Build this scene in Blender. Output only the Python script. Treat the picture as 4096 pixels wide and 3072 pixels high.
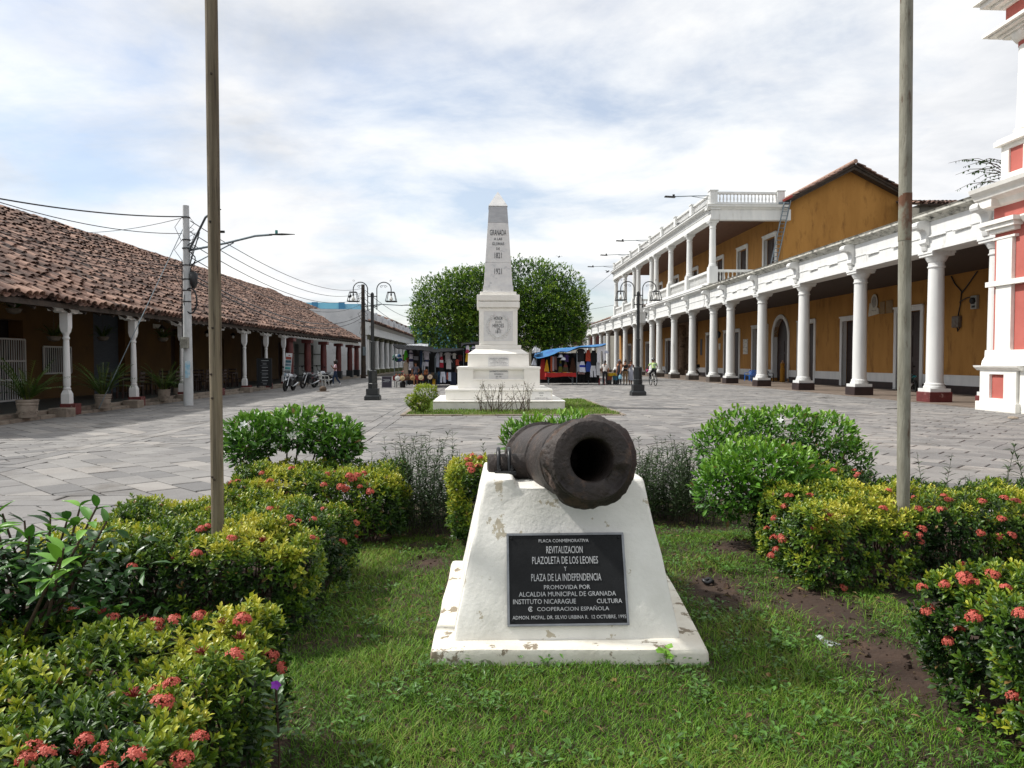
import bpy, bmesh, math, random
import numpy as np
from mathutils import Vector, Matrix, noise as mn

for o in list(bpy.data.objects): bpy.data.objects.remove(o)
SC = bpy.context.scene
COL = SC.collection
R = random.Random(11)
NR = np.random.default_rng(11)
rad = math.radians
sin, cos, pi = math.sin, math.cos, math.pi

# ------------------------------------------------------------ camera
FPX, CAMH = 740.0, 1.6
YAW, PIT = math.atan(28/FPX), math.atan(23/FPX)
cd = bpy.data.cameras.new('camera'); cam = bpy.data.objects.new('camera', cd); COL.objects.link(cam)
cam.location = (0, 0, CAMH)
cam.rotation_euler = (pi/2-PIT, 0, -YAW)
cd.sensor_width = 36.0; cd.lens = FPX/1024*36.0
cd.clip_start = 0.05; cd.clip_end = 3000
SC.camera = cam

# ------------------------------------------------------------ sky, sun, exposure
SUN = Vector((-0.64, 0.16, 0.75)).normalized()
world = bpy.data.worlds.new('World'); SC.world = world; world.use_nodes = True
nt = world.node_tree; nt.nodes.clear()
def wn(t, **k):
    n = nt.nodes.new(t)
    for a, b in k.items(): setattr(n, a, b)
    return n
def wl(a, b): nt.links.new(a, b)
wout = wn('ShaderNodeOutputWorld'); wmix = wn('ShaderNodeMixShader')
sky = wn('ShaderNodeTexSky', sky_type='NISHITA', sun_disc=False, sun_elevation=math.asin(SUN.z),
         sun_rotation=math.atan2(SUN.x, SUN.y), air_density=1.0, dust_density=1.4, ozone_density=1.2)
bsky = wn('ShaderNodeBackground'); bsky.inputs[1].default_value = 0.13
wl(sky.outputs[0], bsky.inputs[0])
tc = wn('ShaderNodeTexCoord'); sep = wn('ShaderNodeSeparateXYZ'); wl(tc.outputs['Generated'], sep.inputs[0])
def wmath(op, a, b=None, clamp=False):
    n = wn('ShaderNodeMath', operation=op, use_clamp=clamp)
    for i, v in enumerate((a, b)):
        if v is None: continue
        if isinstance(v, (int, float)): n.inputs[i].default_value = v
        else: wl(v, n.inputs[i])
    return n.outputs[0]
zc = wmath('ADD', wmath('MAXIMUM', sep.outputs[2], 0.0), 0.16)
comb = wn('ShaderNodeCombineXYZ')
wl(wmath('DIVIDE', sep.outputs[0], zc), comb.inputs[0]); wl(wmath('DIVIDE', sep.outputs[1], zc), comb.inputs[1])
def wnoise(sc, det, ro, dist, off, stretch=(1, 1, 1), rz=0):
    mp = wn('ShaderNodeMapping'); mp.inputs['Location'].default_value = off; mp.inputs['Scale'].default_value = stretch
    mp.inputs['Rotation'].default_value = (0, 0, rz)
    wl(comb.outputs[0], mp.inputs[0])
    n = wn('ShaderNodeTexNoise'); n.inputs['Scale'].default_value = sc; n.inputs['Detail'].default_value = det
    n.inputs['Roughness'].default_value = ro; n.inputs['Distortion'].default_value = dist
    wl(mp.outputs[0], n.inputs['Vector']); return n.outputs[0]
def wramp(v, stops):
    r = wn('ShaderNodeValToRGB'); wl(v, r.inputs[0])
    e = r.color_ramp.elements
    while len(e) < len(stops): e.new(0.5)
    for i, (p, c) in enumerate(stops):
        e[i].position = p; e[i].color = (c, c, c, 1) if isinstance(c, float) else (*c, 1)
    return r.outputs[0]
big = wnoise(0.50, 4, 0.5, 0.2, (3.1, 7.7, 0))
fine = wnoise(1.5, 10, 0.60, 0.25, (1.3, 2.9, 0), (1, 1.15, 1), 0.5)
cover = wmath('ADD', wmath('MULTIPLY', big, 0.66), wmath('MULTIPLY', fine, 0.46))
mask = wramp(cover, [(0.46, 0.30), (0.535, 0.70), (0.60, 0.99)])
shade = wramp(wnoise(0.9, 9, 0.58, 0.2, (9.2, 1.4, 0)), [(0.32, (0.68, 0.71, 0.76)), (0.45, (0.92, 0.93, 0.95)), (0.57, (1.08, 1.08, 1.06))])
bcl = wn('ShaderNodeBackground'); bcl.inputs[1].default_value = 0.83
wl(shade, bcl.inputs[0]); wl(mask, wmix.inputs[0]); wl(bsky.outputs[0], wmix.inputs[1]); wl(bcl.outputs[0], wmix.inputs[2])
wl(wmix.outputs[0], wout.inputs[0])

sd = bpy.data.lights.new('sun', 'SUN'); so = bpy.data.objects.new('sun', sd); COL.objects.link(so)
sd.energy = 3.8; sd.angle = rad(2.0); sd.color = (1.0, 0.965, 0.91)
so.rotation_euler = SUN.to_track_quat('Z', 'Y').to_euler(); so.location = (0, 0, 60)
vs = SC.view_settings; vs.view_transform = 'Standard'; vs.look = 'None'; vs.exposure = 0.33; vs.gamma = 1.0; vs.use_curve_mapping = False
SC.cycles.max_bounces = 6; SC.cycles.diffuse_bounces = 3; SC.cycles.glossy_bounces = 2; SC.cycles.transmission_bounces = 4
SC.cycles.transparent_max_bounces = 6; SC.cycles.use_denoising = True; SC.cycles.caustics_reflective = False; SC.cycles.caustics_refractive = False

# ------------------------------------------------------------ pixel helpers (1024 x 768 picture)
def ray(px, py):
    x, y = (px-512)/FPX, (384-py)/FPX
    fw, up = cos(PIT)+y*sin(PIT), y*cos(PIT)-sin(PIT)
    return Vector((x*cos(YAW)+fw*sin(YAW), fw*cos(YAW)-x*sin(YAW), up))
def W(px, py, Y):
    r = ray(px, py); t = Y/r.y; return Vector((r.x*t, Y, CAMH+r.z*t))
def G(px, py, z=0.0):
    r = ray(px, py); t = (z-CAMH)/r.z; return Vector((r.x*t, r.y*t, z))
def WX(px, py, X):
    r = ray(px, py); t = X/r.x; return Vector((X, r.y*t, CAMH+r.z*t))
def proj(p):
    x, y, z = p[0], p[1], p[2]-CAMH
    xr, yr = x*cos(YAW)-y*sin(YAW), y*cos(YAW)+x*sin(YAW)
    f, u = yr*cos(PIT)-z*sin(PIT), z*cos(PIT)+yr*sin(PIT)
    return (512+FPX*xr/f, 384-FPX*u/f, f)

# ------------------------------------------------------------ materials
def C(h):
    h = h.lstrip('#'); v = [int(h[i:i+2], 16)/255 for i in (0, 2, 4)]
    return tuple(x/12.92 if x <= 0.04045 else ((x+0.055)/1.055)**2.4 for x in v)
MATS = {}
def M(name, c, c2=None, c3=None, sc=3.0, rough=0.75, bump=0.0, bsc=40.0, metal=0.0, thr=(0.60, 0.72), sc3=2.0,
      stretch=(1, 1, 1), src=None, stops=None, transl=0.0, spec=0.5, lo=0.35, hi=0.65, coord='pos', coat=0.0, bdist=0.01):
    if name in MATS: return MATS[name]
    m = bpy.data.materials.new(name); m.use_nodes = True
    t = m.node_tree; n = t.nodes; L = t.links
    b = n['Principled BSDF']; out = n['Material Output']
    b.inputs['Roughness'].default_value = rough; b.inputs['Metallic'].default_value = metal
    b.inputs['Specular IOR Level'].default_value = spec
    if coat: b.inputs['Coat Weight'].default_value = coat; b.inputs['Coat Roughness'].default_value = 0.12
    if coord == 'pos': vec = n.new('ShaderNodeNewGeometry').outputs['Position']
    else: vec = n.new('ShaderNodeTexCoord').outputs['Object']
    mp = n.new('ShaderNodeMapping'); mp.inputs['Scale'].default_value = stretch; L.new(vec, mp.inputs[0]); vec = mp.outputs[0]
    def nz(scale, det=6, ro=0.6):
        x = n.new('ShaderNodeTexNoise'); x.inputs['Scale'].default_value = scale; x.inputs['Detail'].default_value = det
        x.inputs['Roughness'].default_value = ro; L.new(vec, x.inputs['Vector']); return x.outputs[0]
    def ramp(v, st):
        r = n.new('ShaderNodeValToRGB'); L.new(v, r.inputs[0]); e = r.color_ramp.elements
        while len(e) < len(st): e.new(0.5)
        for i, (p, cc) in enumerate(st): e[i].position = p; e[i].color = (*cc, 1)
        return r.outputs[0]
    def mix(f, a, bb, mode='MIX'):
        x = n.new('ShaderNodeMix'); x.data_type = 'RGBA'; x.blend_type = mode
        if isinstance(f, float): x.inputs[0].default_value = f
        else: L.new(f, x.inputs[0])
        for i, v in ((6, a), (7, bb)):
            if isinstance(v, tuple): x.inputs[i].default_value = (*v, 1)
            else: L.new(v, x.inputs[i])
        return x.outputs[2]
    col = c
    if src == 'obj': col = ramp(n.new('ShaderNodeObjectInfo').outputs['Random'], stops)
    elif src == 'attr':
        a = n.new('ShaderNodeAttribute'); a.attribute_name = 'Col'
        col = ramp(a.outputs['Fac'], stops)
    elif src == 'rgb':
        a = n.new('ShaderNodeAttribute'); a.attribute_name = 'Col'; col = a.outputs['Color']
    if c2 is not None:
        f = ramp(nz(sc), [(lo, (0, 0, 0)), (hi, (1, 1, 1))])
        if src: col = mix(f, col, mix(1.0, col, c2, 'MULTIPLY'))
        else: col = mix(f, col, c2)
    if c3 is not None:
        f = ramp(nz(sc3, 9, 0.65), [(thr[0], (0, 0, 0)), (thr[1], (1, 1, 1))])
        col = mix(f, col, c3)
    if isinstance(col, tuple): b.inputs['Base Color'].default_value = (*col, 1)
    else: L.new(col, b.inputs['Base Color'])
    if bump:
        bn = n.new('ShaderNodeBump'); bn.inputs['Strength'].default_value = bump; bn.inputs['Distance'].default_value = bdist
        L.new(nz(bsc, 5), bn.inputs['Height']); L.new(bn.outputs[0], b.inputs['Normal'])
    if transl:
        tr = n.new('ShaderNodeBsdfTranslucent'); ms = n.new('ShaderNodeMixShader'); ms.inputs[0].default_value = transl
        if isinstance(col, tuple): tr.inputs[0].default_value = (*col, 1)
        else: L.new(col, tr.inputs[0])
        L.new(b.outputs[0], ms.inputs[1]); L.new(tr.outputs[0], ms.inputs[2]); L.new(ms.outputs[0], out.inputs[0])
    MATS[name] = m; return m

WHITE = M('white_paint', C('#dededb'), C('#d0d1cf'), C('#a9a598'), sc=2.2, rough=0.6, bump=0.15, bsc=25, thr=(0.60, 0.82), sc3=2.6, stretch=(1, 1, 0.22))
WHITE2 = M('white_masonry_paint', C('#eeece6'), C('#e0ded6'), C('#c4c0b4'), sc=3, rough=0.55, bump=0.12, bsc=30, thr=(0.68, 0.80), sc3=2.5)
STAINED = M('stained_white_masonry', C('#cfcdc4'), C('#a7a69c'), C('#3c3b36'), sc=3, rough=0.85, bump=0.4, bsc=12, thr=(0.50, 0.66), sc3=2.4, stretch=(1, 1.0, 2.2))
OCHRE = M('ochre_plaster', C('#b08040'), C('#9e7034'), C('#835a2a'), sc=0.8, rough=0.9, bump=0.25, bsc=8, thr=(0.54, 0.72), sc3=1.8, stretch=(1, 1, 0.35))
OCHRE_L = M('shaded_ochre_plaster', C('#5a4018'), C('#4a3413'), C('#38270d'), sc=0.8, rough=0.9, bump=0.25, bsc=8, thr=(0.6, 0.75))  # ochre plaster with the veranda's shade darkened into its colour
DARKBASE = M('dark_brown_paint', C('#33221f'), C('#241817'), C('#4a3632'), sc=3, rough=0.6, thr=(0.62, 0.7))
MAROON = M('worn_maroon_paint', C('#6a2c2a'), C('#582321'), C('#a98c84'), sc=4, rough=0.6, thr=(0.60, 0.66), sc3=7)
GREYBASE = M('grey_brown_base', C('#5d544c'), C('#463e38'), sc=4, rough=0.7)
PINK = M('brick_red_plaster', C('#b5645a'), C('#a95a50'), C('#944c44'), sc=1.3, rough=0.85, bump=0.15, bsc=9)
DARKWOOD = M('dark_brown_wood', C('#2f1b15'), C('#241410'), sc=3, rough=0.5, bump=0.2, bsc=25, stretch=(4, 4, 0.5))
CEIL = M('dark_board_ceiling', C('#40322a'), C('#2c231e'), sc=5, rough=0.8, stretch=(6, 0.4, 1))
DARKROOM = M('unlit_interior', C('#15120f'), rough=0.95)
TIMBER = M('old_timber', C('#453a30'), C('#2f2721'), sc=4, rough=0.85, bump=0.3, bsc=20)
BLACKMETAL = M('black_painted_metal', C('#1d2123'), C('#15181a'), sc=5, rough=0.4, metal=0.0, spec=0.5)
GREYMETAL = M('galvanised_metal', C('#7f8a90'), C('#69747a'), sc=8, rough=0.45, metal=0.7)
STEEL = M('bright_steel', C('#b9bcc0'), rough=0.3, metal=0.9)
RUBBER = M('black_rubber', C('#131313'), C('#1d1c1b'), sc=20, rough=0.85)
BLACKPL = M('black_plastic', C('#16171a'), rough=0.45)
GLASSLAMP = M('white_bulb', C('#e6e6e0'), rough=0.2)
CONCRETE = M('painted_concrete', C('#c3c6c6'), C('#adb0b0'), C('#85857f'), sc=4, rough=0.8, bump=0.2, bsc=20, thr=(0.64, 0.74), stretch=(1, 1, 0.5))
MARBLE = M('grey_white_marble', C('#dededb'), C('#cfcfcf'), C('#b0b2b5'), sc=3.2, rough=0.45, thr=(0.60, 0.70), sc3=3.5, stretch=(1, 1, 1.6))
MARBLE2 = M('blue_grey_marble', C('#b3b6b9'), C('#a3a6aa'), C('#c6c7c7'), sc=4, rough=0.45, thr=(0.6, 0.75), sc3=6, stretch=(1, 1, 2.5))
ENGRAVE = M('dark_engraved_paint', C('#33343a'), rough=0.7)
STONE = M('kerb_stone', C('#8f8476'), C('#74695d'), C('#544b42'), sc=3, rough=0.9, bump=0.5, bsc=14, thr=(0.56, 0.7))
STONE_D = M('old_brown_stone', C('#8d7763'), C('#6f5a49'), C('#4a3b31'), sc=4, rough=0.95, bump=0.6, bsc=10, thr=(0.55, 0.7))

# ------------------------------------------------------------ mesh helpers
class MB:
    def __init__(s): s.v = []; s.f = []; s.m = []; s.mi = 0
    def add(s, vs, fs, mi=None):
        o = len(s.v); s.v += [tuple(p) for p in vs]
        s.f += [tuple(i+o for i in f) for f in fs]; s.m += [s.mi if mi is None else mi]*len(fs); return s
    def box(s, x0, x1, y0, y1, z0, z1, mi=None):
        if x0 > x1: x0, x1 = x1, x0
        if y0 > y1: y0, y1 = y1, y0
        if z0 > z1: z0, z1 = z1, z0
        return s.add([(x0,y0,z0),(x1,y0,z0),(x1,y1,z0),(x0,y1,z0),(x0,y0,z1),(x1,y0,z1),(x1,y1,z1),(x0,y1,z1)],
                     [(0,3,2,1),(4,5,6,7),(0,1,5,4),(1,2,6,5),(2,3,7,6),(3,0,4,7)], mi)
    def cbox(s, c, d, mi=None, rot=None):
        dx, dy, dz = (k/2 for k in d); pts = [(a*dx, b*dy, e*dz) for e in (-1,1) for a, b in ((-1,-1),(1,-1),(1,1),(-1,1))]
        if rot is not None: pts = [tuple(rot @ Vector(p)) for p in pts]
        return s.add([(p[0]+c[0], p[1]+c[1], p[2]+c[2]) for p in pts],
                     [(0,3,2,1),(4,5,6,7),(0,1,5,4),(1,2,6,5),(2,3,7,6),(3,0,4,7)], mi)
    def frus(s, cx, cy, z0, z1, w0, d0, w1, d1, mi=None):
        return s.add([(cx-w0,cy-d0,z0),(cx+w0,cy-d0,z0),(cx+w0,cy+d0,z0),(cx-w0,cy+d0,z0),
                      (cx-w1,cy-d1,z1),(cx+w1,cy-d1,z1),(cx+w1,cy+d1,z1),(cx-w1,cy+d1,z1)],
                     [(0,3,2,1),(4,5,6,7),(0,1,5,4),(1,2,6,5),(2,3,7,6),(3,0,4,7)], mi)
    def prism(s, poly, ax, a0, a1, mi=None):
        n = len(poly)
        def mk(p, a): return (p[0], a, p[1]) if ax == 'y' else (a, p[0], p[1]) if ax == 'x' else (p[0], p[1], a)
        vs = [mk(p, a0) for p in poly]+[mk(p, a1) for p in poly]
        fs = [tuple(range(n-1, -1, -1)), tuple(range(n, 2*n))]+[(i, (i+1) % n, n+(i+1) % n, n+i) for i in range(n)]
        return s.add(vs, fs, mi)
    def lathe(s, prof, c=(0, 0, 0), n=16, mi=None, cap=True):
        vs = []; fs = []
        for r, z in prof:
            vs += [(c[0]+r*cos(2*pi*i/n), c[1]+r*sin(2*pi*i/n), c[2]+z) for i in range(n)]
        for k in range(len(prof)-1):
            fs += [(k*n+i, k*n+(i+1) % n, (k+1)*n+(i+1) % n, (k+1)*n+i) for i in range(n)]
        if cap: fs += [tuple(range(n-1, -1, -1)), tuple(range((len(prof)-1)*n, len(prof)*n))]
        return s.add(vs, fs, mi)
    def tube(s, pts, r, n=6, mi=None, cap=True, flat=1.0):
        pts = [Vector(p) for p in pts]; vs = []; fs = []; k = len(pts)
        up = Vector((0, 0, 1)); pn = None
        for i, p in enumerate(pts):
            d = (pts[min(i+1, k-1)]-pts[max(i-1, 0)])
            d = d.normalized() if d.length > 1e-9 else Vector((0, 0, 1))
            if pn is None:
                a = d.cross(up)
                if a.length < 1e-3: a = d.cross(Vector((0, 1, 0)))
            else:
                a = pn-d*pn.dot(d)
                if a.length < 1e-4: a = d.cross(up)
            a.normalize(); pn = a; b = d.cross(a)
            rr = r[i] if isinstance(r, (list, tuple)) else r
            vs += [tuple(p+a*rr*cos(2*pi*j/n)+b*rr*flat*sin(2*pi*j/n)) for j in range(n)]
        for i in range(k-1): fs += [(i*n+j, i*n+(j+1) % n, (i+1)*n+(j+1) % n, (i+1)*n+j) for j in range(n)]
        if cap: fs += [tuple(range(n-1, -1, -1)), tuple(range((k-1)*n, k*n))]
        return s.add(vs, fs, mi)
    def loft(s, rings, mi=None, cap=True, closed=True):
        n = len(rings[0]); vs = [p for r in rings for p in r]; fs = []
        for i in range(len(rings)-1):
            for j in range(n if closed else n-1):
                fs.append((i*n+j, i*n+(j+1) % n, (i+1)*n+(j+1) % n, (i+1)*n+j))
        if cap and closed: fs += [tuple(range(n-1, -1, -1)), tuple(range((len(rings)-1)*n, len(rings)*n))]
        return s.add(vs, fs, mi)
    def grid(s, P, th=0.0, mi=None):
        # P[i][j] points; optional thickness downwards
        a, b = len(P), len(P[0]); vs = [tuple(p) for r in P for p in r]
        fs = [(i*b+j, i*b+j+1, (i+1)*b+j+1, (i+1)*b+j) for i in range(a-1) for j in range(b-1)]
        if th:
            o = len(vs); vs += [(p[0], p[1], p[2]-th) for p in vs[:o]]
            fs += [(o+q[3], o+q[2], o+q[1], o+q[0]) for q in fs[:]]
            bd = [(0, j) for j in range(b)]+[(i, b-1) for i in range(1, a)]+[(a-1, j) for j in range(b-2, -1, -1)]+[(i, 0) for i in range(a-2, 0, -1)]
            ix = [i*b+j for i, j in bd]; k = len(ix)
            fs += [(ix[(q+1) % k], ix[q], o+ix[q], o+ix[(q+1) % k]) for q in range(k)]
        return s.add(vs, fs, mi)
    def wall(s, ax, a0, a1, t0, t1, z0, z1, ops, mi=None):
        As = sorted({a0, a1}|{min(max(v, a0), a1) for o in ops for v in o[:2]}); Zs = sorted({z0, z1}|{min(max(v, z0), z1) for o in ops for v in o[2:4]})
        def solid(i, k):
            if i < 0 or k < 0 or i >= len(As)-1 or k >= len(Zs)-1: return False
            ca, cz = (As[i]+As[i+1])/2, (Zs[k]+Zs[k+1])/2
            return not any(o[0] < ca < o[1] and o[2] < cz < o[3] for o in ops)
        def P(a, t, z): return (t, a, z) if ax == 'y' else (a, t, z)
        for i in range(len(As)-1):
            for k in range(len(Zs)-1):
                if not solid(i, k): continue
                a, b, c, d = As[i], As[i+1], Zs[k], Zs[k+1]
                for t in (t0, t1): s.add([P(a,t,c),P(b,t,c),P(b,t,d),P(a,t,d)], [(0,1,2,3)], mi)
                if not solid(i-1, k): s.add([P(a,t0,c),P(a,t1,c),P(a,t1,d),P(a,t0,d)], [(0,1,2,3)], mi)
                if not solid(i+1, k): s.add([P(b,t0,c),P(b,t1,c),P(b,t1,d),P(b,t0,d)], [(0,1,2,3)], mi)
                if not solid(i, k-1): s.add([P(a,t0,c),P(b,t0,c),P(b,t1,c),P(a,t1,c)], [(0,1,2,3)], mi)
                if not solid(i, k+1): s.add([P(a,t0,d),P(b,t0,d),P(b,t1,d),P(a,t1,d)], [(0,1,2,3)], mi)
        return s
    def mesh(s, name, mats, smooth=None, bevel=0.0, bang=40, jit=0.0):
        me = bpy.data.meshes.new(name); me.from_pydata(s.v, [], s.f); me.update()
        if not isinstance(mats, (list, tuple)): mats = [mats]
        for m in mats: me.materials.append(m)
        if len(mats) > 1: me.polygons.foreach_set('material_index', s.m)
        bm = bmesh.new(); bm.from_mesh(me)
        bmesh.ops.remove_doubles(bm, verts=bm.verts, dist=1e-5)
        bmesh.ops.recalc_face_normals(bm, faces=bm.faces)
        if bevel:
            es = [e for e in bm.edges if len(e.link_faces) == 2 and e.calc_face_angle(0) > rad(bang)]
            bmesh.ops.bevel(bm, geom=es, offset=bevel, segments=2, affect='EDGES', profile=0.6, clamp_overlap=True)
        bm.to_mesh(me); bm.free()
        if smooth is not None:
            me.polygons.foreach_set('use_smooth', [True]*len(me.polygons)); me.set_sharp_from_angle(angle=rad(smooth))
        return me
    def build(s, name, mats, parent=None, smooth=None, bevel=0.0, kind=None, world=True, bang=40):
        if parent is not None and world and s.v:
            o = rootloc(parent)
            if o.length > 0: s.v = [(p[0]-o.x, p[1]-o.y, p[2]-o.z) for p in s.v]
        return obj(name, s.mesh(name, mats, smooth, bevel, bang), parent, kind=kind)
def rootloc(p):
    while p.parent is not None: p = p.parent
    return p.location.copy()
def obj(name, me, parent=None, loc=None, rot=None, scale=None, kind=None):
    o = bpy.data.objects.new(name, me); COL.objects.link(o)
    if parent is not None: o.parent = parent
    if loc is not None: o.location = loc
    if rot is not None: o.rotation_euler = rot
    if scale is not None: o.scale = (scale,)*3 if isinstance(scale, (int, float)) else scale
    if kind: o['kind'] = kind
    return o
def tag(o, label, cat, group=None):
    o['label'] = label; o['category'] = cat
    if group: o['group'] = group
    return o
def thing(name, label, cat, loc=(0, 0, 0), rz=0.0, group=None):
    o = bpy.data.objects.new(name, None); COL.objects.link(o); o.location = loc; o.rotation_euler = (0, 0, rz)
    o.empty_display_size = 0.2
    return tag(o, label, cat, group)
def struct(o): o['kind'] = 'structure'; return o
def copy_tree(o, parent=None):
    c = o.copy(); COL.objects.link(c)
    if parent is not None: c.parent = parent
    for ch in list(o.children): copy_tree(ch, c)
    return c
def loc_in(parent, p):     # world point -> parent's local (unrotated root)
    return Vector(p)-rootloc(parent)
def fast_mesh(name, V, F, mats, col=None, smooth=False):
    me = bpy.data.meshes.new(name); V = np.asarray(V, dtype=np.float32); F = np.asarray(F, dtype=np.int32)
    n, k = F.shape
    me.vertices.add(len(V)); me.vertices.foreach_set('co', V.ravel())
    me.loops.add(n*k); me.loops.foreach_set('vertex_index', F.ravel())
    me.polygons.add(n); me.polygons.foreach_set('loop_start', np.arange(0, n*k, k, dtype=np.int32))
    me.polygons.foreach_set('use_smooth', np.full(n, bool(smooth)))
    for m in (mats if isinstance(mats, (list, tuple)) else [mats]): me.materials.append(m)
    if col is not None:
        a = me.color_attributes.new('Col', 'FLOAT_COLOR', 'POINT'); c = np.ones((len(V), 4), dtype=np.float32); c[:, :3] = col
        a.data.foreach_set('color', c.ravel())
    me.update(calc_edges=True); me.validate(); return me
def text_mesh(txt, size, w=None, depth=0.004, mat=None, name='lettering', xs=1.0):
    cu = bpy.data.curves.new('t', 'FONT'); cu.body = txt; cu.size = size; cu.extrude = depth; cu.align_x = 'CENTER'; cu.align_y = 'CENTER'
    cu.resolution_u = 2
    o = bpy.data.objects.new('t', cu); COL.objects.link(o)
    dg = bpy.context.evaluated_depsgraph_get(); dg.update()
    me = bpy.data.meshes.new_from_object(o.evaluated_get(dg)); bpy.data.objects.remove(o); bpy.data.curves.remove(cu)
    co = np.empty(len(me.vertices)*3, dtype=np.float32); me.vertices.foreach_get('co', co); co = co.reshape(-1, 3)
    cx = (co[:, 0].max()+co[:, 0].min())/2; cy = (co[:, 1].max()+co[:, 1].min())/2
    co[:, 0] -= cx; co[:, 1] -= cy
    hh = co[:, 1].max()-co[:, 1].min(); co[:, 1] *= size/hh
    if w: co[:, 0] *= w/(co[:, 0].max()-co[:, 0].min())
    else: co[:, 0] *= xs
    me.vertices.foreach_set('co', co.ravel()); me.materials.clear(); me.materials.append(mat); me.name = name; return me
def fbm(x, y, z=0.0, o=3):
    v = 0; a = 0.5
    for i in range(o): v += a*mn.noise(Vector((x, y, z))); x *= 2.03; y *= 2.03; z *= 2.03; a *= 0.5
    return v
# ============================================================ GROUND, PAVING
GROUND_M = M('dusty_ground', C('#6f675d'), C('#5b544b'), sc=0.6, rough=0.95)
JOINT_M = M('dark_paving_joints', C('#4a443d'), C('#37322d'), sc=2.5, rough=0.95)
PAVE_M = M('grey_paving_stone', None, (0.82, 0.81, 0.81), C('#57524c'), sc=1.6, rough=0.82, bump=0.7, bsc=26, src='attr', sc3=0.9, thr=(0.55, 0.76),
           stops=[(0.0, C('#6c6b6a')), (0.35, C('#7b7977')), (0.7, C('#84827f')), (1.0, C('#918d88'))], bdist=0.012)
g = MB(); g.add([(-400,-400,-.08),(400,-400,-.08),(400,700,-.08),(-400,700,-.08)], [(0,1,2,3)]); struct(g.build('ground', GROUND_M))
g = MB(); g.box(-12.15, 17.9, -8, 140, -0.07, -0.016); plaza = struct(g.build('plaza', JOINT_M))

GARDEN = (-3.25, 4.9, -2.0, 8.35)      # planting bed round the cannon
MLAWN = (-2.3, 4.05, 21.75, 30.4)      # lawn round the monument
def clip(poly, x0, x1, y0, y1):
    for ax, lim, sg in ((0, x0, 1), (0, x1, -1), (1, y0, 1), (1, y1, -1)):
        out = []
        for i in range(len(poly)):
            a, b = poly[i], poly[(i+1) % len(poly)]
            da, db = (a[ax]-lim)*sg, (b[ax]-lim)*sg
            if da >= 0: out.append(a)
            if (da >= 0) != (db >= 0):
                t = da/(da-db); out.append((a[0]+(b[0]-a[0])*t, a[1]+(b[1]-a[1])*t))
        poly = out
        if len(poly) < 3: return None
    return poly
def parea(p): return abs(sum(p[i][0]*p[(i+1) % len(p)][1]-p[(i+1) % len(p)][0]*p[i][1] for i in range(len(p))))/2
pav = []
def field(x0, x1, y0, y1, ang, a, b):
    ca, sa = cos(ang), sin(ang); cx, cy = (x0+x1)/2, (y0+y1)/2; rr = math.hypot(x1-x0, y1-y0)/2+1
    n = int(rr/b)+1; m = int(rr/a)+1
    for j in range(-n, n+1):
        off = (j % 2)*a*0.5+R.uniform(-.05, .05)
        for i in range(-m, m+1):
            u, v = i*a+off, j*b
            q = [(u, v), (u+a, v), (u+a, v+b), (u, v+b)]
            q = [(cx+p[0]*ca-p[1]*sa, cy+p[0]*sa+p[1]*ca) for p in q]
            q = clip(q, x0, x1, y0, y1)
            if q and parea(q) > 0.012: pav.append(q)
XB = [-12.1, -7.55, -6.95, -2.95, -2.35, 4.1, 4.7, 8.7, 9.3, 12.7, 13.3, 16.7]
YB = [3.0, 8.35, 8.95, 14.6, 15.2, 21.1, 21.7, 30.4, 31.0, 38.0, 38.6, 46.0, 46.6, 54.0, 54.6, 64.0, 64.6, 76.0]
for i in range(len(XB)-1):
    for j in range(len(YB)-1):
        x0, x1, y0, y1 = XB[i], XB[i+1], YB[j], YB[j+1]
        bx, by = x1-x0 < 0.7, y1-y0 < 0.7
        if bx and by: field(x0, x1, y0, y1, 0, 0.6, 0.6)
        elif bx: field(x0, x1, y0, y1, pi/2, 0.9, 0.3)
        elif by: field(x0, x1, y0, y1, 0, 0.9, 0.3)
        elif y1 > 63: field(x0, x1, y0, y1, pi/4, 1.0, 0.7)
        else: field(x0, x1, y0, y1, pi/4 if (i//2+j//2) % 2 else -pi/4, R.choice((0.62, 0.7)), R.choice((0.36, 0.42)))
def inside(q, r, m=0.0): 
    cx = sum(p[0] for p in q)/len(q); cy = sum(p[1] for p in q)/len(q)
    return r[0]-m < cx < r[1]+m and r[2]-m < cy < r[3]+m
pav = [q for q in pav if not inside(q, GARDEN) and not inside(q, MLAWN)]
def pav_geo(q):
    n = len(q); cx = sum(p[0] for p in q)/n; cy = sum(p[1] for p in q)/n
    z = R.uniform(-.004, .005)+0.012*fbm(cx*.3, cy*.3); tx, ty = R.gauss(0, .006), R.gauss(0, .006)
    def sh(p, d):
        dx, dy = p[0]-cx, p[1]-cy; l = math.hypot(dx, dy) or 1; k = max(0.3, 1-d/l); return cx+dx*k, cy+dy*k
    g1 = R.uniform(.010, .020)
    A = [sh(p, g1+.014) for p in q]; B = [sh(p, g1) for p in q]
    vs = [(x, y, z+tx*(x-cx)+ty*(y-cy)) for x, y in A]+[(x, y, z-.007+tx*(x-cx)+ty*(y-cy)) for x, y in B]+[(x, y, -.03) for x, y in B]
    fs = [tuple(range(n))]+[(n+i, n+(i+1) % n, (i+1) % n, i) for i in range(n)]+[(2*n+i, 2*n+(i+1) % n, n+(i+1) % n, n+i) for i in range(n)]
    return vs, fs, cx, cy
score = []
for k, q in enumerate(pav):
    cx = sum(p[0] for p in q)/len(q); cy = sum(p[1] for p in q)/len(q)
    if cy < 1: score.append(0); continue
    x, y, d = proj((cx, cy, 0)); s = parea(q)/d**3
    vis = -10 < x < 1034 and y < 790 and not (85 < x < 860 and y > 470) and not (x > 860 and y > 500)
    score.append(s if vis else 0)
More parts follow.
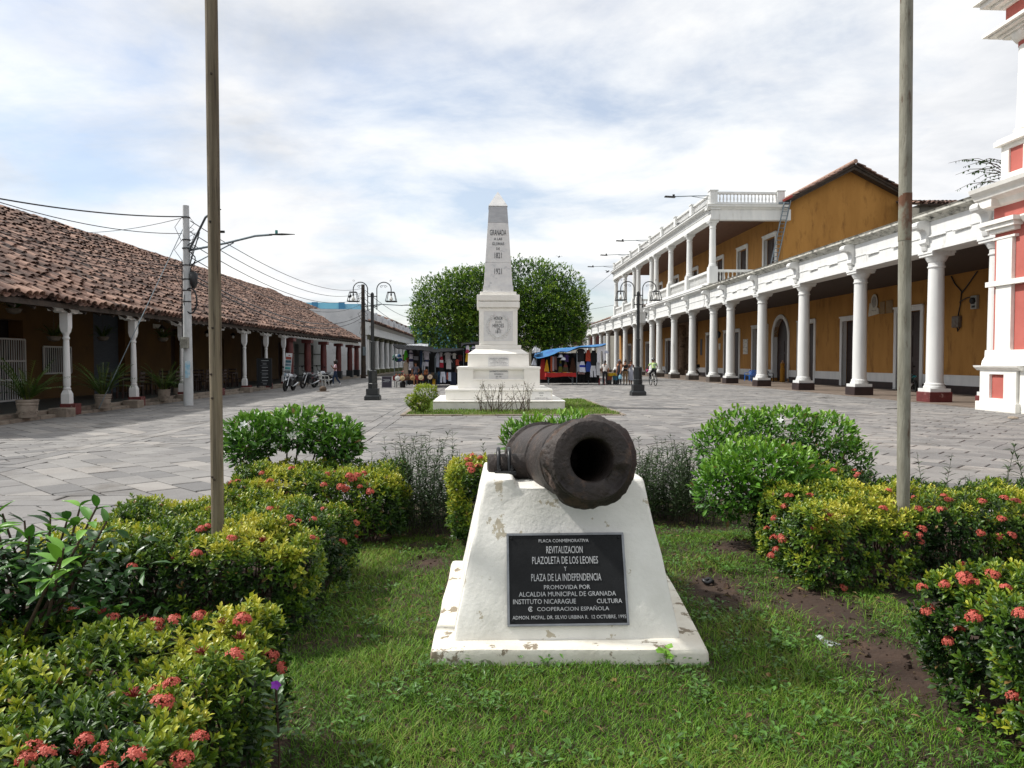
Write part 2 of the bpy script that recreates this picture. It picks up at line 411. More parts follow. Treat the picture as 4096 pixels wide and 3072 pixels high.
order = sorted(range(len(pav)), key=lambda k: -score[k]); top = set(order[:300])
PV, PF, PC = [], [], []
for k, q in enumerate(pav):
    vs, fs, cx, cy = pav_geo(q); c = min(1, max(0, 0.5+0.35*R.gauss(0, 1)*.8+0.5*fbm(cx*.2, cy*.2, 3)))
    if k in top:
        me = bpy.data.meshes.new('paving_stone'); me.from_pydata([(v[0]-cx, v[1]-cy, v[2]) for v in vs], [], fs); me.materials.append(PAVE_M)
        a = me.color_attributes.new('Col', 'FLOAT_COLOR', 'POINT'); a.data.foreach_set('color', [c, c, c, 1]*len(vs))
        obj('paving_stone', me, plaza, loc=(cx, cy, 0))
    else:
        o = len(PV); PV += vs; PF += [tuple(i+o for i in f) for f in fs]; PC += [c, c, c, 1]*len(vs)
me = bpy.data.meshes.new('paving_stones'); me.from_pydata(PV, [], PF); me.materials.append(PAVE_M)
a = me.color_attributes.new('Col', 'FLOAT_COLOR', 'POINT'); a.data.foreach_set('color', PC)
obj('paving_stones', me, plaza, kind='stuff')
# dark drain slots in the paving
for px, py, w in ((898, 409, .75), (826, 398, .7), (705, 388, .8)):
    p = G(px, py); d = MB(); d.box(p.x-w/2, p.x+w/2, p.y-.12, p.y+.12, .004, .012); d.build('drain_cover', BLACKMETAL, plaza)

# garden soil (one sheet, gently uneven)
SOIL = M('garden_soil', C('#3d2d22'), C('#30231a'), C('#4c3a2c'), sc=3, rough=1.0, bump=0.9, bsc=22, sc3=5, thr=(0.55, 0.7), bdist=0.02)
def soil_z(x, y):
    z = 0.02+0.03*fbm(x*1.3, y*1.3, 5)
    z += 0.07*math.exp(-((x-2.4)**2/0.3+(y-4.2)**2/2.0))+0.06*math.exp(-((x-2.2)**2/.3+(y-5.9)**2/.3))
    return z
n1, n2 = 60, 76; x0, x1, y0, y1 = GARDEN
g = MB(); g.grid([[(x0+(x1-x0)*i/n1, y0+(y1-y0)*j/n2, soil_z(x0+(x1-x0)*i/n1, y0+(y1-y0)*j/n2)) for i in range(n1+1)] for j in range(n2+1)], th=0.14)
struct(g.build('garden_bed', SOIL, smooth=60))
x0, x1, y0, y1 = MLAWN
g = MB(); g.grid([[(x0+(x1-x0)*i/24, y0+(y1-y0)*j/30, 0.02+0.03*fbm(i*.3, j*.3)) for i in range(25)] for j in range(31)], th=0.09)
struct(g.build('monument_bed', M('turf_soil', C('#5a5a2c'), C('#4a4a24'), sc=3, rough=1))) 
kb = MB()
for a0, a1, b0, b1 in ((x0-.14, x0, y0-.14, y1+.14), (x1, x1+.14, y0-.14, y1+.14)):
    y = b0
    while y < b1-.05:
        l = min(R.uniform(.8, 1.1), b1-y); kb.box(a0, a1, y, y+l-.015, -.02, .035+R.uniform(-.012, .012)); y += l
for b0, b1 in ((y0-.14, y0), (y1, y1+.14)):
    x = x0+.01
    while x < x1-.05:
        l = min(R.uniform(.7, 1.0), x1-.01-x); kb.box(x, x+l-.015, b0, b1, -.02, .03+R.uniform(-.012, .012)); x += l
struct(kb.build('lawn_kerb', STONE, bevel=.012))

# ============================================================ COLUMNS, ARCADES
def column_mesh(H, r, n=18, mat=WHITE, plinth=0.86, name='column'):
    b = MB(); w = plinth/2
    b.box(-w, w, -w, w, 0, .13)
    b.lathe([(r*1.24,.13),(r*1.28,.17),(r*1.24,.22),(r*1.13,.235),(r*1.13,.26),(r*1.17,.285),(r*1.12,.32),(r*1.02,.345),(r,.42),
             (r*.985,H*.4),(r*.90,H-.62),(r*.90,H-.60),(r*1.02,H-.585),(r*1.03,H-.54),(r*.93,H-.525),(r*.92,H-.38),(r*1.04,H-.365),
             (r*1.08,H-.33),(r*1.16,H-.29),(r*1.30,H-.20),(r*1.32,H-.16)], n=n)
    b.box(-r*1.42, r*1.42, -r*1.42, r*1.42, H-.16, H-.07); b.box(-r*1.52, r*1.52, -r*1.52, r*1.52, H-.07, H)
    return b.mesh(name, mat, smooth=35)
def console_mesh(w=.42, k=1.08):
    p = [(0,0),(-.10,.02),(-.16,.10),(-.15,.20),(-.12,.30),(-.12,.42),(-.17,.52),(-.27,.57),(-.38,.56),(-.46,.60),(-.49,.68),(-.47,.77),(-.40,.83),(-.30,.86),(0,.86)]
    b = MB(); b.prism([(x*k, z*k) for x, z in p], 'y', -w/2, w/2)
    b.prism([(-.05*k,-.02*k),(-.14*k,-.02*k),(-.09*k,-.17*k),(-.03*k,-.2*k)], 'y', -w*.33, w*.33)
    return b.mesh('console', WHITE, smooth=30, bevel=.012)
CONS = console_mesh()
PEDS = {}
def ped_mesh(h, mat, w=.88):
    k = (round(h, 2), mat.name, w)
    if k not in PEDS:
        b = MB(); b.box(-w/2, w/2, -w/2, w/2, 0, h); PEDS[k] = b.mesh('pedestal', mat, bevel=.02)
    return PEDS[k]
COLM = column_mesh(5.33, .305, plinth=.80)
def lower_cols(root, ys, X, ph, pm):
    for y in ys:
        c = obj('column', COLM, root, loc=loc_in(root, (X, y, ph)))
        obj('pedestal', ped_mesh(ph, pm), c, loc=(0, 0, -ph))
        obj('console', CONS, root, loc=loc_in(root, (X-.40, y, 5.98)))
def entablature(root, X, y0, y1, cmat, zc=5.75, top=7.2, proj_=.72, spouts=True, ends=True):
    a, b = X-.40, X+.42
    m = MB(); m.prism([(a,zc),(b,zc),(b,top-.3),(a,top-.3),(a,zc+.62),(a-.03,zc+.62),(a-.03,zc+.57),(a,zc+.57),(a,zc+.14),(a-.05,zc+.12),(a-.05,zc)], 'y', y0, y1)
    m.build('frieze', WHITE, root)
    p = X-proj_
    m = MB(); m.prism([(a+.02,top-.34),(a-.07,top-.30),(a-.10,top-.22),(a-.22,top-.16),(p,top-.13),(p,top-.04),(p-.05,top),(X+.3,top+.06),(X+.3,top-.34)], 'y', y0-.12, y1+.12)
    m.build('cornice', cmat, root)
def spout(root, X, y, z):
    m = MB(); m.tube([(X-.38, y, z), (X-.44, y+.05, z), (X-.47, y+.9, z)], .035, 8); m.build('drain_spout', WHITE, root, smooth=50)
def balusters(root, pts, me, part='baluster'):
    for p in pts: obj(part, me, root, loc=loc_in(root, p))
def baluster_mesh(h, r=.07):
    b = MB(); b.lathe([(r*.9,0),(r*.9,.06*h),(r*.5,.12*h),(r*.75,.25*h),(r,.38*h),(r*.8,.55*h),(r*.45,.78*h),(r*.5,.88*h),(r*.9,.92*h),(r*.9,h)], n=7)
    return b.mesh('baluster', WHITE, smooth=50)
def door(root, xf, y0, y1, z0, z1, fw=.26, leafmat=DARKWOOD, depth=.28, leaf=True, sgn=1, framemat=WHITE, sill=False, open_=False):
    # wall face at x = xf, wall body on the +x side when sgn = 1
    s = sgn
    if leaf:
        m = MB(); m.box(xf+s*depth, xf+s*(depth+.06), y0, y1, z0, z1)
        d = m.build('door', leafmat, root)
        hw = (y1-y0)/2
        for k in range(2):
            for a, b in ((.06, .36), (.42, .70), (.76, .95)):
                m = MB(); ya = y0+k*hw+.09; yb = y0+(k+1)*hw-.09
                m.box(xf+s*(depth-.03), xf+s*(depth+.01), ya, yb, z0+a*(z1-z0), z0+b*(z1-z0)); m.build('panel', leafmat, d, bevel=.015)
    else: d = root
    m = MB(); x0, x1 = xf-s*.07, xf+s*.03
    m.box(x0, x1, y0-fw, y0, z0, z1+fw); m.box(x0, x1, y1, y1+fw, z0, z1+fw); m.box(x0, x1, y0+.001, y1-.001, z1, z1+fw-.002)
    m.box(xf+s*.03, xf+s*(depth-.04), y0, y0+.02, z0, z1); m.box(xf+s*.03, xf+s*(depth-.04), y1-.02, y1, z0, z1)
    m.box(xf-s*.12, xf-s*.07, y0-fw-.03, y1+fw+.03, z1+fw-.06, z1+fw+.04)
    if sill: m.box(xf-s*.14, xf+s*.02, y0-fw-.05, y1+fw+.05, z0-.12, z0)
    m.build('door_frame', framemat, d)
    return d

# ============================================================ RIGHT: SINGLE STOREY ARCADE
XR = 17.3; XW = 22.7
r1 = thing('arcade_building', 'ochre single-storey arcade with stained white cornice nearest the red building', 'building', (XR, 24, 0))
ops = [(37.7, 39.9, .05, 4.25), (43.6, 46.1, .05, 4.1), (50.15, 52.6, .05, 4.2), (54.5, 57.3, .05, 4.85)]
m = MB(); m.wall('y', 23.5, 58.0, XW, XW+.5, 0, 7.25, [(a, b, -1, d) for a, b, c, d in ops]); m.build('wall', OCHRE, r1)
# spandrel of the arched door
ya, yb = ops[3][0], ops[3][1]; yc = (ya+yb)/2; rr = (yb-ya)/2-.02; zs = 4.85-rr
arc = [(yc+rr*cos(t), zs+rr*sin(t)) for t in np.linspace(0, pi, 17)]
for poly in ([(yb, 4.86), (yc, 4.86)]+arc[:9][::-1]+[(yb, zs)], [(yc, 4.86), (ya, 4.86), (ya, zs)]+arc[8:][::-1]):
    m = MB(); m.prism(poly, 'x', XW+.005, XW+.49); m.build('spandrel', OCHRE, r1)
m = MB()
for k in range(16):
    a, b = arc[k], arc[k+1]; f = (rr+.30)/rr
    q = [a, b, (yc+(b[0]-yc)*f, zs+(b[1]-zs)*f), (yc+(a[0]-yc)*f, zs+(a[1]-zs)*f)]
    m.prism(q, 'x', XW-.08, XW+.30)
m.box(XW-.08, XW+.30, yc-rr*(rr+.30)/rr, yc-rr, .3, zs); m.box(XW-.08, XW+.30, yc+rr, yc+rr+.30, .3, zs)
ad = MB(); ad.box(XW+.32, XW+.38, ya, yb, .05, zs); ad.prism([(p[0], p[1]) for p in arc], 'x', XW+.32, XW+.38)
adoor = ad.build('arched_door', DARKWOOD, r1); m.build('door_frame', WHITE, adoor)
for k in range(2):
    for z in (.3, 1.3, 2.3):
        q = MB(); q.box(XW+.29, XW+.33, yc-1.2+k*1.25, yc-.1+k*1.25, z, z+.85); q.build('panel', DARKWOOD, adoor, bevel=.015)
for a, b, c, d in ops[:3]: door(r1, XW, a, b, .05, d, leafmat=DARKWOOD)
# skirting between the doors
segs = []; y = 23.6
for a, b, c, d in ops: segs.append((y, a-.27)); y = b+.27
segs.append((y+.05, 57.9))
for a, b in segs:
    if b-a < .1: continue
    m = MB(); m.box(XW-.05, XW+.01, a, b, .42, .92); m.box(XW-.075, XW-.05, a, b, .86, .92); m.build('skirting', WHITE, r1)
    m = MB(); m.box(XW-.06, XW+.01, a, b, 0.02, .42); m.build('plinth', DARKBASE, r1)
m = MB(); m.box(16.75, XW+.1, 23.5, 58, -.05, .035); m.build('arcade_floor', M('worn_arcade_floor', C('#7d6f63'), C('#655a50'), sc=1.2, rough=.7, bump=.2, bsc=10), r1)
m = MB(); m.box(XR+.45, XW+.02, 23.5, 57.0, 5.78, 5.95); m.build('ceiling', CEIL, r1)
m = MB(); m.prism([(XR-.5, 7.215), (XW+.6, 7.30), (XW+.6, 7.0), (XR-.5, 7.0)], 'y', 23.6, 56.0); m.build('roof_slab', STAINED, r1)
lower_cols(r1, [33.5, 39.5, 45.5, 51.4], XR, .42, DARKBASE); lower_cols(r1, [24.35, 27.8], XR, .42, MAROON)
entablature(r1, XR, 23.55, 56.3, STAINED)
for y in (25.2, 26.6, 29.2, 31.2, 34.9, 37.0, 40.9, 43.0, 46.9, 49.0, 52.6): spout(r1, XR, y, 6.28)
# things on that wall
def wallbox(name, label, cat, y0, y1, z0, z1, mat, t=.05, par=None, X=XW):
    m = MB(); m.box(X-t, X-.003, y0, y1, z0, z1)
    if par: return m.build(name, mat, par, bevel=.01)
    return tag(m.build(name, mat, bevel=.01), label, cat)
PAPER = M('off_white_board', C('#cfcbc0'), C('#bdb8aa'), sc=4, rough=.6)
em = thing('emblem_sign', 'white oval emblem sign leaning on a triangular base on the ochre wall', 'sign', (XW, 42.3, 4.2))
m = MB(); m.prism([(42.9, 4.22), (41.75, 4.32), (41.8, 4.62), (42.75, 5.0)], 'x', XW-.07, XW-.004); m.build('base_board', PAPER, em)
m = MB(); m.prism([(42.2+.36*cos(t), 5.0+.47*sin(t)) for t in np.linspace(0, 2*pi, 24, endpoint=False)], 'x', XW-.10, XW-.072); ov = m.build('oval_board', PAPER, em)
m = MB(); m.prism([(42.2+.24*cos(t), 5.02+.33*sin(t)) for t in np.linspace(0, 2*pi, 20, endpoint=False)], 'x', XW-.106, XW-.101); m.prism([(42.5, 4.5), (42.0, 4.5), (42.0, 4.58), (42.5, 4.58)], 'x', XW-.078, XW-.071); m.build('motif', M('emblem_grey', C('#77736c'), C('#a8a49a'), sc=9, rough=.6), ov)
BRD = M('brown_notice_board', C('#8d7552'), C('#7a6344'), sc=3, rough=.7)
wallbox('notice_board', 'brown square notice board beside the oval emblem sign', 'board', 41.16, 41.68, 4.28, 4.98, BRD)
wallbox('notice_board', 'brown square notice board next to the tall grey pole', 'board', 40.34, 41.02, 4.28, 5.0, BRD)
me_ = thing('electric_meter', 'grey electric meter box on the ochre wall beside the red building', 'meter', (XW, 33.4, 4.0))
m = MB(); m.box(XW-.14, XW-.003, 33.2, 33.62, 4.0, 4.62); mb_ = m.build('case', M('meter_case_grey', C('#9a9a94'), rough=.5), me_, bevel=.02)
m = MB(); m.lathe([(.15, 0), (.15, .09), (.12, .12)], n=14); q = m.mesh('dial', BLACKPL, smooth=40); obj('dial', q, me_, loc=(-.14, .01, .38), rot=(0, -pi/2, 0))
m = MB(); m.box(XW-.16, XW-.141, 33.3, 33.5, 4.06, 4.16); m.build('label_plate', BLACKPL, mb_)
jb = thing('junction_box', 'rusty grey junction box hanging from cables on the ochre wall', 'box', (XW, 34.6, 3.1))
m = MB(); m.box(XW-.2, XW-.003, 34.4, 34.9, 3.2, 3.75); m.build('case', M('rusty_grey_box', C('#77736b'), C('#5b4a3c'), sc=6, rough=.7), jb, bevel=.03)
m = MB(); m.tube([(XW-.1, 34.55, 3.75), (XW-.06, 34.45, 4.3), (XW-.05, 34.4, 4.9), (XW-.05, 34.9, 5.3), (XW-.06, 35.2, 5.72)], .03, 6)
m.tube([(XW-.05, 34.42, 4.8), (XW-.05, 33.9, 5.2), (XW-.05, 33.3, 5.72)], .03, 6); m.tube([(XW-.08, 34.5, 4.4), (XW-.1, 34.0, 4.55), (XW-.08, 33.5, 4.58)], .025, 6)
m.tube([(XW-.1, 34.6, 3.2), (XW-.14, 34.5, 3.02), (XW-.1, 34.4, 3.2)], .03, 6); m.build('cable', BLACKPL, jb, smooth=60)
# notices further along are on the two-storey building

# ============================================================ RIGHT: TWO STOREY BALCONY BUILDING
r2 = thing('balcony_building', 'two-storey ochre building with white columned balcony and roof balustrade', 'building', (XR, 56, 0))
lo = [(58.9, 62.0, .05, 4.3), (65.4, 69.4, .05, 4.2), (72.2, 75.0, .05, 4.2), (78.3, 85.4, -.1, 6.7), (89.0, 92.0, .05, 4.1), (94.0, 96.0, .05, 4.1)]
upo = [(57.4, 59.7, 7.45, 11.4), (63.7, 65.9, 7.45, 11.4), (70.1, 72.5, 7.45, 11.4), (78.5, 80.8, 7.45, 11.4), (86.3, 88.5, 7.45, 11.4), (94.2, 96.4, 7.45, 11.4)]
XW2 = 22.8
m = MB(); m.wall('y', 58.01, 97.6, XW2, XW2+.5, -.02, 13.3, [(a, b, c-1 if c < 1 else c, d) for a, b, c, d in lo+upo]); m.build('wall', OCHRE, r2)
m = MB(); m.wall('y', 56.6, 58.0, XW2+.02, XW2+.52, 7.31, 13.3, [(57.4, 59, 7.45, 11.4)]); m.build('wall', OCHRE, r2)
for k, (a, b, c, d) in enumerate(lo):
    if k != 3: door(r2, XW2, a, b, .05, d, leafmat=DARKWOOD)
for a, b, c, d in upo: door(r2, XW2, a, b, 7.45, d, fw=.3)
seg = []; y = 58.1
for a, b, c, d in lo: seg.append((y, a-.27)); y = b+.27
seg.append((y, 97.5))
for a, b in seg:
    if b-a < .15: continue
    m = MB(); m.box(XW2-.05, XW2+.01, a, b, .42, .92); m.build('skirting', WHITE, r2)
    m = MB(); m.box(XW2-.06, XW2+.01, a, b, .02, .42); m.build('plinth', DARKBASE, r2)
m = MB(); m.box(16.75, XW2+.1, 58.001, 125, -.05, .036); m.build('arcade_floor', MATS['worn_arcade_floor'], r2)
# stone portal behind the columns
pt = MB()
for yy in (78.75, 80.0, 83.7, 84.95):
    for k in range(9): pt.lathe([(.42+.03*(k % 2), 0), (.45, .03), (.45, .50), (.42, .53)], (XW2-.12, yy, .6+k*.53), 12)
    pt.box(XW2-.75, XW2+.3, yy-.55, yy+.55, 0, .6); pt.box(XW2-.7, XW2+.3, yy-.5, yy+.5, 5.37, 5.7)
pt.box(XW2-.85, XW2+.3, 78.2, 85.5, 5.7, 6.5)
pt.box(XW2+.1, XW2+.5, 78.3, 80.6, -.02, 5.7); pt.box(XW2+.1, XW2+.5, 83.1, 85.4, -.02, 5.7); pt.box(XW2+.1, XW2+.5, 80.6, 83.1, 4.3, 5.7)
po = pt.build('stone_portal', STONE_D, r2, smooth=35)
m = MB(); m.box(XW2+.6, XW2+.68, 80.5, 83.2, 0, 4.4); m.build('portal_door', DARKWOOD, r2)
for yy, mm in ((79.4, 0), (84.3, 0)):
    for k in range(5):
        q = MB(); q.lathe([(.1, 0), (.2, .12), (.12, .3), (.16, .38), (.05, .5)], (XW2-.05, yy, 1.0+k*.85), 8); q.build('carving', STONE_D, po, smooth=50)
# lower storey
m = MB(); m.box(XR+.45, XW2+.02, 57.01, 97.5, 5.80, 5.97); m.build('ceiling', CEIL, r2)
lower_cols(r2, [55.25, 60.9, 66.8, 72.6, 75.6, 81.3, 84.0, 90.1, 96.2], XR, .42, GREYBASE)
CLEAN = WHITE
for a, b in ((56.45, 76.3), (80.7, 97.3)):
    entablature(r2, XR, a, b, CLEAN)
    m = MB(); m.box(XR-.55, XW2, a-.02, b+.05, 7.21, 7.44); m.build('balcony_slab', WHITE, r2)
m = MB(); m.box(XR+.5, XW2, 76.4, 80.6, 7.2, 7.4); m.build('balcony_slab', WHITE, r2)
m = MB(); m.box(XR+.9, XR+1.2, 76.32, 80.65, 5.9, 7.19); m.build('recessed_beam', WHITE, r2)
UCOL = column_mesh(3.60, .25, 14, WHITE, .62, 'upper_column')
UY = [55.7, 62.0, 68.2, 74.0, 76.0, 82.6, 84.8, 90.5, 96.6]
PB = MB(); PB.box(-.33, .33, -.33, .33, 0, 1.15); PBM = PB.mesh('rail_pedestal', WHITE, bevel=.02)
for y in UY:
    c = obj('column', UCOL, r2, loc=loc_in(r2, (XR, y, 8.6))); obj('pedestal', PBM, c, loc=(0, 0, -1.15))
BAL = baluster_mesh(.72, .075); BAL2 = baluster_mesh(.62, .07)
for a, b in zip(UY[:-1], UY[1:]):
    if a == 76.0: continue
    m = MB(); m.box(XR-.13, XR+.13, a+.34, b-.34, 7.45, 7.62); m.box(XR-.16, XR+.16, a+.34, b-.34, 8.34, 8.52); m.build('handrail', WHITE, r2)
    n = max(1, int((b-a-.8)/.34)); balusters(r2, [(XR, a+.4+(b-a-.8)*(k+.5)/n, 7.62) for k in range(n)], BAL)
for ye, x1 in ((55.7, 22.6), (82.6, 22.6)):
    m = MB(); m.box(XR+.34, x1, ye-.13, ye+.13, 7.45, 7.62); m.box(XR+.34, x1, ye-.16, ye+.16, 8.34, 8.52); m.build('handrail', WHITE, r2)
    n = 15; balusters(r2, [(XR+.45+(x1-XR-.6)*(k+.5)/n, ye, 7.62) for k in range(n)], BAL)
# upper entablature, loggia roof and roof balustrade
p = XR-.62
m = MB(); m.prism([(XR-.3,12.2),(XR+.35,12.2),(XR+.35,13.0),(XR-.3,13.0),(XR-.3,12.75),(XR-.34,12.75),(XR-.34,12.7),(XR-.3,12.7),(XR-.3,12.36),(XR-.36,12.34),(XR-.36,12.2)], 'y', 55.2, 97.2); m.build('frieze', WHITE, r2)
m = MB(); m.prism([(XR-.3,12.95),(XR-.36,12.98),(XR-.40,13.06),(XR-.5,13.12),(p,13.15),(p,13.25),(p-.05,13.3),(XR+.4,13.34),(XR+.4,12.95)], 'y', 55.1, 97.35); m.build('cornice', WHITE, r2)
m = MB(); m.box(XR+.36, XW2+.3, 55.25, 55.75, 12.2, 13.0); m.prism([(55.25,12.95),(55.18,12.98),(55.12,13.06),(54.98,13.15),(54.98,13.25),(54.93,13.3),(55.8,13.34),(55.8,12.95)], 'x', XR-.6, XW2+.1); m.build('side_entablature', WHITE, r2)
m = MB(); m.box(XR+.37, XW2, 55.76, 97.2, 12.9, 13.2); m.build('loggia_ceiling', M('loggia_ceiling_boards', C('#5e3b22'), C('#4b2e1a'), sc=4, rough=.8, stretch=(5, .4, 1)), r2)
TY = [55.4, 60.5, 65.6, 70.7, 75.8, 80.9, 86.0, 91.1, 96.6]
PT = MB(); PT.box(-.28, .28, -.28, .28, 0, .98); PT.box(-.33, .33, -.33, .33, .98, 1.06); PTM = PT.mesh('roof_pedestal', WHITE, bevel=.015)
for y in TY: obj('roof_pedestal', PTM, r2, loc=loc_in(r2, (XR-.1, y, 13.34)))
obj('roof_pedestal', PTM, r2, loc=loc_in(r2, (22.3, 55.4, 13.34)))
for a, b in zip(TY[:-1], TY[1:]):
    m = MB(); m.box(XR-.22, XR+.02, a+.29, b-.29, 13.345, 13.52); m.box(XR-.25, XR+.05, a+.29, b-.29, 14.14, 14.29); m.build('handrail', WHITE, r2)
    n = 13; balusters(r2, [(XR-.1, a+.4+(b-a-.8)*(k+.5)/n, 13.52) for k in range(n)], BAL2)
m = MB(); m.box(XR+.19, 22.02, 55.28, 55.52, 13.345, 13.52); m.box(XR+.19, 22.02, 55.25, 55.55, 14.14, 14.29); m.build('handrail', WHITE, r2)
n = 16; balusters(r2, [(XR+.3+4.3*(k+.5)/n, 55.4, 13.52) for k in range(n)], BAL2)
# gable end facing the plaza and tiled roof
m = MB(); m.prism([(22.86, 7.0), (31.9, 7.0), (31.9, 14.1), (27.95, 16.35), (22.86, 13.75)], 'y', 56.0, 56.55); m.build('gable_wall', OCHRE, r2)
TILE_ST = [(0.0, C('#493a34')), (0.2, C('#785e53')), (0.42, C('#987868')), (0.6, C('#5a4841')), (0.8, C('#b39280')), (1.0, C('#342b28'))]
TILE_A = M('fired_clay_tile_field', None, (0.62, 0.60, 0.59), C('#2f2825'), sc=2.2, rough=.9, bump=.4, bsc=20, src='attr', stops=TILE_ST, sc3=1.4, thr=(.60, .74))
TILE_O = M('fired_clay_tile', None, (0.62, 0.60, 0.59), C('#2f2825'), sc=2.2, rough=.9, bump=.4, bsc=20, src='obj', stops=TILE_ST, sc3=1.4, thr=(.60, .74))
def tile_verts(L, r0, r1, n=5, h=.75, concave=False):
    vs = []
    for v, r in ((0, r0), (L, r1)):
        for k in range(n+1):
            t = pi*k/n; z = r*h*sin(t); vs.append((-r*cos(t), v, -z+.05 if concave else z))
    fs = [(k, k+1, n+2+k, n+1+k) for k in range(n)]
    return np.array(vs), fs
def tile_field(root, part, O, U, V, nu, nv, du, dv, r, keep=None, sag=0.05, nobj=0, jit=1.0, score=None):
    """O eave corner, U unit vector along eave, V unit vector up the slope"""
    O, U, V = Vector(O), Vector(U), Vector(V); N = U.cross(V); 
    if N.z < 0: N = -N
    U_, V_, N_, O_ = (np.array(x) for x in (U, V, N, O))
    cov, fc = tile_verts(dv*1.28, r*1.10, r*.86); pan, fp = tile_verts(dv*1.28, r*1.05, r*.85, concave=True)
    items = []
    for i in range(nu):
        for j in range(nv):
            a, b = i*du, j*dv
            if keep and not keep(a, b): continue
            items.append((i, j))
    objs = set()
    if nobj:
        items.sort(key=lambda q: -score(O+U*(q[0]*du)+V*(q[1]*dv))); objs = set(items[:nobj])
        om = MB(); n = 6
        for off in (0, -.014):
            pass
        P0, F0 = tile_verts(dv*1.28, r*1.10, r*.86, 6); P1 = P0.copy(); P1[:, 0] *= .86; P1[:, 2] = P1[:, 2]*.86-.004
        k = len(P0); h = 7
        F = F0+[tuple(x+k for x in f[::-1]) for f in F0]+[(i, k+i, k+i+1, i+1) for i in range(6)]+[(h+i, h+i+1, k+h+i+1, k+h+i) for i in range(6)]+[(0, h, k+h, k), (6, k+6, k+13, 13)]
        om.add([tuple(p) for p in P0]+[tuple(p) for p in P1], F); tm = om.mesh('tile', TILE_O, smooth=60)
    V3, F3, C3 = [], [], []; o = 0
    base = Matrix((U, V, N)).transposed()
    coff = [R.uniform(-.28, .28)*dv*jit for _ in range(nu)]
    for (i, j) in items:
        a, b = i*du+R.gauss(0, .018), j*dv+coff[i]*(j > 0)+R.gauss(0, .03)
        s = sag*fbm(a*.18, b*.25, 2.0)*2+R.uniform(0, .022)
        yaw = R.gauss(0, .075*jit); pit = -.10+R.gauss(0, .035*jit)
        rot = np.array(Matrix.Rotation(yaw, 3, 'Z') @ Matrix.Rotation(pit, 3, 'X'))
        pos = O_+U_*a+V_*b+N_*(s+.055)
        c = R.random()
        if (i, j) in objs:
            q = obj('tile', tm, root); q.matrix_local = Matrix.Translation(Vector(pos)-rootloc(root)) @ (base @ Matrix(rot.tolist())).to_4x4()
        else:
            p = cov @ rot.T; V3.append(pos+p[:, :1]*U_+p[:, 1:2]*V_+p[:, 2:]*N_); F3.append(np.array(fc)+o); o += len(cov); C3 += [c]*len(cov)
        p = pan @ np.array(Matrix.Rotation(-.10, 3, 'X')).T
        pos = O_+U_*(a+du*.5)+V_*b+N_*(s+.0)
        V3.append(pos+p[:, :1]*U_+p[:, 1:2]*V_+p[:, 2:]*N_); F3.append(np.array(fp)+o); o += len(pan); C3 += [R.random()*.6]*len(pan)
    V3 = np.concatenate(V3); V3 -= np.array(rootloc(root)); col = np.repeat(np.array(C3)[:, None], 3, 1)
    obj(part, fast_mesh(part, V3, np.concatenate(F3), TILE_A, col, smooth=False), root, kind='stuff')
def vn(a, b): v = Vector(b)-Vector(a); return v.normalized(), v.length
def pitched(root, e0, e1, rdg, du=.30, dv=.42, r=.12, under=True, th=.12, **k):
    """tiled pitch: eave from e0 to e1, rdg the point up the slope from e0"""
    if vn(e0, e1)[0].cross(vn(e0, rdg)[0]).z < 0: rdg = tuple(Vector(rdg)+Vector(e1)-Vector(e0)); e0, e1 = e1, e0
    U, lu = vn(e0, e1); V, lv = vn(e0, rdg)
    N = U.cross(V); N = N if N.z > 0 else -N
    p = [Vector(e0)-N*.03, Vector(e1)-N*.03, Vector(e1)+V*lv-N*.03, Vector(e0)+V*lv-N*.03]
    m = MB(); m.add([tuple(q) for q in p]+[tuple(q-N*th) for q in p], [(0,1,2,3),(7,6,5,4),(0,4,5,1),(1,5,6,2),(2,6,7,3),(3,7,4,0)]); b = m.build('roof', TIMBER, root)
    tile_field(b, 'tiles', e0, U, V, int(lu/du), max(1, int(lv/dv-.25)), du, dv, r, **k)
    return b
pitched(r2, (22.35, 55.2, 13.50), (22.35, 97.5, 13.50), (27.95, 55.2, 16.48), du=.34, dv=.45, r=.12, nobj=120, jit=.3, sag=.015, score=lambda p: -p.y)
pitched(r2, (32.2, 55.2, 14.2), (32.2, 97.5, 14.2), (27.95, 55.2, 16.48), du=.5, dv=.5, r=.2, jit=.3, sag=.015)
m = MB(); m.tube([(27.95, 55.1, 16.62), (27.95, 97.5, 16.62)], .17, 8); m.build('ridge_tile', TILE_O, r2, smooth=60)
m = MB()
for x0_, z0_, x1_, z1_ in ((22.2, 13.30, 27.95, 16.33), (32.35, 14.05, 27.95, 16.33)):
    m.prism([(x0_, z0_-.22), (x1_, z1_-.28), (x1_, z1_-.06), (x0_, z0_)], 'y', 55.3, 55.95)
m.build('verge_boards', TIMBER, r2)
m = MB(); m.box(22.1, 22.85, 55.0, 55.6, 13.36, 13.5); m.build('gutter', GREYMETAL, r2)
# rear wing with grey wall
rw = thing('rear_wing', 'grey plastered wing with tiled roof rising behind the stained cornice', 'building', (34, 53, 0))
m = MB(); m.box(31.7, 39, 53.1, 55.9, 0, 13.0); m.build('wall', M('grey_render', C('#77766f'), C('#605f59'), C('#4a4943'), sc=1, rough=.9, thr=(.55, .7)), rw)
pitched(rw, (31.5, 52.7, 13.0), (39.2, 52.7, 13.0), (31.5, 55.8, 13.8), du=.34, dv=.45, r=.135, nobj=60, score=lambda p: -p.y)
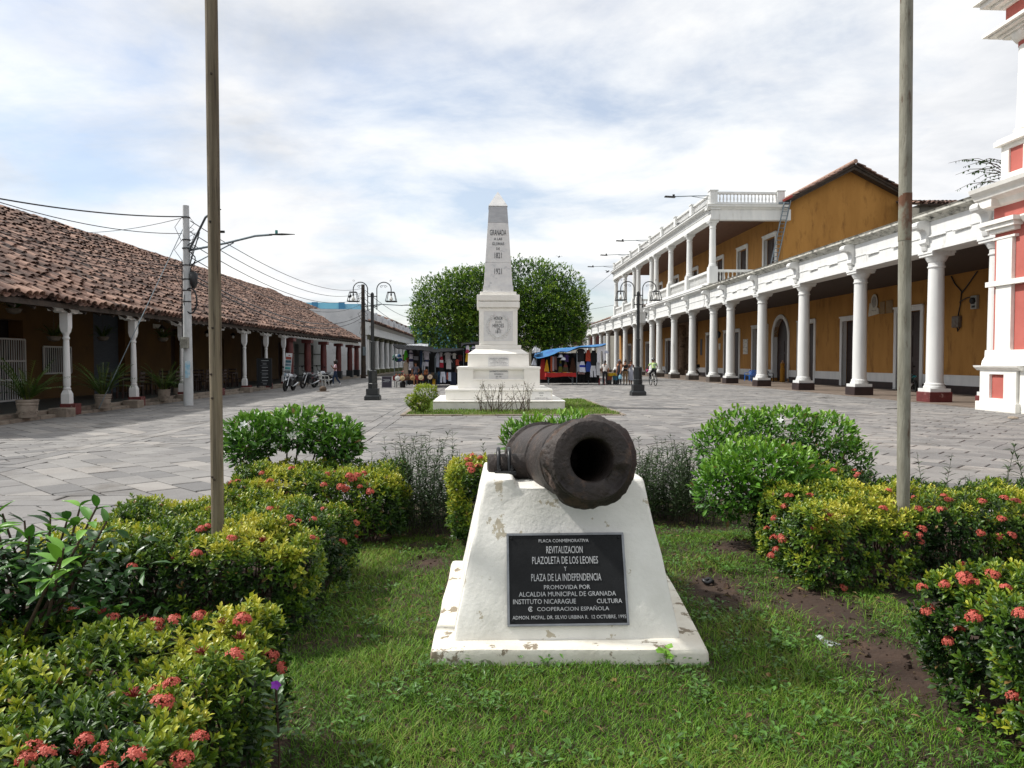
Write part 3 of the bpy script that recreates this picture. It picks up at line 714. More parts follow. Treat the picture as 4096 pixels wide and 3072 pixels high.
# notices
NB = M('printed_notice', C('#d9d6cc'), C('#6f6d68'), sc=14, rough=.6, stretch=(1, .3, 3), lo=.5, hi=.62)
wallbox('wall_notice', 'large white printed notice with rows of lines on the ochre wall', 'notice', 63.2, 64.3, 2.2, 3.5, NB, X=XW2)
wallbox('wall_notice', 'small white notice between two columns on the ochre wall', 'notice', 70.6, 71.1, 2.7, 3.3, NB, X=XW2)
wallbox('wall_board', 'narrow dark board beside the stone portal', 'board', 76.6, 77.2, 2.2, 3.9, BLACKPL, X=XW2)
# hanging lantern in the arcade
hl = thing('hanging_lantern', 'small black lantern hanging on a long chain in the arcade', 'lantern', (20.0, 62.5, 3.6))
m = MB(); m.tube([(20, 62.5, 4.15), (20, 62.5, 5.79)], .02, 5); m.build('chain', BLACKMETAL, hl)
m = MB(); m.lathe([(.05, 4.15), (.2, 4.0), (.2, 3.95), (.14, 3.65), (.05, 3.55)], (20, 62.5, 0), 8); m.build('lantern_body', BLACKMETAL, hl, smooth=30)
# ladder
ld = thing('ladder', 'grey aluminium ladder leaning from the cornice roof to the eaves', 'ladder', (21.3, 54.6, 7.25))
for s in (-.22, .22):
    m = MB(); m.tube([(21.15+s, 54.3, 7.3), (22.75+s, 55.0, 13.62)], .05, 6); m.build('rail', GREYMETAL, ld)
for k in range(20):
    t = (k+.7)/20.5; m = MB(); m.tube([(21.15-.22+1.6*t, 54.3+.7*t, 7.3+6.32*t), (21.15+.22+1.6*t, 54.3+.7*t, 7.3+6.32*t)], .026, 5); m.build('rung', GREYMETAL, ld)
m = MB(); m.cbox((22.7, 54.9, 13.75), (.7, .35, .18), rot=Matrix.Rotation(-.5, 3, 'Y')); tag(m.build('roof_tarp', M('red_tarp', C('#9a3a30'), rough=.6), bevel=.03), 'dark red folded sheet at the ladder top by the eaves', 'sheet')
# floodlight arms on the roof balustrade
for k, (y, px, py) in enumerate(((55.4, 678, 213), (75.8, 613.5, 289/1) , (86.0, 0, 0), (96.6, 0, 0))):
    t = thing('floodlight_arm', ['thin floodlight arm on the near corner of the roof balustrade', 'floodlight arm second from the near corner of the roof', 'floodlight arm third from the near corner of the roof', 'floodlight arm at the far end of the roof balustrade'][k], 'light', (XR-.4, y, 14.2), group='floodlight arms along the roof')
    m = MB(); m.tube([(XR-.38, y, 14.0), (XR-1.6, y, 13.98), (XR-3.0, y, 13.92)], .035, 6); m.tube([(XR-.38, y, 13.75), (XR-1.7, y, 13.95)], .022, 5); m.build('arm', GREYMETAL, t)
    m = MB(); m.cbox((XR-3.35, y, 13.90), (.8, .34, .09), rot=Matrix.Rotation(.05, 3, 'Y')); h = m.build('lamp_head', BLACKPL, t, bevel=.02)
    m = MB(); m.box(XR-3.15, XR-3.0, y-.06, y+.06, 13.95, 14.08); m.build('sensor', BLACKPL, h)

# ============================================================ RIGHT: FAR ARCADE
r3 = thing('far_arcade_building', 'far low ochre arcade with white columns and tiled roof beyond the balcony', 'building', (XR, 100, 0))
lower_cols(r3, [102.6, 108.9, 115.6, 121.6], XR, .42, GREYBASE)
entablature(r3, XR, 97.4, 123, WHITE)
m = MB(); m.wall('y', 97.65, 124, XW2, XW2+.5, 0, 7.0, [(101, 103.4, -1, 4), (107, 109.4, -1, 4), (114, 116.4, -1, 4)]); m.build('wall', OCHRE, r3)
for a in (101, 107, 114): door(r3, XW2, a, a+2.4, .05, 4)
m = MB(); m.box(XR+.45, XW2, 97.6, 123, 5.8, 5.95); m.build('ceiling', CEIL, r3)
pitched(r3, (XR-.3, 97.7, 7.22), (XR-.3, 123.2, 7.22), (23.5, 97.7, 9.6), du=.7, dv=.7, r=.28, nobj=60, score=lambda p: -abs(p.x-XR)-p.y*.02)

# ============================================================ RED BUILDING, right edge
pk = thing('red_building', 'red and white two-tier building corner with pilasters at the right edge', 'building', (19, 20, 0))
XP = 16.45
m = MB(); m.box(XP+.35, 24, 5, 23.1, 0, 6.2); m.build('wall', PINK, pk)
# slab coloured like the unlit inside of an arched opening on the plaza side
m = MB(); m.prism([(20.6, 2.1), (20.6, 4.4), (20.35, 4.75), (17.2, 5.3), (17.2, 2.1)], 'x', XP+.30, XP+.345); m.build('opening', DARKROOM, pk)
# corner pier
m = MB(); m.box(XP, XP+1.3, 21.5, 23.35, 1.45, 5.9); pr = m.build('pier', PINK, pk)
m = MB(); m.box(XP-.12, XP+.02, 22.42, 23.12, 1.9, 5.45); m.build('pilaster', WHITE2, pr, bevel=.015)
m = MB(); m.prism([(XP-.25,1.45),(XP-.22,1.6),(XP-.14,1.72),(XP-.13,1.95),(XP+.5,1.95),(XP+.5,1.45)], 'y', 20.6, 23.55); m.build('base_moulding', WHITE2, pr)
m = MB(); m.box(XP-.2, XP+.1, 20.4, 23.5, 3.98, 4.14); m.build('string_course', WHITE2, pr)
pd = MB(); pd.wall('y', 21.9, 23.55, XP-.28, XP-.12, 0, 1.45, [(22.45, 23.1, .42, 1.18)]); pd.box(XP-.119, XP+1.4, 21.9, 23.55, 0, 1.449); pdo = pd.build('corner_pedestal', WHITE2, pk)
m = MB(); m.box(XP-.19, XP-.118, 22.451, 23.099, .421, 1.179); m.build('panel', PINK, pdo)
m = MB(); m.box(XP-.36, XP+1.4, 21.8, 23.65, 0, .3); m.build('base_step', WHITE2, pdo, bevel=.02)
m = MB(); m.prism([(XP-.28,1.30),(XP-.40,1.40),(XP-.42,1.46),(XP+.4,1.46),(XP+.4,1.30)], 'y', 21.7, 23.7); m.build('cap_moulding', WHITE2, pdo)
pe = MB(); pe.wall('y', 14, 21.85, XP-.2, XP-.04, 0, 1.45, [(19.5, 21.3, .42, 1.15)]); pe.box(XP-.039, XP+1.2, 14, 21.85, 0, 1.44); pe.build('wall_base', WHITE2, pk)
m = MB(); m.box(XP-.12, XP-.038, 19.51, 21.29, .421, 1.149); m.build('panel', M('dark_red_panel', C('#4b1d1c'), rough=.7), pk)
# capital of pilaster, red frieze, cornice
m = MB()
for dx, z0_, z1_ in ((.14, 5.45, 5.52), (.2, 5.66, 5.78), (.3, 5.78, 5.92), (.38, 5.92, 6.05)):
    m.box(XP-dx, XP+.1, 22.42-dx, 23.12+dx, z0_, z1_)
m.prism([(XP-.02,5.75),(XP-.1,5.85),(XP-.2,6.0),(XP-.2,6.05),(XP+.5,6.05),(XP+.5,5.75)], 'y', 8, 22.0); m.build('capital', WHITE2, pk)
m = MB(); m.box(XP-.02, XP+1.4, 8, 23.4, 6.05, 6.55); m.build('frieze', PINK, pk)
m = MB(); m.prism([(XP-.02,6.5),(XP-.12,6.55),(XP-.2,6.7),(XP-.45,6.78),(XP-.5,6.9),(XP-.62,7.0),(XP-.66,7.12),(XP+1.6,7.2),(XP+1.6,6.5)], 'y', 8, 23.75)
m.prism([(23.4,6.5),(23.5,6.55),(23.6,6.7),(23.75,6.9),(23.85,7.1),(23.0,7.2),(23.0,6.5)], 'x', XP-.4, XP+1.58); m.build('cornice', WHITE2, pk)
# upper tier: pedestal with red panel, round column, entablature
m = MB(); m.wall('y', 21.6, 22.95, XP-.14, XP-.02, 7.21, 8.35, [(22.0, 22.62, 7.45, 8.2)]); m.box(XP-.019, XP+1.5, 21.6, 22.95, 7.21, 8.349); up = m.build('upper_pedestal', WHITE2, pk)
m = MB(); m.box(XP-.08, XP-.02, 22.001, 22.619, 7.451, 8.199); m.build('panel', PINK, up)
m = MB(); m.box(XP-.30, XP+1.6, 21.45, 23.1, 8.35, 8.5); m.box(XP-.24, XP+1.6, 21.5, 23.05, 8.5, 8.56); m.build('cap_moulding', WHITE2, up)
m = MB(); m.lathe([(.46,8.56),(.46,8.62),(.40,8.68),(.42,8.74),(.36,8.8),(.34,8.86),(.33,9.5),(.31,11.3)], (XP+.33, 22.4, 0), 24); uc = m.build('upper_column', WHITE2, pk, smooth=35)
m = MB(); m.lathe([(.325,11.3),(.325,11.42)], (XP+.33, 22.4, 0), 24); m.build('neck_band', PINK, uc, smooth=40)
m = MB(); m.lathe([(.33,11.42),(.40,11.46),(.5,11.6),(.52,11.66)], (XP+.33, 22.4, 0), 24); m.build('capital', WHITE2, uc, smooth=40)
def ring_cornice(z, pr_, x0_=XP-.17, y1_=22.95):
    m = MB()
    for k, (d, za, zb) in enumerate(pr_): m.box(x0_-d, x0_+4, 10, y1_+d, z+za, z+zb)
    return m
ring_cornice(11.66, ((.0, 0, .06), (.1, .06, .14), (.28, .14, .2), (.4, .2, .3))).build('cornice', WHITE2, pk)
m = MB(); m.box(XP-.12, XP+4, 10, 22.9, 11.96, 12.6); m.build('frieze', PINK, pk)
ring_cornice(12.6, ((.05, 0, .1), (.25, .1, .2), (.45, .2, .34), (.6, .34, .5))).build('cornice', WHITE2, pk)
m = MB(); m.box(XP+1.5, 24, 8, 22.6, 6.2, 11.66); m.build('upper_wall', PINK, pk)
# ============================================================ LEFT: LONG TILED HOUSE
l1 = thing('tiled_arcade_house', 'long low house with weathered clay tile roof over a shaded veranda', 'building', (-16, 45, 0))
XE, ZE, XRG, ZRG = -12.0, 3.27, -20.0, 7.86
XL, XLW = -12.35, -16.2
def lrk(a, b):      # a along +y from 16.5, b up the slope
    lim = 73.3-(b/9.2)*2.2
    return 16.5+a < lim
U = Vector((0, 1, .0062)).normalized(); V = (Vector((XRG, 0, ZRG))-Vector((XE, 0, ZE))); LV = V.length; V.normalize()
def lscore(p):
    x, y, d = proj(p); return (1/d**2) if -20 < x < 1024 else 0
m = MB(); SG = .0062*55
m.add([(XE,16.5,ZE-.06),(XE,73.2,ZE-.06+SG),(XRG,71.1,ZRG-.06+SG),(XRG,16.5,ZRG-.06),(XE,16.5,ZE-.2),(XE,73.2,ZE-.2+SG),(XRG,71.1,ZRG-.2+SG),(XRG,16.5,ZRG-.2)],
      [(0,1,2,3),(7,6,5,4),(0,4,5,1),(1,5,6,2),(2,6,7,3),(3,7,4,0)]); lroof = m.build('roof', TIMBER, l1)
tile_field(lroof, 'tiles', (XE+.1, 16.5, ZE-.02), U, V, int(58/.33), int(LV/.40), .33, .40, .135, keep=lrk, sag=.09, nobj=300, score=lscore)
m = MB()
y = 16.5
while y < 71:
    m.lathe([(.13, 0), (.11, .5)], n=8); k = 16
    for i in range(len(m.v)-k, len(m.v)):
        p = m.v[i]; m.v[i] = (XRG+p[0], y+p[2], ZRG+.02+(y-16.5)*.0062+p[1]*.8+.03*fbm(y*.5, 1)); 
    y += .42
m.build('ridge_tiles', TILE_A, lroof, smooth=60, kind='stuff')
m = MB(); m.add([(XRG-.05,16.5,0),(XRG-.05,71,0),(XRG-.05,71,ZRG-.2),(XRG-.05,16.5,ZRG-.2)], [(0,1,2,3)])
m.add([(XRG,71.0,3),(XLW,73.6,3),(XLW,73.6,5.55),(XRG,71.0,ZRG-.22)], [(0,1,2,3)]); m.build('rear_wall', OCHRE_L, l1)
# wall with openings
lops = [(23.6, 26.7, .2, 3.02), (27.8, 29.6, 1.12, 2.15), (31.4, 34.1, .2, 3.6), (39.0, 40.2, .2, 3.3), (45.5, 46.8, .2, 3.0), (50.0, 51.4, .2, 3.1), (54.5, 56.2, .2, 3.2), (59.0, 60.6, .2, 3.1)]
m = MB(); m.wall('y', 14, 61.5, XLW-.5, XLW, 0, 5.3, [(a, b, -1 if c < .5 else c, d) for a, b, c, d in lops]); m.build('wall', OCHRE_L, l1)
m = MB(); m.wall('y', 61.52, 75, XLW-.48, XLW+.01, 0, 5.3, [(64, 65.4, -1, 3.1), (69.5, 71, -1, 3.1)]); m.build('wall', M('pale_grey_plaster', C('#a9adac'), C('#959998'), sc=1, rough=.85), l1)
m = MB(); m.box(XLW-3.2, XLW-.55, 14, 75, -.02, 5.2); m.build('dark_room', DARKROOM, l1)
GREEN_T = M('dark_green_trim', C('#2f3a2c'), rough=.7)
for a, b in ((61.6, 63.9), (65.5, 69.4), (71.1, 74.9)):
    for z in (.3, 1.1, 2.2):
        q = MB(); q.box(XLW+.01, XLW+.05, a, b, z, z+.1); q.build('trim', GREEN_T, l1)
SHUT = M('blue_grey_shutter', C('#3f4750'), C('#343b43'), sc=3, rough=.6, stretch=(1, 1, 8))
GRIL = M('grey_white_ironwork', C('#b6b6b2'), rough=.6)
def grille(y0, y1, z0, z1, nb, bars=(), name='window_grille'):
    m = MB(); X = XLW+.06
    for z in (z0, z1)+tuple(bars): m.box(X-.02, X+.02, y0, y1, z-.03, z+.03)
    for y in (y0, y1): m.box(X-.021, X+.021, y-.03, y+.03, z0, z1)
    gr = m.build(name, GRIL, l1)
    for k in range(nb):
        y = y0+(y1-y0)*(k+1)/(nb+1); q = MB(); q.tube([(X, y, z0), (X, y, z1)], .018, 5); q.build('bar', GRIL, gr)
grille(23.6, 26.7, .25, 2.35, 24, (.95, 1.6), 'gate'); grille(27.8, 29.6, 1.14, 2.13, 12)
for a, b, c, d in (lops[2], lops[3], lops[4], lops[5], lops[6], lops[7]):
    m = MB(); m.box(XLW-.36, XLW-.3, a, b, .2, d); m.build('door', SHUT if a < 35 else DARKWOOD, l1)
# raised veranda floor, kerb stones, steps
vd = MB(); vd.box(XLW-.6, -12.62, 12, 76.5, -.05, .20); struct(vd.build('veranda_floor', M('dark_floor_tile', C('#3d3f3c'), C('#2e302e'), sc=2, rough=.5)))
kerb = thing('veranda_kerb', 'worn stone kerb of two low courses along the shaded veranda', 'kerb', (-12.4, 45, 0))
y = 12.0; ks = 0
while y < 76:
    l = R.uniform(.9, 1.3); z = .205+R.uniform(-.012, .012); q = MB(); q.box(-12.61, -12.34, y, y+l-.02, -.03, z); q.build('kerb_stone', STONE, kerb, bevel=.015); y += l
y = 12.0
while y < 76:
    l = R.uniform(.9, 1.3); z = .095+R.uniform(-.01, .01); q = MB(); q.box(-12.335, -12.06, y, y+l-.02, -.03, z); q.build('kerb_stone', STONE, kerb, bevel=.015); y += l
# white turned wooden columns
cm = MB()
cm.frus(0, 0, 0, .30, .12, .12, .115, .115); cm.frus(0, 0, .30, .42, .115, .115, .075, .075)
cm.lathe([(.085,.42),(.105,.45),(.105,.48),(.08,.51),(.10,.56),(.10,.9),(.088,1.7),(.078,1.95),(.075,1.98),(.095,2.0),(.10,2.04),(.075,2.08),(.08,2.12),(.11,2.2)], n=14)
cm.frus(0, 0, 2.2, 2.36, .09, .09, .118, .118); cm.box(-.118, .118, -.118, .118, 2.36, 2.80)
CMM = cm.mesh('veranda_column', WHITE, smooth=35)
bk = MB(); bk.prism([(-.78,.0),(-.7,-.16),(-.52,-.13),(-.34,-.19),(-.14,-.15),(.14,-.15),(.34,-.19),(.52,-.13),(.7,-.16),(.78,.0)], 'x', -.12, .12); BKM = bk.mesh('bracket', WHITE)
rb = MB(); rb.box(-.13, .32, -.17, .17, -.33, 0); RBM = rb.mesh('red_plinth', MAROON, bevel=.02)
for y in (18.2, 22.4, 26.6, 30.8, 34.7, 38.7, 42.5, 46.2):
    c = obj('veranda_column', CMM, l1, loc=loc_in(l1, (XL, y, .34)), rot=(0, 0, R.uniform(-.03, .03)), scale=(1, 1, .955))
    obj('bracket', BKM, c, loc=(0, 0, 2.98)); obj('red_plinth', RBM, c)
m = MB(); m.box(XL-.10, XL+.10, 16.6, 47, 3.19, 3.235); m.build('beam', WHITE, l1)
m = MB(); m.box(XL-.12, XL+.12, 47.01, 73, 3.10, 3.36); m.build('beam', WHITE, l1)
rc = MB(); rc.lathe([(.24, .55), (.24, 2.2), (.21, 2.85)], n=14); rc.box(-.34, .34, -.34, .34, 2.85, 3.09); RCM = rc.mesh('red_column', M('dark_red_column_paint', C('#66302c'), C('#552522'), C('#421c1a'), sc=2, rough=.55), smooth=40)
db = MB(); db.box(-.29, .29, -.29, .29, 0, .75); DBM = db.mesh('dark_plinth', M('blue_black_plinth', C('#20242a'), rough=.6), bevel=.02)
for y in (47.8, 52.6, 57.8, 63.7, 69.0, 72.6):
    c = obj('red_column', RCM, l1, loc=loc_in(l1, (XL-.05, y, 0))); obj('dark_plinth', DBM, c)
# eave rafters ends
m = MB()
for k in range(65):
    y = 17+k*.85; p0 = Vector((XE-.05, y, ZE-.22+(y-16.5)*.0062)); p1 = p0+V*4.2; m.tube([tuple(p0-Vector((0,0,.05))), tuple(p1-Vector((0,0,.05)))], .05, 4)
m.build('rafters', TIMBER, l1)
# stone blocks standing on the kerb by the pots and columns
for k, (y, lab) in enumerate(((21.6, 'rough stone block against the first veranda column'), (25.9, 'rough stone block against the second veranda column'), (30.2, 'rough stone block by the third veranda column'), (38.0, 'rough stone block by the veranda column near the menu board'))):
    q = MB(); q.box(-12.3, -11.78, y-.28, y+.2, -.02, .26); tag(q.build('stone_block', STONE, bevel=.03), lab, 'stone block', 'stone blocks on the veranda kerb')

# ---------- potted palms
POT = M('carved_terracotta_grey', C('#9a8f82'), C('#7f7468'), C('#5f564d'), sc=5, rough=.9, bump=.5, bsc=16, thr=(.56, .7))
PALM = M('palm_leaf', None, rough=.45, src='rgb', transl=.25)
def strip_leaf(P0, D, L, w, droop, n=4, twist=0.0):
    D = D.normalized(); S = D.cross(Vector((0, 0, 1)))
    if S.length < .05: S = Vector((1, 0, 0))
    S.normalize(); pts = []; p = P0.copy(); d = D.copy()
    for k in range(n+1):
        t = k/n; ww = w*(math.sin(pi*min(1, t*.9+.1))**.7)*(1-t*.6)
        pts.append((p-S*ww, p+S*ww)); p = p+d*(L/n); d = (d-Vector((0, 0, droop/n))).normalized()
    return pts
def palm_mesh(seed, nf=16, H=1.0):
    r = random.Random(seed); V, F, Cc = [], [], []
    def add(pts, c):
        o = len(V)
        for a, b in pts: V.extend([tuple(a), tuple(b)]); Cc.extend([c, c])
        for k in range(len(pts)-1): F.append((o+2*k, o+2*k+1, o+2*k+3, o+2*k+2))
    for f in range(nf):
        az = 2*pi*f/nf*2.4+r.uniform(-.3, .3); el = r.uniform(.7, 1.35); L = H*r.uniform(.75, 1.1)
        d = Vector((cos(az)*cos(el), sin(az)*cos(el), sin(el))); p = Vector((cos(az)*.06, sin(az)*.06, 0)); n = 9; dr = r.uniform(.7, 1.5)
        pts = []; 
        for k in range(n+1):
            pts.append(p.copy()); p = p+d*(L/n); d = (d-Vector((0, 0, dr/n))).normalized()
        add([(q-Vector((.006, .006, 0)), q+Vector((.006, .006, 0))) for q in pts], (.10, .13, .02))
        for k in range(2, n+1):
            dd = (pts[k]-pts[k-1]).normalized(); S = dd.cross(Vector((0, 0, 1))).normalized()
            for s in (-1, 1):
                for h in (0, .5):
                    q = pts[k-1].lerp(pts[k], h); c = r.uniform(.6, 1.2)
                    add(strip_leaf(q, dd*.75+S*s*.9, L*.30*r.uniform(.8, 1.1)*(1-.4*k/n), .016, .8, 3), (.055*c, .12*c, .018*c))
    return fast_mesh('fronds', V, F, PALM, np.array(Cc))
pm = MB(); pm.lathe([(.20,0),(.235,.02),(.25,.08),(.285,.34),(.29,.36),(.275,.38),(.295,.40),(.31,.44),(.30,.47),(.285,.485),(.31,.50),(.32,.55),(.30,.58),(.275,.58),(.26,.50),(.02,.5)], n=24)
POTM = pm.mesh('pot', POT, smooth=40)
cv = MB()
for k in range(9):
    a = 2*pi*k/9; cx, cy = .268*cos(a), .268*sin(a)
    pts = [(cx*(1+.012*j)+(-sin(a))*.07*cos(j*.9)*(1-j*.08), cy*(1+.012*j)+cos(a)*.07*cos(j*.9)*(1-j*.08), .15+.055*sin(j*.9)*(1-j*.06)+.03) for j in range(8)]
    cv.tube(pts, .014, 5)
CVM = cv.mesh('relief', POT, smooth=60)
for k, (px, py, s, lab) in enumerate(((27.5, 412, 1.12, 'leftmost carved clay pot with a dark bushy palm'), (103, 405, 1.05, 'carved clay pot with palm between the first two veranda columns'), (164, 397.5, 1.0, 'carved clay pot with tall palm just left of the concrete utility pole'), (176.5, 395.5, .62, 'small dark pot with leafy plant beside the concrete utility pole'))):
    p = WX(px, py, -12.02 if k < 3 else -12.9); t = thing('potted_palm', lab, 'potted palm', (-12.02 if k < 3 else -12.9, p.y, .10 if k < 3 else .205), group='potted palms along the veranda')
    if k < 3: t.location.z = .10
    s *= .82; po_ = obj('pot', POTM, t, scale=s*.92); obj('relief', CVM, po_)
    obj('fronds', palm_mesh(40+k, 30 if k < 3 else 14, (1.15, 1.25, 1.1, .7)[k]), t, loc=(0, 0, .5*s))
    q = MB(); q.tube([(.02, .02, .45*s), (.03, .02, .85*s)], .03, 6); q.tube([(-.05, .0, .45*s), (-.07, .02, .8*s)], .025, 6); q.build('stem', TIMBER, t, world=False)
# hanging ferns under the eave
for k, (px, py, Y, lab) in enumerate(((54, 338, 24.5, 'hanging basket fern nearest the left edge under the eave'), (103, 338, 28.0, 'hanging basket fern in front of the dark shutter door'), (163, 339, 31.5, 'hanging basket fern left of the concrete utility pole'), (14, 310, 22.0, 'white hanging basket high in the upper left veranda corner'))):
    p = W(px, py, Y); p.x = max(p.x, -15.6); t = thing('hanging_fern', lab, 'hanging plant', p, group='hanging ferns under the veranda eave')
    q = MB(); q.lathe([(.02, -.12), (.15, -.08), (.21, .03), (.2, .05)], n=12); q.build('basket', M('grey_brown_basket', C('#6f675c'), C('#575046'), sc=9, rough=.8), t, smooth=40, world=False)
    q = MB(); q.tube([(0, 0, 0), (0, 0, 3.6-p.z)], .008, 4); q.build('hanger', BLACKMETAL, t, world=False)
    obj('fronds', palm_mesh(60+k, 22, .55), t, loc=(0, 0, .03))
# framed notice and dish lamps under the eave
q = MB(); q.box(XLW+.01, XLW+.05, 36.9, 37.7, 3.2, 3.42); tag(q.build('framed_notice', PAPER, bevel=.01), 'small white framed notice on the veranda wall under the eave', 'notice')
for k, (px, py, Y) in enumerate(((162, 326, 33), (207, 325, 38.5), (233, 327, 41.5))):
    p = W(px, py, Y); p.x = max(min(p.x, -12.7), -15.9); p.z = 2.95; t = thing('veranda_lamp', ['black shade lamp hanging left of the concrete utility pole', 'black shade lamp hanging left of the wooden pole', 'black shade lamp hanging right of the wooden pole'][k], 'lamp', p, group='shade lamps hanging in the veranda')
    q = MB(); q.lathe([(.03, .22), (.16, .08), (.17, .06)], n=10, cap=False); q.tube([(0, 0, .2), (0, 0, .72)], .01, 4); q.build('shade', BLACKMETAL, t, world=False, smooth=50)
    q = MB(); q.lathe([(.03, .06), (.07, 0), (.06, -.07), (.02, -.1)], n=10); q.build('bulb', GLASSLAMP, t, world=False, smooth=60)

# ============================================================ LEFT: WHITE COLONNADE
l2 = thing('white_colonnade', 'white flat-fronted building with a row of white columns and parapet', 'building', (-14, 80, 0))
WDIRT = M('grimy_white_plaster', C('#d9dadb'), C('#c8c9cb'), C('#a3a4a5'), sc=.9, rough=.85, bump=.2, bsc=8, thr=(.58, .72), sc3=1.1)
m = MB(); m.prism([(-20.2, 0), (-12.3, 0), (-12.3, 6.9), (-12.9, 7.0), (-18.2, 7.05), (-18.2, 6.85), (-20.2, 7.35)], 'y', 78.2, 78.6); m.box(-16.4, -15.9, 78.61, 128, 0, 7.0); m.build('wall', WDIRT, l2)
m = MB(); m.box(-13.0, -12.45, 78.62, 128, 5.9, 6.95); m.build('parapet', WDIRT, l2)
for k in range(9):
    y = 79.4+k*5.9; q = MB(); q.box(-12.52, -12.2, y-.25, y+.25, 5.95, 7.08); q.build('parapet_pier', WDIRT, l2)
m = MB(); m.prism([(-12.9,4.35),(-12.0,4.35),(-12.0,5.2),(-11.75,5.35),(-11.5,5.5),(-11.5,5.6),(-12.4,5.7),(-12.9,5.7)], 'y', 78.0, 128); m.build('entablature', WHITE, l2)
pitched(l2, (-11.45, 78.0, 5.62), (-11.45, 128, 5.62), (-12.44, 78.0, 5.98), du=.6, dv=.5, r=.22, nobj=50, score=lambda p: -p.y)
wc = MB(); wc.lathe([(.34,.62),(.36,.68),(.30,.75),(.275,.85),(.27,2.2),(.235,3.75),(.26,3.78),(.26,3.84),(.235,3.87)], n=16)
LC = wc.mesh('column', WHITE, smooth=35)
wk = MB(); wk.lathe([(.24,3.86),(.25,4.0),(.30,4.15),(.40,4.3)], n=12); wk.box(-.38, .38, -.38, .38, 4.27, 4.35); LCAP = wk.mesh('capital', M('mossy_stone_capital', C('#5c5b45'), C('#7e7c68'), sc=6, rough=.9), smooth=35)
MOSS = M('mossy_green_plinth', C('#6a6d45'), C('#54573a'), sc=3, rough=.85)
wp = MB(); wp.box(-.38, .38, -.38, .38, 0, .62); LP = wp.mesh('pedestal', MOSS, bevel=.02)
for y in (79.0, 81.8, 86.0, 90.6, 95.2, 99.9, 104.8, 109.8, 114.8, 119.8, 124.8):
    c = obj('column', LC, l2, loc=loc_in(l2, (-12.4, y, 0))); obj('capital', LCAP, c); obj('pedestal', LP, c)
for y in (84, 93.5, 103):
    q = MB(); q.box(-15.9, -15.84, y, y+2.4, 0, 3.3); q.build('door', M('light_blue_door', C('#6f9fbd'), rough=.6), l2)
m = MB(); m.box(-15.9, -12.0, 78.0, 128, -.05, .15); m.build('floor', STONE, l2)
m = MB(); m.box(-15.88, -12.95, 78.7, 128, 4.4, 4.5); m.build('ceiling', CEIL, l2)
# tiled roof house behind it
l3 = thing('rear_tiled_house', 'brown tiled roof rising behind the white side wall', 'building', (-23, 84, 0))
m = MB(); m.box(-26.5, -19.6, 79.5, 96, 0, 7.3); m.build('wall', WDIRT, l3)
pitched(l3, (-18.6, 79.2, 7.1), (-18.6, 96, 7.1), (-23.4, 79.2, 9.1), du=.5, dv=.5, r=.2, nobj=60, score=lambda p: -p.y)
pitched(l3, (-28.0, 79.2, 7.1), (-28.0, 96, 7.1), (-23.4, 79.2, 9.1), du=.9, dv=.8, r=.35)
l4 = thing('far_tiled_roof_house', 'far house with red tiled roof above the white parapet', 'building', (-19, 116, 0))
m = MB(); m.box(-22, -13.2, 106, 129, 0, 7.2); m.build('wall', WDIRT, l4)
pitched(l4, (-13.0, 106, 7.2), (-13.0, 130, 7.2), (-17.5, 106, 8.9), du=.7, dv=.7, r=.28, nobj=40, score=lambda p: -p.y)
# blue buildings
BLUE = M('sky_blue_plaster', C('#86bdd6'), C('#78b0cb'), sc=.6, rough=.8)
BLUE_D = M('blue_trim', C('#3f7fa6'), rough=.7)
b1 = thing('blue_rooftop_building', 'bright blue flat rooftop storey above the white side wall', 'building', (-19, 108, 0))
m = MB(); m.box(-24.5, -17.2, 104, 105.9, 0, 9.55); m.build('wall', BLUE, b1)
m = MB(); m.box(-24.6, -19.8, 103.8, 103.99, 8.85, 9.7); m.build('parapet', M('pale_blue_parapet', C('#7fc4dd'), rough=.7), b1)
for x in (-23.4, -19.7): q = MB(); q.box(x-.4, x+.4, 103.6, 103.79, 8.5, 9.75); q.build('pier', BLUE_D, b1)
b2 = thing('blue_corner_building', 'light blue two-storey building at the end of the street', 'building', (-7, 134, 0))
m = MB(); m.wall('x', -15.5, -1.5, 134, 134.5, 0, 7.9, [(-13.4, -12.0, 4.6, 6.6), (-9.6, -8.2, 4.6, 6.6), (-6.0, -4.6, 4.6, 6.6), (-13.4, -12.0, .2, 2.9), (-9.6, -8.2, .2, 2.9), (-6.0, -4.6, .2, 2.9)]); m.build('wall', BLUE, b2)
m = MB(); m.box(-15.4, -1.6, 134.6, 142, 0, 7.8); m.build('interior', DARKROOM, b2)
for x in (-14.6, -11, -7.2, -3): q = MB(); q.box(x-.22, x+.22, 133.8, 133.99, 0, 7.7); q.build('pilaster', BLUE_D, b2)
for z in (3.6, 7.5): q = MB(); q.box(-15.6, -1.4, 133.7, 133.98, z, z+.3); q.build('string_course', M('pale_blue_parapet', None), b2)
q = MB(); q.box(-15.4, -2, 133.1, 133.7, 3.4, 3.55); q.build('balcony', BLUE_D, b2)
for k in range(28): q = MB(); q.box(-15.3+k*.48, -15.26+k*.48, 133.12, 133.16, 3.56, 4.4); q.build('railing_bar', BLACKMETAL, b2)
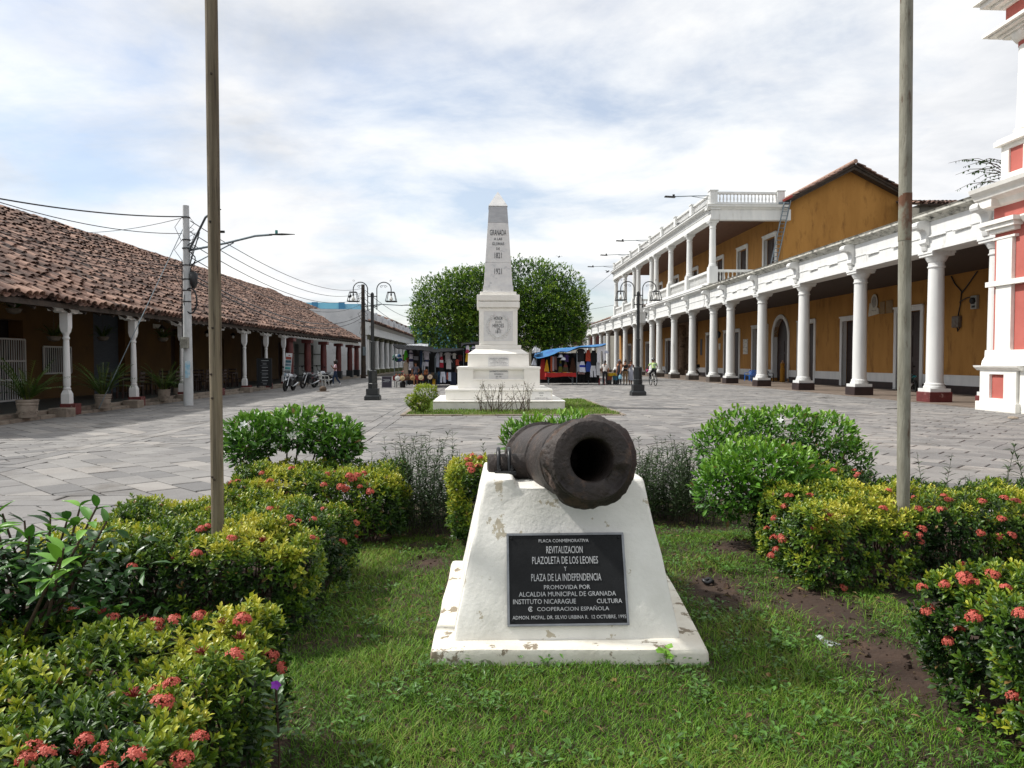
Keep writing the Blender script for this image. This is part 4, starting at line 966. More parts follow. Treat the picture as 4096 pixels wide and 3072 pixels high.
# maroon and white building closing the right end
b3 = thing('maroon_end_building', 'cream and maroon building with white pilasters behind the tree', 'building', (15, 138, 0))
CREAM = M('cream_plaster', C('#d8d2c2'), C('#c6c0b0'), sc=.8, rough=.85)
DMAR = M('maroon_shutter', C('#5b2526'), C('#4a1d1e'), sc=2, rough=.6, stretch=(1, 1, 9))
m = MB(); m.box(8.5, 26, 138, 146, 0, 8.6); m.build('wall', CREAM, b3)
for x in (9.4, 12.6, 15.8, 19.0, 22.2): q = MB(); q.box(x-.4, x+.4, 137.7, 137.99, 0, 8.4); q.build('pilaster', WHITE, b3)
for x in (11, 14.2, 17.4, 20.6):
    for z in (.2, 4.6): q = MB(); q.box(x-1.0, x+1.0, 137.85, 137.98, z, z+2.9); q.build('shutter', DMAR, b3)
q = MB(); q.box(8.3, 26.2, 137.5, 137.99, 8.4, 8.9); q.build('cornice', WHITE, b3)
b4 = thing('cream_end_building', 'cream low building hidden behind the market stalls and tree', 'building', (3, 138, 0))
m = MB(); m.box(-1.4, 8.4, 137, 146, 0, 6.2); m.build('wall', CREAM, b4)
for x in (1, 4, 7): q = MB(); q.box(x-.9, x+.9, 136.85, 136.99, .2, 3.2); q.build('shutter', DMAR, b4)
# ============================================================ MONUMENT
MX, MY = .49, 26.0
mo = thing('obelisk_monument', 'white stepped monument with marble obelisk bearing dates 1821 and 1921', 'monument', (MX, MY, 0))
MWHITE = M('monument_white_paint', C('#f0eee8'), C('#e4e2da'), None, sc=1.5, rough=.55, bump=.08, bsc=20)
MPEEL = M('peeling_white_step', C('#e6e5e0'), C('#d3d3cf'), C('#6c6a66'), sc=3, rough=.7, bump=.25, bsc=14, thr=(.63, .66), sc3=2.6)
def step(name, w0, z0, z1, mat=MWHITE, w1=None, bev=.02):
    m = MB(); w1 = w1 or w0; m.frus(MX, MY, z0, z1, w0/2, w0/2, w1/2, w1/2); return m.build(name, mat, mo, bevel=bev)
step('lower_step', 4.26, -.05, .27, MPEEL); step('lower_tread', 4.30, .27, .31)
step('middle_step', 3.50, .31, .60); step('middle_tread', 3.54, .60, .68)
# third block with recessed panel on the front
hw = 1.37; yf = MY-hw
m = MB(); m.wall('x', MX-hw, MX+hw, yf, yf+.08, .68, 1.33, [(MX-.84, MX+.84, .98, 1.31)]); m.box(MX-hw, MX+hw, yf+.081, MY+hw, .68, 1.33); blk = m.build('panel_block', MWHITE, mo)
m = MB(); m.box(MX-.85, MX+.85, yf-.025, yf+.05, .955, 1.0); m.build('panel_sill', MWHITE, blk, bevel=.008)
step('panel_tread', 2.79, 1.33, 1.41)
step('upper_block', 2.08, 1.41, 1.84, w1=2.04); step('slope', 2.08, 1.84, 2.0, w1=1.6, bev=.01); step('slab', 1.56, 2.0, 2.14)
die = step('die', 1.31, 2.14, 3.42)
m = MB(); m.wall('x', MX-.655, MX+.655, MY-.675, MY-.656, 2.16, 3.41, [(MX-.5, MX+.5, 2.28, 3.30)]); m.build('die_frame', MWHITE, die)
m = MB(); m.box(MX-.499, MX+.499, MY-.668, MY-.657, 2.281, 3.299); tab = m.build('marble_tablet', MARBLE, die)
wr = MB()
for s in (-1, 1):
    for k in range(13):
        a = -pi/2+s*(.25+k*.2); cx, cz = MX+.37*cos(a), 2.79+.38*sin(a)
        ta = a+s*pi/2
        for q in (-1, 1):
            d = ta+q*.7*s; wr.tube([(cx, MY-.67, cz), (cx+.045*cos(d), MY-.682, cz+.045*sin(d)), (cx+.10*cos(d), MY-.672, cz+.10*sin(d))], [.004, .022, .003], 6, flat=.6)
wr.tube([(MX-.1, MY-.672, 2.40), (MX, MY-.68, 2.42), (MX+.1, MY-.672, 2.40)], .018, 6)
wr.build('laurel_wreath', MARBLE, tab, smooth=60)
def inscribe(par, lines, y, mat=ENGRAVE, depth=.004):
    for txt, z, h, w in lines: obj('lettering', text_mesh(txt, h, w, depth, mat), par, loc=loc_in(par, (MX, y, z)), rot=(pi/2, 0, 0))
inscribe(tab, [('HONOR', 3.06, .125, .29), ('A LOS', 2.935, .075, .21), ('HEROES', 2.81, .125, .38), ('DE', 2.70, .055, .095), ('1811', 2.60, .115, .175)], MY-.672)
step('cornice_lower', 1.46, 3.42, 3.62); step('cornice_gap', 1.36, 3.62, 3.65); step('cornice_upper', 1.46, 3.65, 3.86); step('cornice_cap', 1.25, 3.86, 3.97)
step('shaft_plinth', 1.04, 3.97, 4.18, MARBLE, bev=.006)
S0, S1, Z0, Z1 = .99, .63, 4.18, 6.93
def sw(z): return S0+(S1-S0)*(z-Z0)/(Z1-Z0)
sh = []
for a, b, mt in ((4.18, 4.98, MARBLE), (4.985, 6.36, MARBLE), (6.365, 6.93, MARBLE2)):
    m = MB(); m.frus(MX, MY, a, b, sw(a)/2, sw(a)/2, sw(b)/2, sw(b)/2); sh.append(m.build('shaft_block', mt, mo, bevel=.005))
m = MB(); m.frus(MX, MY, 6.935, 6.95, .33, .33, .33, .33); m.frus(MX, MY, 6.95, 7.50, .33, .33, .004, .004); m.build('pyramid_cap', MARBLE, mo)
sl = math.atan((S0-S1)/2/(Z1-Z0))
def shaft_text(par, lines):
    for txt, z, h, w in lines: obj('lettering', text_mesh(txt, h, w, .005, ENGRAVE), par, loc=loc_in(par, (MX, MY-sw(z)/2-.003, z)), rot=(pi/2-sl, 0, 0))
shaft_text(sh[1], [('GRANADA', 6.02, .20, .56), ('A LAS', 5.80, .085, .28), ('GLORIAS', 5.63, .095, .42), ('DE', 5.46, .085, .12), ('1821', 5.23, .20, .24)])
shaft_text(sh[0], [('1921', 4.68, .20, .25)])
# three marble plates
def plate(x0, x1, z0, z1, y, lines):
    m = MB(); m.box(x0, x1, y-.02, y, z0, z1); p = m.build('marble_plate', MARBLE, mo)
    for txt, z, h, w in lines: obj('lettering', text_mesh(txt, h, w, .003, ENGRAVE), p, loc=loc_in(p, ((x0+x1)/2, y-.021, z)), rot=(pi/2, 0, 0))
yq = MY-1.041
plate(MX-.35, MX+.35, 1.43, 1.72, yq, [('PROCERES DE LA INDEPENDENCIA', 1.69, .030, .60), ('POR NICARAGUA LIC. MIGUEL DE LARREYNAGA', 1.642, .024, .64), ('GUATEMALA DR PEDRO MOLINA', 1.598, .022, .40), ('EL SALVADOR PBRO MATIAS DELGADO', 1.552, .022, .54), ('HONDURAS DR JOSE CECILIO DEL VALLE', 1.508, .022, .60), ('COSTA RICA JUAN MORA FERNANDEZ', 1.463, .022, .54)])
plate(MX-.32, MX+.32, 1.005, 1.305, yf+.079, [('BICENTENARIO DE LA INDEPENDENCIA', 1.255, .05, .59), ('CENTROAMERICANA', 1.165, .045, .31), ('1821 - 2021', 1.075, .045, .19)])
px0, px1 = MX+1.07, MX+1.71
plate(px0, px1, .33, .595, MY-1.751, [('INICIATIVA', .545, .04, .16), ('DE LA', .465, .035, .10), ('SOCIEDAD JUSTICIA', .375, .045, .42)])

# ============================================================ CANNON AND ITS PEDESTAL
PEDM = M('peeling_white_plaster', C('#e8e6df'), C('#dad8d0'), C('#b5ac98'), sc=4, rough=.8, bump=.45, bsc=30, thr=(.615, .63), sc3=5.5, bdist=.008)
PEDM2 = M('peeling_white_plinth', C('#e2dfd3'), C('#d0cabb'), C('#857a68'), sc=4, rough=.85, bump=.6, bsc=24, thr=(.565, .59), sc3=6.5, bdist=.008)
ped = thing('cannon_pedestal', 'peeling white tapered pedestal carrying the old cannon and black plaque', 'pedestal', (.45, 4.65, 0))
def rough_mesh(m, name, mat, amp, sc, parent, cuts=3, bev=.03):
    o = rootloc(parent); m.v = [(p[0]-o.x, p[1]-o.y, p[2]-o.z) for p in m.v]
    me = m.mesh(name, mat, None, bev)
    bm = bmesh.new(); bm.from_mesh(me); bmesh.ops.subdivide_edges(bm, edges=[e for e in bm.edges if e.calc_length() > .12], cuts=cuts, use_grid_fill=True)
    bmesh.ops.triangulate(bm, faces=bm.faces)
    for v in bm.verts:
        n = mn.noise_vector(v.co*sc)*amp+mn.noise_vector(v.co*sc*3)*amp*.5; v.co += n
    bm.to_mesh(me); bm.free(); me.polygons.foreach_set('use_smooth', [True]*len(me.polygons)); me.set_sharp_from_angle(angle=rad(50))
    return obj(name, me, parent)
m = MB(); m.add([(-.29,3.80,-.06),(1.18,3.76,-.06),(1.36,5.55,-.06),(-.27,5.58,-.06),(-.28,3.81,.10),(1.17,3.77,.10),(1.33,5.53,.10),(-.24,5.55,.10)], [(0,3,2,1),(4,5,6,7),(0,1,5,4),(1,2,6,5),(2,3,7,6),(3,0,4,7)])
rough_mesh(m, 'plinth', PEDM2, .010, 4, ped, 5)
zt, zm = .915, .865
m = MB(); x = [.0, .17, .74, .93]
bot = [(-.165,3.93),(1.065,3.91),(1.13,5.42),(-.165,5.42)]
front_t, back_t = 4.265, 5.02
sec = lambda yb_, yt_: [(bot[0][0] if yb_ < 4.5 else bot[3][0], yb_, .095), (bot[1][0] if yb_ < 4.5 else bot[2][0], yb_, .095), (x[3], yt_, zt), (x[2], yt_, zt), (x[2]-.02, yt_, zm), (x[1]+.02, yt_, zm), (x[1], yt_, zt), (x[0], yt_, zt)]
m.loft([sec(3.92, front_t), sec(5.42, back_t)]); rough_mesh(m, 'body', PEDM, .006, 5, ped, 5, .022)
# plaque on the sloping front
tilt = math.atan((front_t-3.92)/(zt-.095)); nrm = Vector((0, -cos(tilt), sin(tilt)))
def onface(xx, zz, d=0.0):
    yy = 3.92+(zz-.095)*(front_t-3.92)/(zt-.095); return Vector((xx, yy, zz))+nrm*d
Rm = Matrix.Rotation(pi/2-tilt, 3, 'X')
PLM = M('black_bronze_plaque', C('#141517'), C('#1d1e20'), sc=12, rough=.6, bump=.2, bsc=90, spec=.25)
LET = M('brushed_letter_metal', C('#c4c5c7'), C('#a9aaad'), sc=20, rough=.5)
FRM = M('aluminium_frame', C('#8d9094'), C('#777a7e'), sc=9, rough=.45, metal=.6)
zc_ = .395; cx_ = .455; PW, PH = .635, .475
pc = onface(cx_, zc_, .0)
def pl_obj(name, m, mat, par, bevel=0.0, lift=0.0):
    me = m.mesh(name, mat, None, bevel); o = obj(name, me, par)
    o.matrix_local = Matrix.Translation(pc+nrm*lift-rootloc(ped)) @ Rm.to_4x4(); return o
m = MB(); m.box(-PW/2, PW/2, -PH/2, PH/2, -.004, .014); plq = pl_obj('plaque', m, PLM, ped, .003, .004)
def sub(name, me, loc, par=plq): return obj(name, me, par, loc=loc)
m = MB(); t = .012
m.box(-PW/2-t, PW/2+t, PH/2, PH/2+t, -.008, .018); m.box(-PW/2-t, PW/2+t, -PH/2-t, -PH/2, -.008, .018); m.box(-PW/2-t, -PW/2, -PH/2, PH/2, -.008, .018); m.box(PW/2, PW/2+t, -PH/2, PH/2, -.008, .018)
sub('frame', m.mesh('frame', FRM, None, .002), (0, 0, 0))
bt = MB(); bt.lathe([(.008, .012), (.008, .017), (.005, .021)], n=8); btm = bt.mesh('bolt', PLM, smooth=40)
for sx in (-1, 1):
    for sy in (-1, 1): sub('bolt', btm, (sx*(PW/2-.016), sy*(PH/2-.018), 0))
def prow(zz): return PH/2-(zz-787)/(1272-787)*PH
def pcol(xx): return (xx-962)/(1308-622)*PW
for txt, x0_, x1_, y0_, y1_ in (('PLACA CONMEMORATIVA',800,1103,810,828), ('REVITALIZACION',845,1064,850,890), ('PLAZOLETA DE LOS LEONES',758,1154,908,949), ('Y',948,962,964,988), ('PLAZA DE LA INDEPENDENCIA',750,1168,1003,1043), ('PROMOVIDA POR',824,1099,1065,1088),
        ('ALCALDIA MUNICIPAL DE GRANADA',674,1250,1101,1126), ('INSTITUTO NICARAGUE',640,1010,1140,1166), ('CULTURA',1134,1284,1142,1166), ('COOPERACION ESPA\u00d1OLA',780,1204,1178,1204), ('ADMON. MCPAL. DR. SILVIO URBINA R.  12 OCTUBRE, 1995',635,1302,1228,1250)):
    h = (y1_-y0_)/(1272-787)*PH; sub('lettering', text_mesh(txt, h, (x1_-x0_)/(1308-622)*PW, .0025, LET), (pcol((x0_+x1_)/2), prow((y0_+y1_)/2), .0145))
lg = MB(); 
for k in range(14):
    a0, a1 = .7+k*.35, .7+(k+1)*.35
    q = [(r_*cos(a), r_*sin(a)) for r_, a in ((.0135, a0), (.0135, a1), (.0085, a1), (.0085, a0))]; lg.prism(q, 'z', .013, .018)
lg.prism([(.005*cos(a), .005*sin(a)) for a in np.linspace(0, 2*pi, 10, endpoint=False)], 'z', .013, .018)
sub('emblem', lg.mesh('emblem', LET), (pcol(742), prow(1193), 0))

# cannon: barrel built along +y (breech), muzzle at origin
IRON = M('rusted_black_iron', C('#3a322e'), C('#2a2523'), C('#5a483d'), sc=7, rough=.62, bump=1.0, bsc=38, metal=.25, thr=(.55, .72), sc3=9, coord='obj', bdist=.01)
RAWIRON = M('rough_broken_iron', C('#4f4038'), C('#382c27'), C('#6b5a4d'), sc=22, rough=.85, bump=1.0, bsc=70, metal=.1, thr=(.5, .7), sc3=30, coord='obj', bdist=.012)
can = thing('cannon', 'old rusted iron cannon barrel with chipped muzzle resting on the white pedestal', 'cannon', (.545, 3.70, 1.10))
can.rotation_euler = (rad(-7.6), 0, rad(4.6)); can.scale = (1.12, .98, 1.12)
def bar_r(y):
    pts = [(0,.178),(.0,.182),(.012,.186),(.035,.186),(.05,.20),(.07,.224),(.13,.228),(.19,.217),(.25,.196),(.31,.186),(.33,.186),(.335,.193),(.36,.193),(.365,.187),(.9,.196),(.905,.205),(.94,.205),(.945,.20),(1.6,.225),(1.61,.245),(1.7,.245),(1.71,.235),(1.78,.2),(1.86,.12),(1.9,.07)]
    for (a, ra), (b, rb) in zip(pts[:-1], pts[1:]):
        if a <= y <= b: return ra+(rb-ra)*((y-a)/(b-a) if b > a else 0)
    return .07
ys = sorted(set([round(v, 4) for v in list(np.linspace(0, .36, 46))+[.335, .36, .365]+list(np.linspace(.37, 1.9, 60))+[.9,.905,.94,.945,1.6,1.61,1.7,1.71]]))
NS = 120; rings, BRK = [], []
for y in ys:
    r0 = bar_r(y); ring = []
    for k in range(NS):
        a = 2*pi*k/NS; cxx, czz = cos(a), sin(a); r = r0; bk_ = 0.0
        nz = fbm(cxx*2.2+3, czz*2.2, y*5+1, 4)
        if .045 < y < .24:            # chipped swell: one long break on the upper left, smaller nicks elsewhere
            brk = math.exp(-((a-2.1)/.62)**2)*.075+math.exp(-((a-3.55)/.35)**2)*.055+math.exp(-((a-1.1)/.22)**2)*.022+math.exp(-((a-4.9)/.25)**2)*.012
            e_ = min(1, (y-.045)/.03)*min(1, (.24-y)/.05); bk_ = brk*e_*(.65+.9*fbm(cxx*5+2, czz*5, y*14, 3)); r -= bk_; r += .011*e_*fbm(cxx*8+4, czz*8, y*26, 3)
        r += .006*nz+.0035*fbm(cxx*13, czz*13, y*17, 2); BRK.append(bk_)
        ring.append((r*cxx, y+(.004*fbm(cxx*4, czz*4, 7) if y < .02 else 0), r*czz))
    rings.append(ring)
m = MB(); m.loft(rings, cap=False); m.m = [1 if sum(BRK[v] for v in f)/len(f) > .016 else 0 for f in m.f]
# muzzle face and bore
fr = [];
for r_, y in ((.178, 0), (.165, -.004), (.13, -.006), (.108, -.004), (.100, .004), (.097, .02), (.097, .9)):
    ring = []
    for k in range(NS):
        a = 2*pi*k/NS; cxx, czz = cos(a), sin(a); yy = y
        if .1 < r_ < .17:
            th_ = math.atan2(czz, cxx); yy += .028*math.exp(-((th_+.62)/.38)**4)*(1 if r_ > .12 else .8)+.012*math.exp(-((th_+2.5)/.3)**4)*(r_ > .14)+.004*fbm(cxx*5, czz*5, r_*30, 3)
        ring.append((r_*cxx, yy, r_*czz))
    fr.append(ring)
m2 = MB(); m2.loft([rings[0]]+fr[1:], cap=False)
endc = len(m2.v); n0 = len(fr)*NS; m2.f.append(tuple(range((len(fr)-1)*NS, len(fr)*NS))); m2.m.append(0)
bar = m.build('barrel', [IRON, RAWIRON], can, smooth=55, world=False)
m2.build('muzzle_face', IRON, bar, smooth=45, world=False)
m = MB(); m.lathe([(.002, -.05), (.07, -.02), (.085, .04), (.07, .1), (.03, .13)], n=20); me = m.mesh('cascabel_knob', IRON, smooth=60); obj('cascabel_knob', me, bar, loc=(0, 1.93, 0), rot=(-pi/2, 0, 0))
m = MB(); m.lathe([(.068, -.40), (.07, -.39), (.072, .39), (.068, .40)], n=24); me = m.mesh('trunnion', IRON, smooth=40); obj('trunnion', me, can, loc=(0, .96, -.03), rot=(0, pi/2, 0))
# clamp holding the trunnion on the left shoulder
CLM = M('black_clamp_paint', C('#26282b'), C('#1a1b1d'), sc=9, rough=.38, metal=.3)
tp = can.matrix_basis @ Vector((-.31, .96, -.03))
cl = MB(); cl.box(tp.x-.06, tp.x+.07, tp.y-.12, tp.y+.12, zt-.01, zt+.014); clo = cl.build('trunnion_clamp', CLM, ped, bevel=.004)
for dx in (-.035, .03):
    q = MB(); q.tube([(tp.x+dx, tp.y-.095, zt+.01)]+[(tp.x+dx, tp.y-.09*cos(a), tp.z+.012+.10*sin(a)) for a in np.linspace(0, pi, 11)]+[(tp.x+dx, tp.y+.095, zt+.01)], .012, 8); q.build('clamp_strap', CLM, clo, smooth=60)
for dx in (-.03, .045):
    for dy in (-.10, .10):
        q = MB(); q.lathe([(.016, 0), (.016, .016), (.008, .017), (.008, .035)], (tp.x+dx, tp.y+dy, zt+.013), 6); q.build('clamp_bolt', CLM, clo)

# ============================================================ BARE POLES
WOODP = M('weathered_pole_wood', C('#857a66'), C('#5f5545'), C('#2f2922'), sc=48, rough=.9, bump=1.0, bsc=90, stretch=(1, 1, .035), thr=(.55, .66), sc3=62, bdist=.01)
MPOLE = M('lichen_grey_pole', C('#8f8d80'), C('#726f62'), C('#54402f'), sc=22, rough=.8, bump=.5, bsc=70, stretch=(1, 1, .22), thr=(.57, .66), sc3=17)
def tall_pole(name, label, base, lean, H, r, mat, knots):
    t = thing(name, label, 'pole', base); m = MB(); rings = []; ns = 20
    for k in range(61):
        z = H*k/60-.05; ring = []
        for j in range(ns):
            a = 2*pi*j/ns; rr = r*(1-.05*k/60)*(1+(.05 if knots else .006)*fbm(cos(a)*2, sin(a)*2, z*.7, 3)+(.05*mn.noise(Vector((cos(a)*3, sin(a)*3, .3))) if knots else 0))
            ring.append((lean[0]*z+rr*cos(a), lean[1]*z+rr*sin(a), z))
        rings.append(ring)
    m.loft(rings); m.build('shaft', mat, t, smooth=40, world=False); return t
pl = tall_pole('wooden_pole', 'tall weathered wooden pole rising from the left hedge', (-1.60, 4.48, .0), (.0, .0), 7.2, .037, WOODP, True)
for k in range(7):
    q = MB(); z = R.uniform(.8, 3.6); a = R.uniform(-2.4, -.7); q.lathe([(.008, 0), (.006, .008)], n=7); obj('knot', q.mesh('knot', TIMBER), pl, loc=(.036*cos(a), .036*sin(a), z), rot=(pi/2, 0, a+pi/2))
q = MB(); q.tube([(.03, .02, 2.37), (.055, .02, 2.37)], .008, 6); q.build('hook', BLACKMETAL, pl, world=False)
pr2 = tall_pole('metal_pole', 'tall grey metal pole with rust patches rising from the right hedge', (2.90, 4.98, .0), (-.010, .0), 7.2, .042, MPOLE, False)
RUSTB = M('rust_patch', C('#5d3d2c'), C('#6f4f3a'), C('#7d7b6d'), sc=9, rough=.9, bump=.5, bsc=30, thr=(.47, .56), sc3=5, stretch=(1, 1, .6))
q = MB(); q.lathe([(.0422, 0), (.0424, .02), (.0424, .30), (.0422, .32)], (-.010*2.6, 0, 2.42), 20, cap=False); q.build('rusted_band', RUSTB, pr2, world=False, smooth=50)

# ============================================================ PLAZA LAMPS
def plaza_lamp(name, label, x, y):
    t = thing(name, label, 'street lamp', (x, y, 0), group='twin-armed plaza lamps')
    m = MB(); m.frus(0, 0, 0, .16, .33, .33, .33, .33); m.frus(0, 0, .16, .24, .33, .33, .27, .27); m.frus(0, 0, .24, .50, .26, .26, .26, .26)
    m.build('base', BLACKMETAL, t, world=False, bevel=.02)
    m = MB(); m.lathe([(.21, .50), (.21, .72), (.195, .74), (.19, 1.28), (.10, 1.32)], n=8); m.build('plinth', BLACKMETAL, t, world=False)
    m = MB(); m.lathe([(.088, 1.30), (.085, 2.5), (.10, 2.51), (.10, 2.56), (.075, 2.58), (.065, 4.55), (.075, 4.56), (.075, 4.66), (.02, 4.72)], n=14); m.build('post', BLACKMETAL, t, world=False, smooth=35)
    for s in (-1, 1):
        m = MB(); pts = [(s*.20, 0, 3.95), (s*.20, 0, 4.85)]+[(s*(.51-.31*cos(a)), 0, 4.85+.31*sin(a)) for a in np.linspace(.2, pi, 12)]+[(s*.82, 0, 4.72)]
        m.tube(pts, .022, 7); m.box(0, s*.22, -.02, .02, 4.1, 4.14); m.box(0, s*.22, -.02, .02, 4.52, 4.56)
        for c_, r_ in (((.40, 4.96), .06), ((.58, 4.96), .06), ((.80, 5.22), .045)):
            m.tube([(s*(c_[0]+r_*cos(a)*(1-a*.08)), 0, c_[1]+r_*sin(a)*(1-a*.08)) for a in np.linspace(0, 5.6, 12)], .007, 5)
        m.tube([(s*.34, 0, 4.98), (s*.5, 0, 5.02), (s*.66, 0, 4.98)], .007, 5); m.build('arm', BLACKMETAL, t, world=False, smooth=50)
        m = MB(); a, b, z0, z1 = .225, .135, 4.32, 4.72; cx = s*.82
        tp_ = [(cx+i*b, j*b, z1) for i, j in ((-1,-1),(1,-1),(1,1),(-1,1))]; bo = [(cx+i*a, j*a, z0) for i, j in ((-1,-1),(1,-1),(1,1),(-1,1))]
        for k in range(4):
            m.tube([tp_[k], bo[k]], .018, 4); m.tube([tp_[k], tp_[(k+1) % 4]], .02, 4); m.tube([bo[k], bo[(k+1) % 4]], .02, 4)
        m.box(cx-b, cx+b, -b, b, z1-.01, z1+.02); ln = m.build('lantern', BLACKMETAL, t, world=False)
        m = MB(); m.lathe([(.03, .30), (.035, .2), (.03, .19)], (cx, 0, 4.38), 8); m.build('socket', BLACKPL, ln, world=False)
        m = MB(); m.lathe([(.03, .19), (.05, .12), (.08, .06), (.075, .01), (.03, -.02)], (cx, 0, 4.38), 10); m.build('bulb', GLASSLAMP, ln, world=False, smooth=60)
    return t
plaza_lamp('plaza_lamp', 'black twin-armed plaza lamp left of the monument near the veranda', -4.57, 30.6).scale = (.94, .94, .935)
plaza_lamp('plaza_lamp', 'black twin-armed plaza lamp right of the monument before the balcony', 7.12, 34.0).scale = (1.0, 1.0, 1.02)

# ============================================================ UTILITY POLES AND WIRES
up_ = thing('utility_pole', 'white concrete utility pole with street light arms and tangled cables', 'utility pole', (-10.62, 27.0, 0))
m = MB(); m.lathe([(.165, -.05), (.16, 1.0), (.105, 7.14)], n=18); m.build('pole', CONCRETE, up_, smooth=45, world=False)
for z in (5.0, 5.6, 5.9, 4.5, 4.1, 3.7, 6.7): m = MB(); m.lathe([(.145, z), (.145, z+.04)], n=14); m.build('clamp_band', BLACKMETAL, up_, world=False)

for k, (dx, dy, zt_) in enumerate(((2.95, .3, 6.18), (1.45, -1.6, 6.55))):
    q = MB(); q.tube([(.1, 0, 5.55), (dx*.45, dy*.45, 5.55+(zt_-5.55)*.45), (dx*.8, dy*.8, zt_-.06), (dx, dy, zt_)], .04, 8); q.tube([(.1, 0, 5.0), (dx*.55, dy*.55, 5.55+(zt_-5.55)*.5)], .022, 6); ar = q.build('light_arm', GREYMETAL, up_, world=False, smooth=50)
    q = MB(); d = Vector((dx, dy, 0)).normalized(); q.tube([Vector((dx, dy, zt_))-d*.1, Vector((dx, dy, zt_+.02))+d*.35, Vector((dx, dy, zt_+.03))+d*.8], [.06, .1, .03], 8, flat=.4); q.build('lamp_head', BLACKPL, ar, world=False, smooth=50)
    q = MB(); q.lathe([(.05, 0), (.05, .12)], (dx+d.x*.15, dy+d.y*.15, zt_+.04), 8); q.build('sensor', M('teal_sensor', C('#2f7f78'), rough=.4), ar, world=False)
q = MB(); q.box(-.14, .12, -.34, -.17, 2.05, 2.45); q.box(-.10, .08, -.36, -.341, 2.2, 2.4); q.build('meter_box', M('meter_grey', C('#8f8e84'), C('#6c6a60'), sc=8, rough=.6), up_, world=False, bevel=.02)
q = MB(); q.prism([(-.02+.18*sin(a), 1.0+h) for a, h in ((0, .6), (.8, .6), (.8, 0), (0, 0))], 'y', -.21, -.20); q.box(.02, .14, -.19, -.178, 1.05, 1.6); q.build('poster', M('pale_blue_poster', C('#7fb6cf'), C('#d7dcdc'), sc=6, rough=.7), up_, world=False)
q = MB(); q.tube([(-.17, -.03, 2.4), (-.18, -.02, 3.5), (-.15, -.05, 4.3), (-.16, 0, 5.2)], .018, 6); q.tube([(.16+.22*sin(a), -.1, 3.75+.45*cos(a)) for a in np.linspace(0, 2*pi, 22)], .03, 7)
q.tube([(.22+.02*k*cos(k), -.06+.02*sin(k*1.7), 4.4+k*.13) for k in range(12)], .02, 6); q.lathe([(.06, 4.2), (.13, 4.35), (.15, 4.7), (.06, 4.8)], (.26, -.05, 0), 9)
for k in range(9):
    z = 5.0+R.random()*2; q.tube([(.15, -.05, z), (.15+R.uniform(.1, .35), -.1, z+R.uniform(-.4, .2)), (.15, -.08, z-R.uniform(.2, .7))], .010, 5)
    if k % 2: q.tube([(-.14, -.05, z), (-.14-R.uniform(.2, .5), -.1, z-.35), (-.14, -.08, z-R.uniform(.5, .9))], .010, 5)
q.build('cable_bundle', BLACKPL, up_, world=False, smooth=50)
up2 = thing('utility_pole', 'dark wooden utility pole with tangled wires behind the left plaza lamp', 'utility pole', (-11.15, 69.0, 0))
m = MB(); m.lathe([(.24, -.05), (.22, 2), (.16, 8.65)], n=12); m.build('pole', TIMBER, up2, world=False, smooth=45)
m = MB(); m.tube([(0, 0, 6.6), (1.5, 0, 6.85), (3.6, .2, 6.75)], .045, 6); m.tube([(0, 0, 6.1), (1.6, 0, 6.8)], .03, 5); a2 = m.build('light_arm', GREYMETAL, up2, world=False)
m = MB(); m.tube([(3.5, .2, 6.76), (4.0, .2, 6.79), (4.6, .2, 6.76)], [.08, .12, .03], 8, flat=.4); m.build('lamp_head', BLACKPL, a2, world=False)
m = MB(); m.box(-.02, .28, -.34, -.22, 2.1, 2.9); m.build('fuse_box', GREYMETAL, up2, world=False, bevel=.03)
m = MB()
for k in range(16):
    z = 4.2+R.random()*4; m.tube([(R.uniform(-.2, .2), -.2, z), (R.uniform(-.9, .9), -.25, z-R.uniform(.1, .9)), (R.uniform(-.2, .2), -.2, z-R.uniform(.2, 1.4))], .018, 5)
m.build('cable_bundle', BLACKPL, up2, world=False, smooth=50)
up3 = thing('utility_pole', 'distant utility pole with transformer beside the light blue building', 'utility pole', (-9.8, 122, 0))
m = MB(); m.lathe([(.24, -.05), (.16, 9.2)], n=10); m.build('pole', TIMBER, up3, world=False, smooth=45)
m = MB(); m.lathe([(.1, 5.6), (.42, 5.7), (.42, 6.9), (.3, 7.0)], (.5, 0, 0), 12); m.box(-.4, .9, -.1, .1, 7.0, 7.15); m.build('transformer', BLACKPL, up3, world=False)
def wire(label, a, b, sag, r=.012, n=14, mat=BLACKPL):
    a, b = Vector(a), Vector(b); pts = [a.lerp(b, k/n)-Vector((0, 0, sag*4*(k/n)*(1-k/n))) for k in range(n+1)]
    m = MB(); m.tube(pts, r, 5); return tag(m.build('overhead_wire', mat), label, 'wire', 'overhead wires')
P1 = Vector((-10.62, 27.0, 0)); P2 = Vector((-11.15, 69, 0))
wire('twisted service cable running left from the concrete pole top', P1+Vector((-.10, 0, 6.75)), W(-20, 195, 20), .15, .022)
wire('thin cable sagging left from below the concrete pole top', P1+Vector((-.15, 0, 6.15)), W(-20, 196, 19), .25, .013)
wire('cable crossing down left from the pole over the tiled roof', P1+Vector((-.15, 0, 6.7)), W(60, 232, 34), .2, .011)
for k, (z, z2, s) in enumerate(((5.0, 5.05, .3), (4.9, 4.9, .35), (4.6, 4.7, .3))):
    wire(['upper cable of the bundle left of the concrete pole', 'middle cable of the bundle left of the concrete pole', 'lower cable of the bundle left of the concrete pole'][k], P1+Vector((-.15, 0, z)), W(-10, 224+k*4, 22), s, .012)
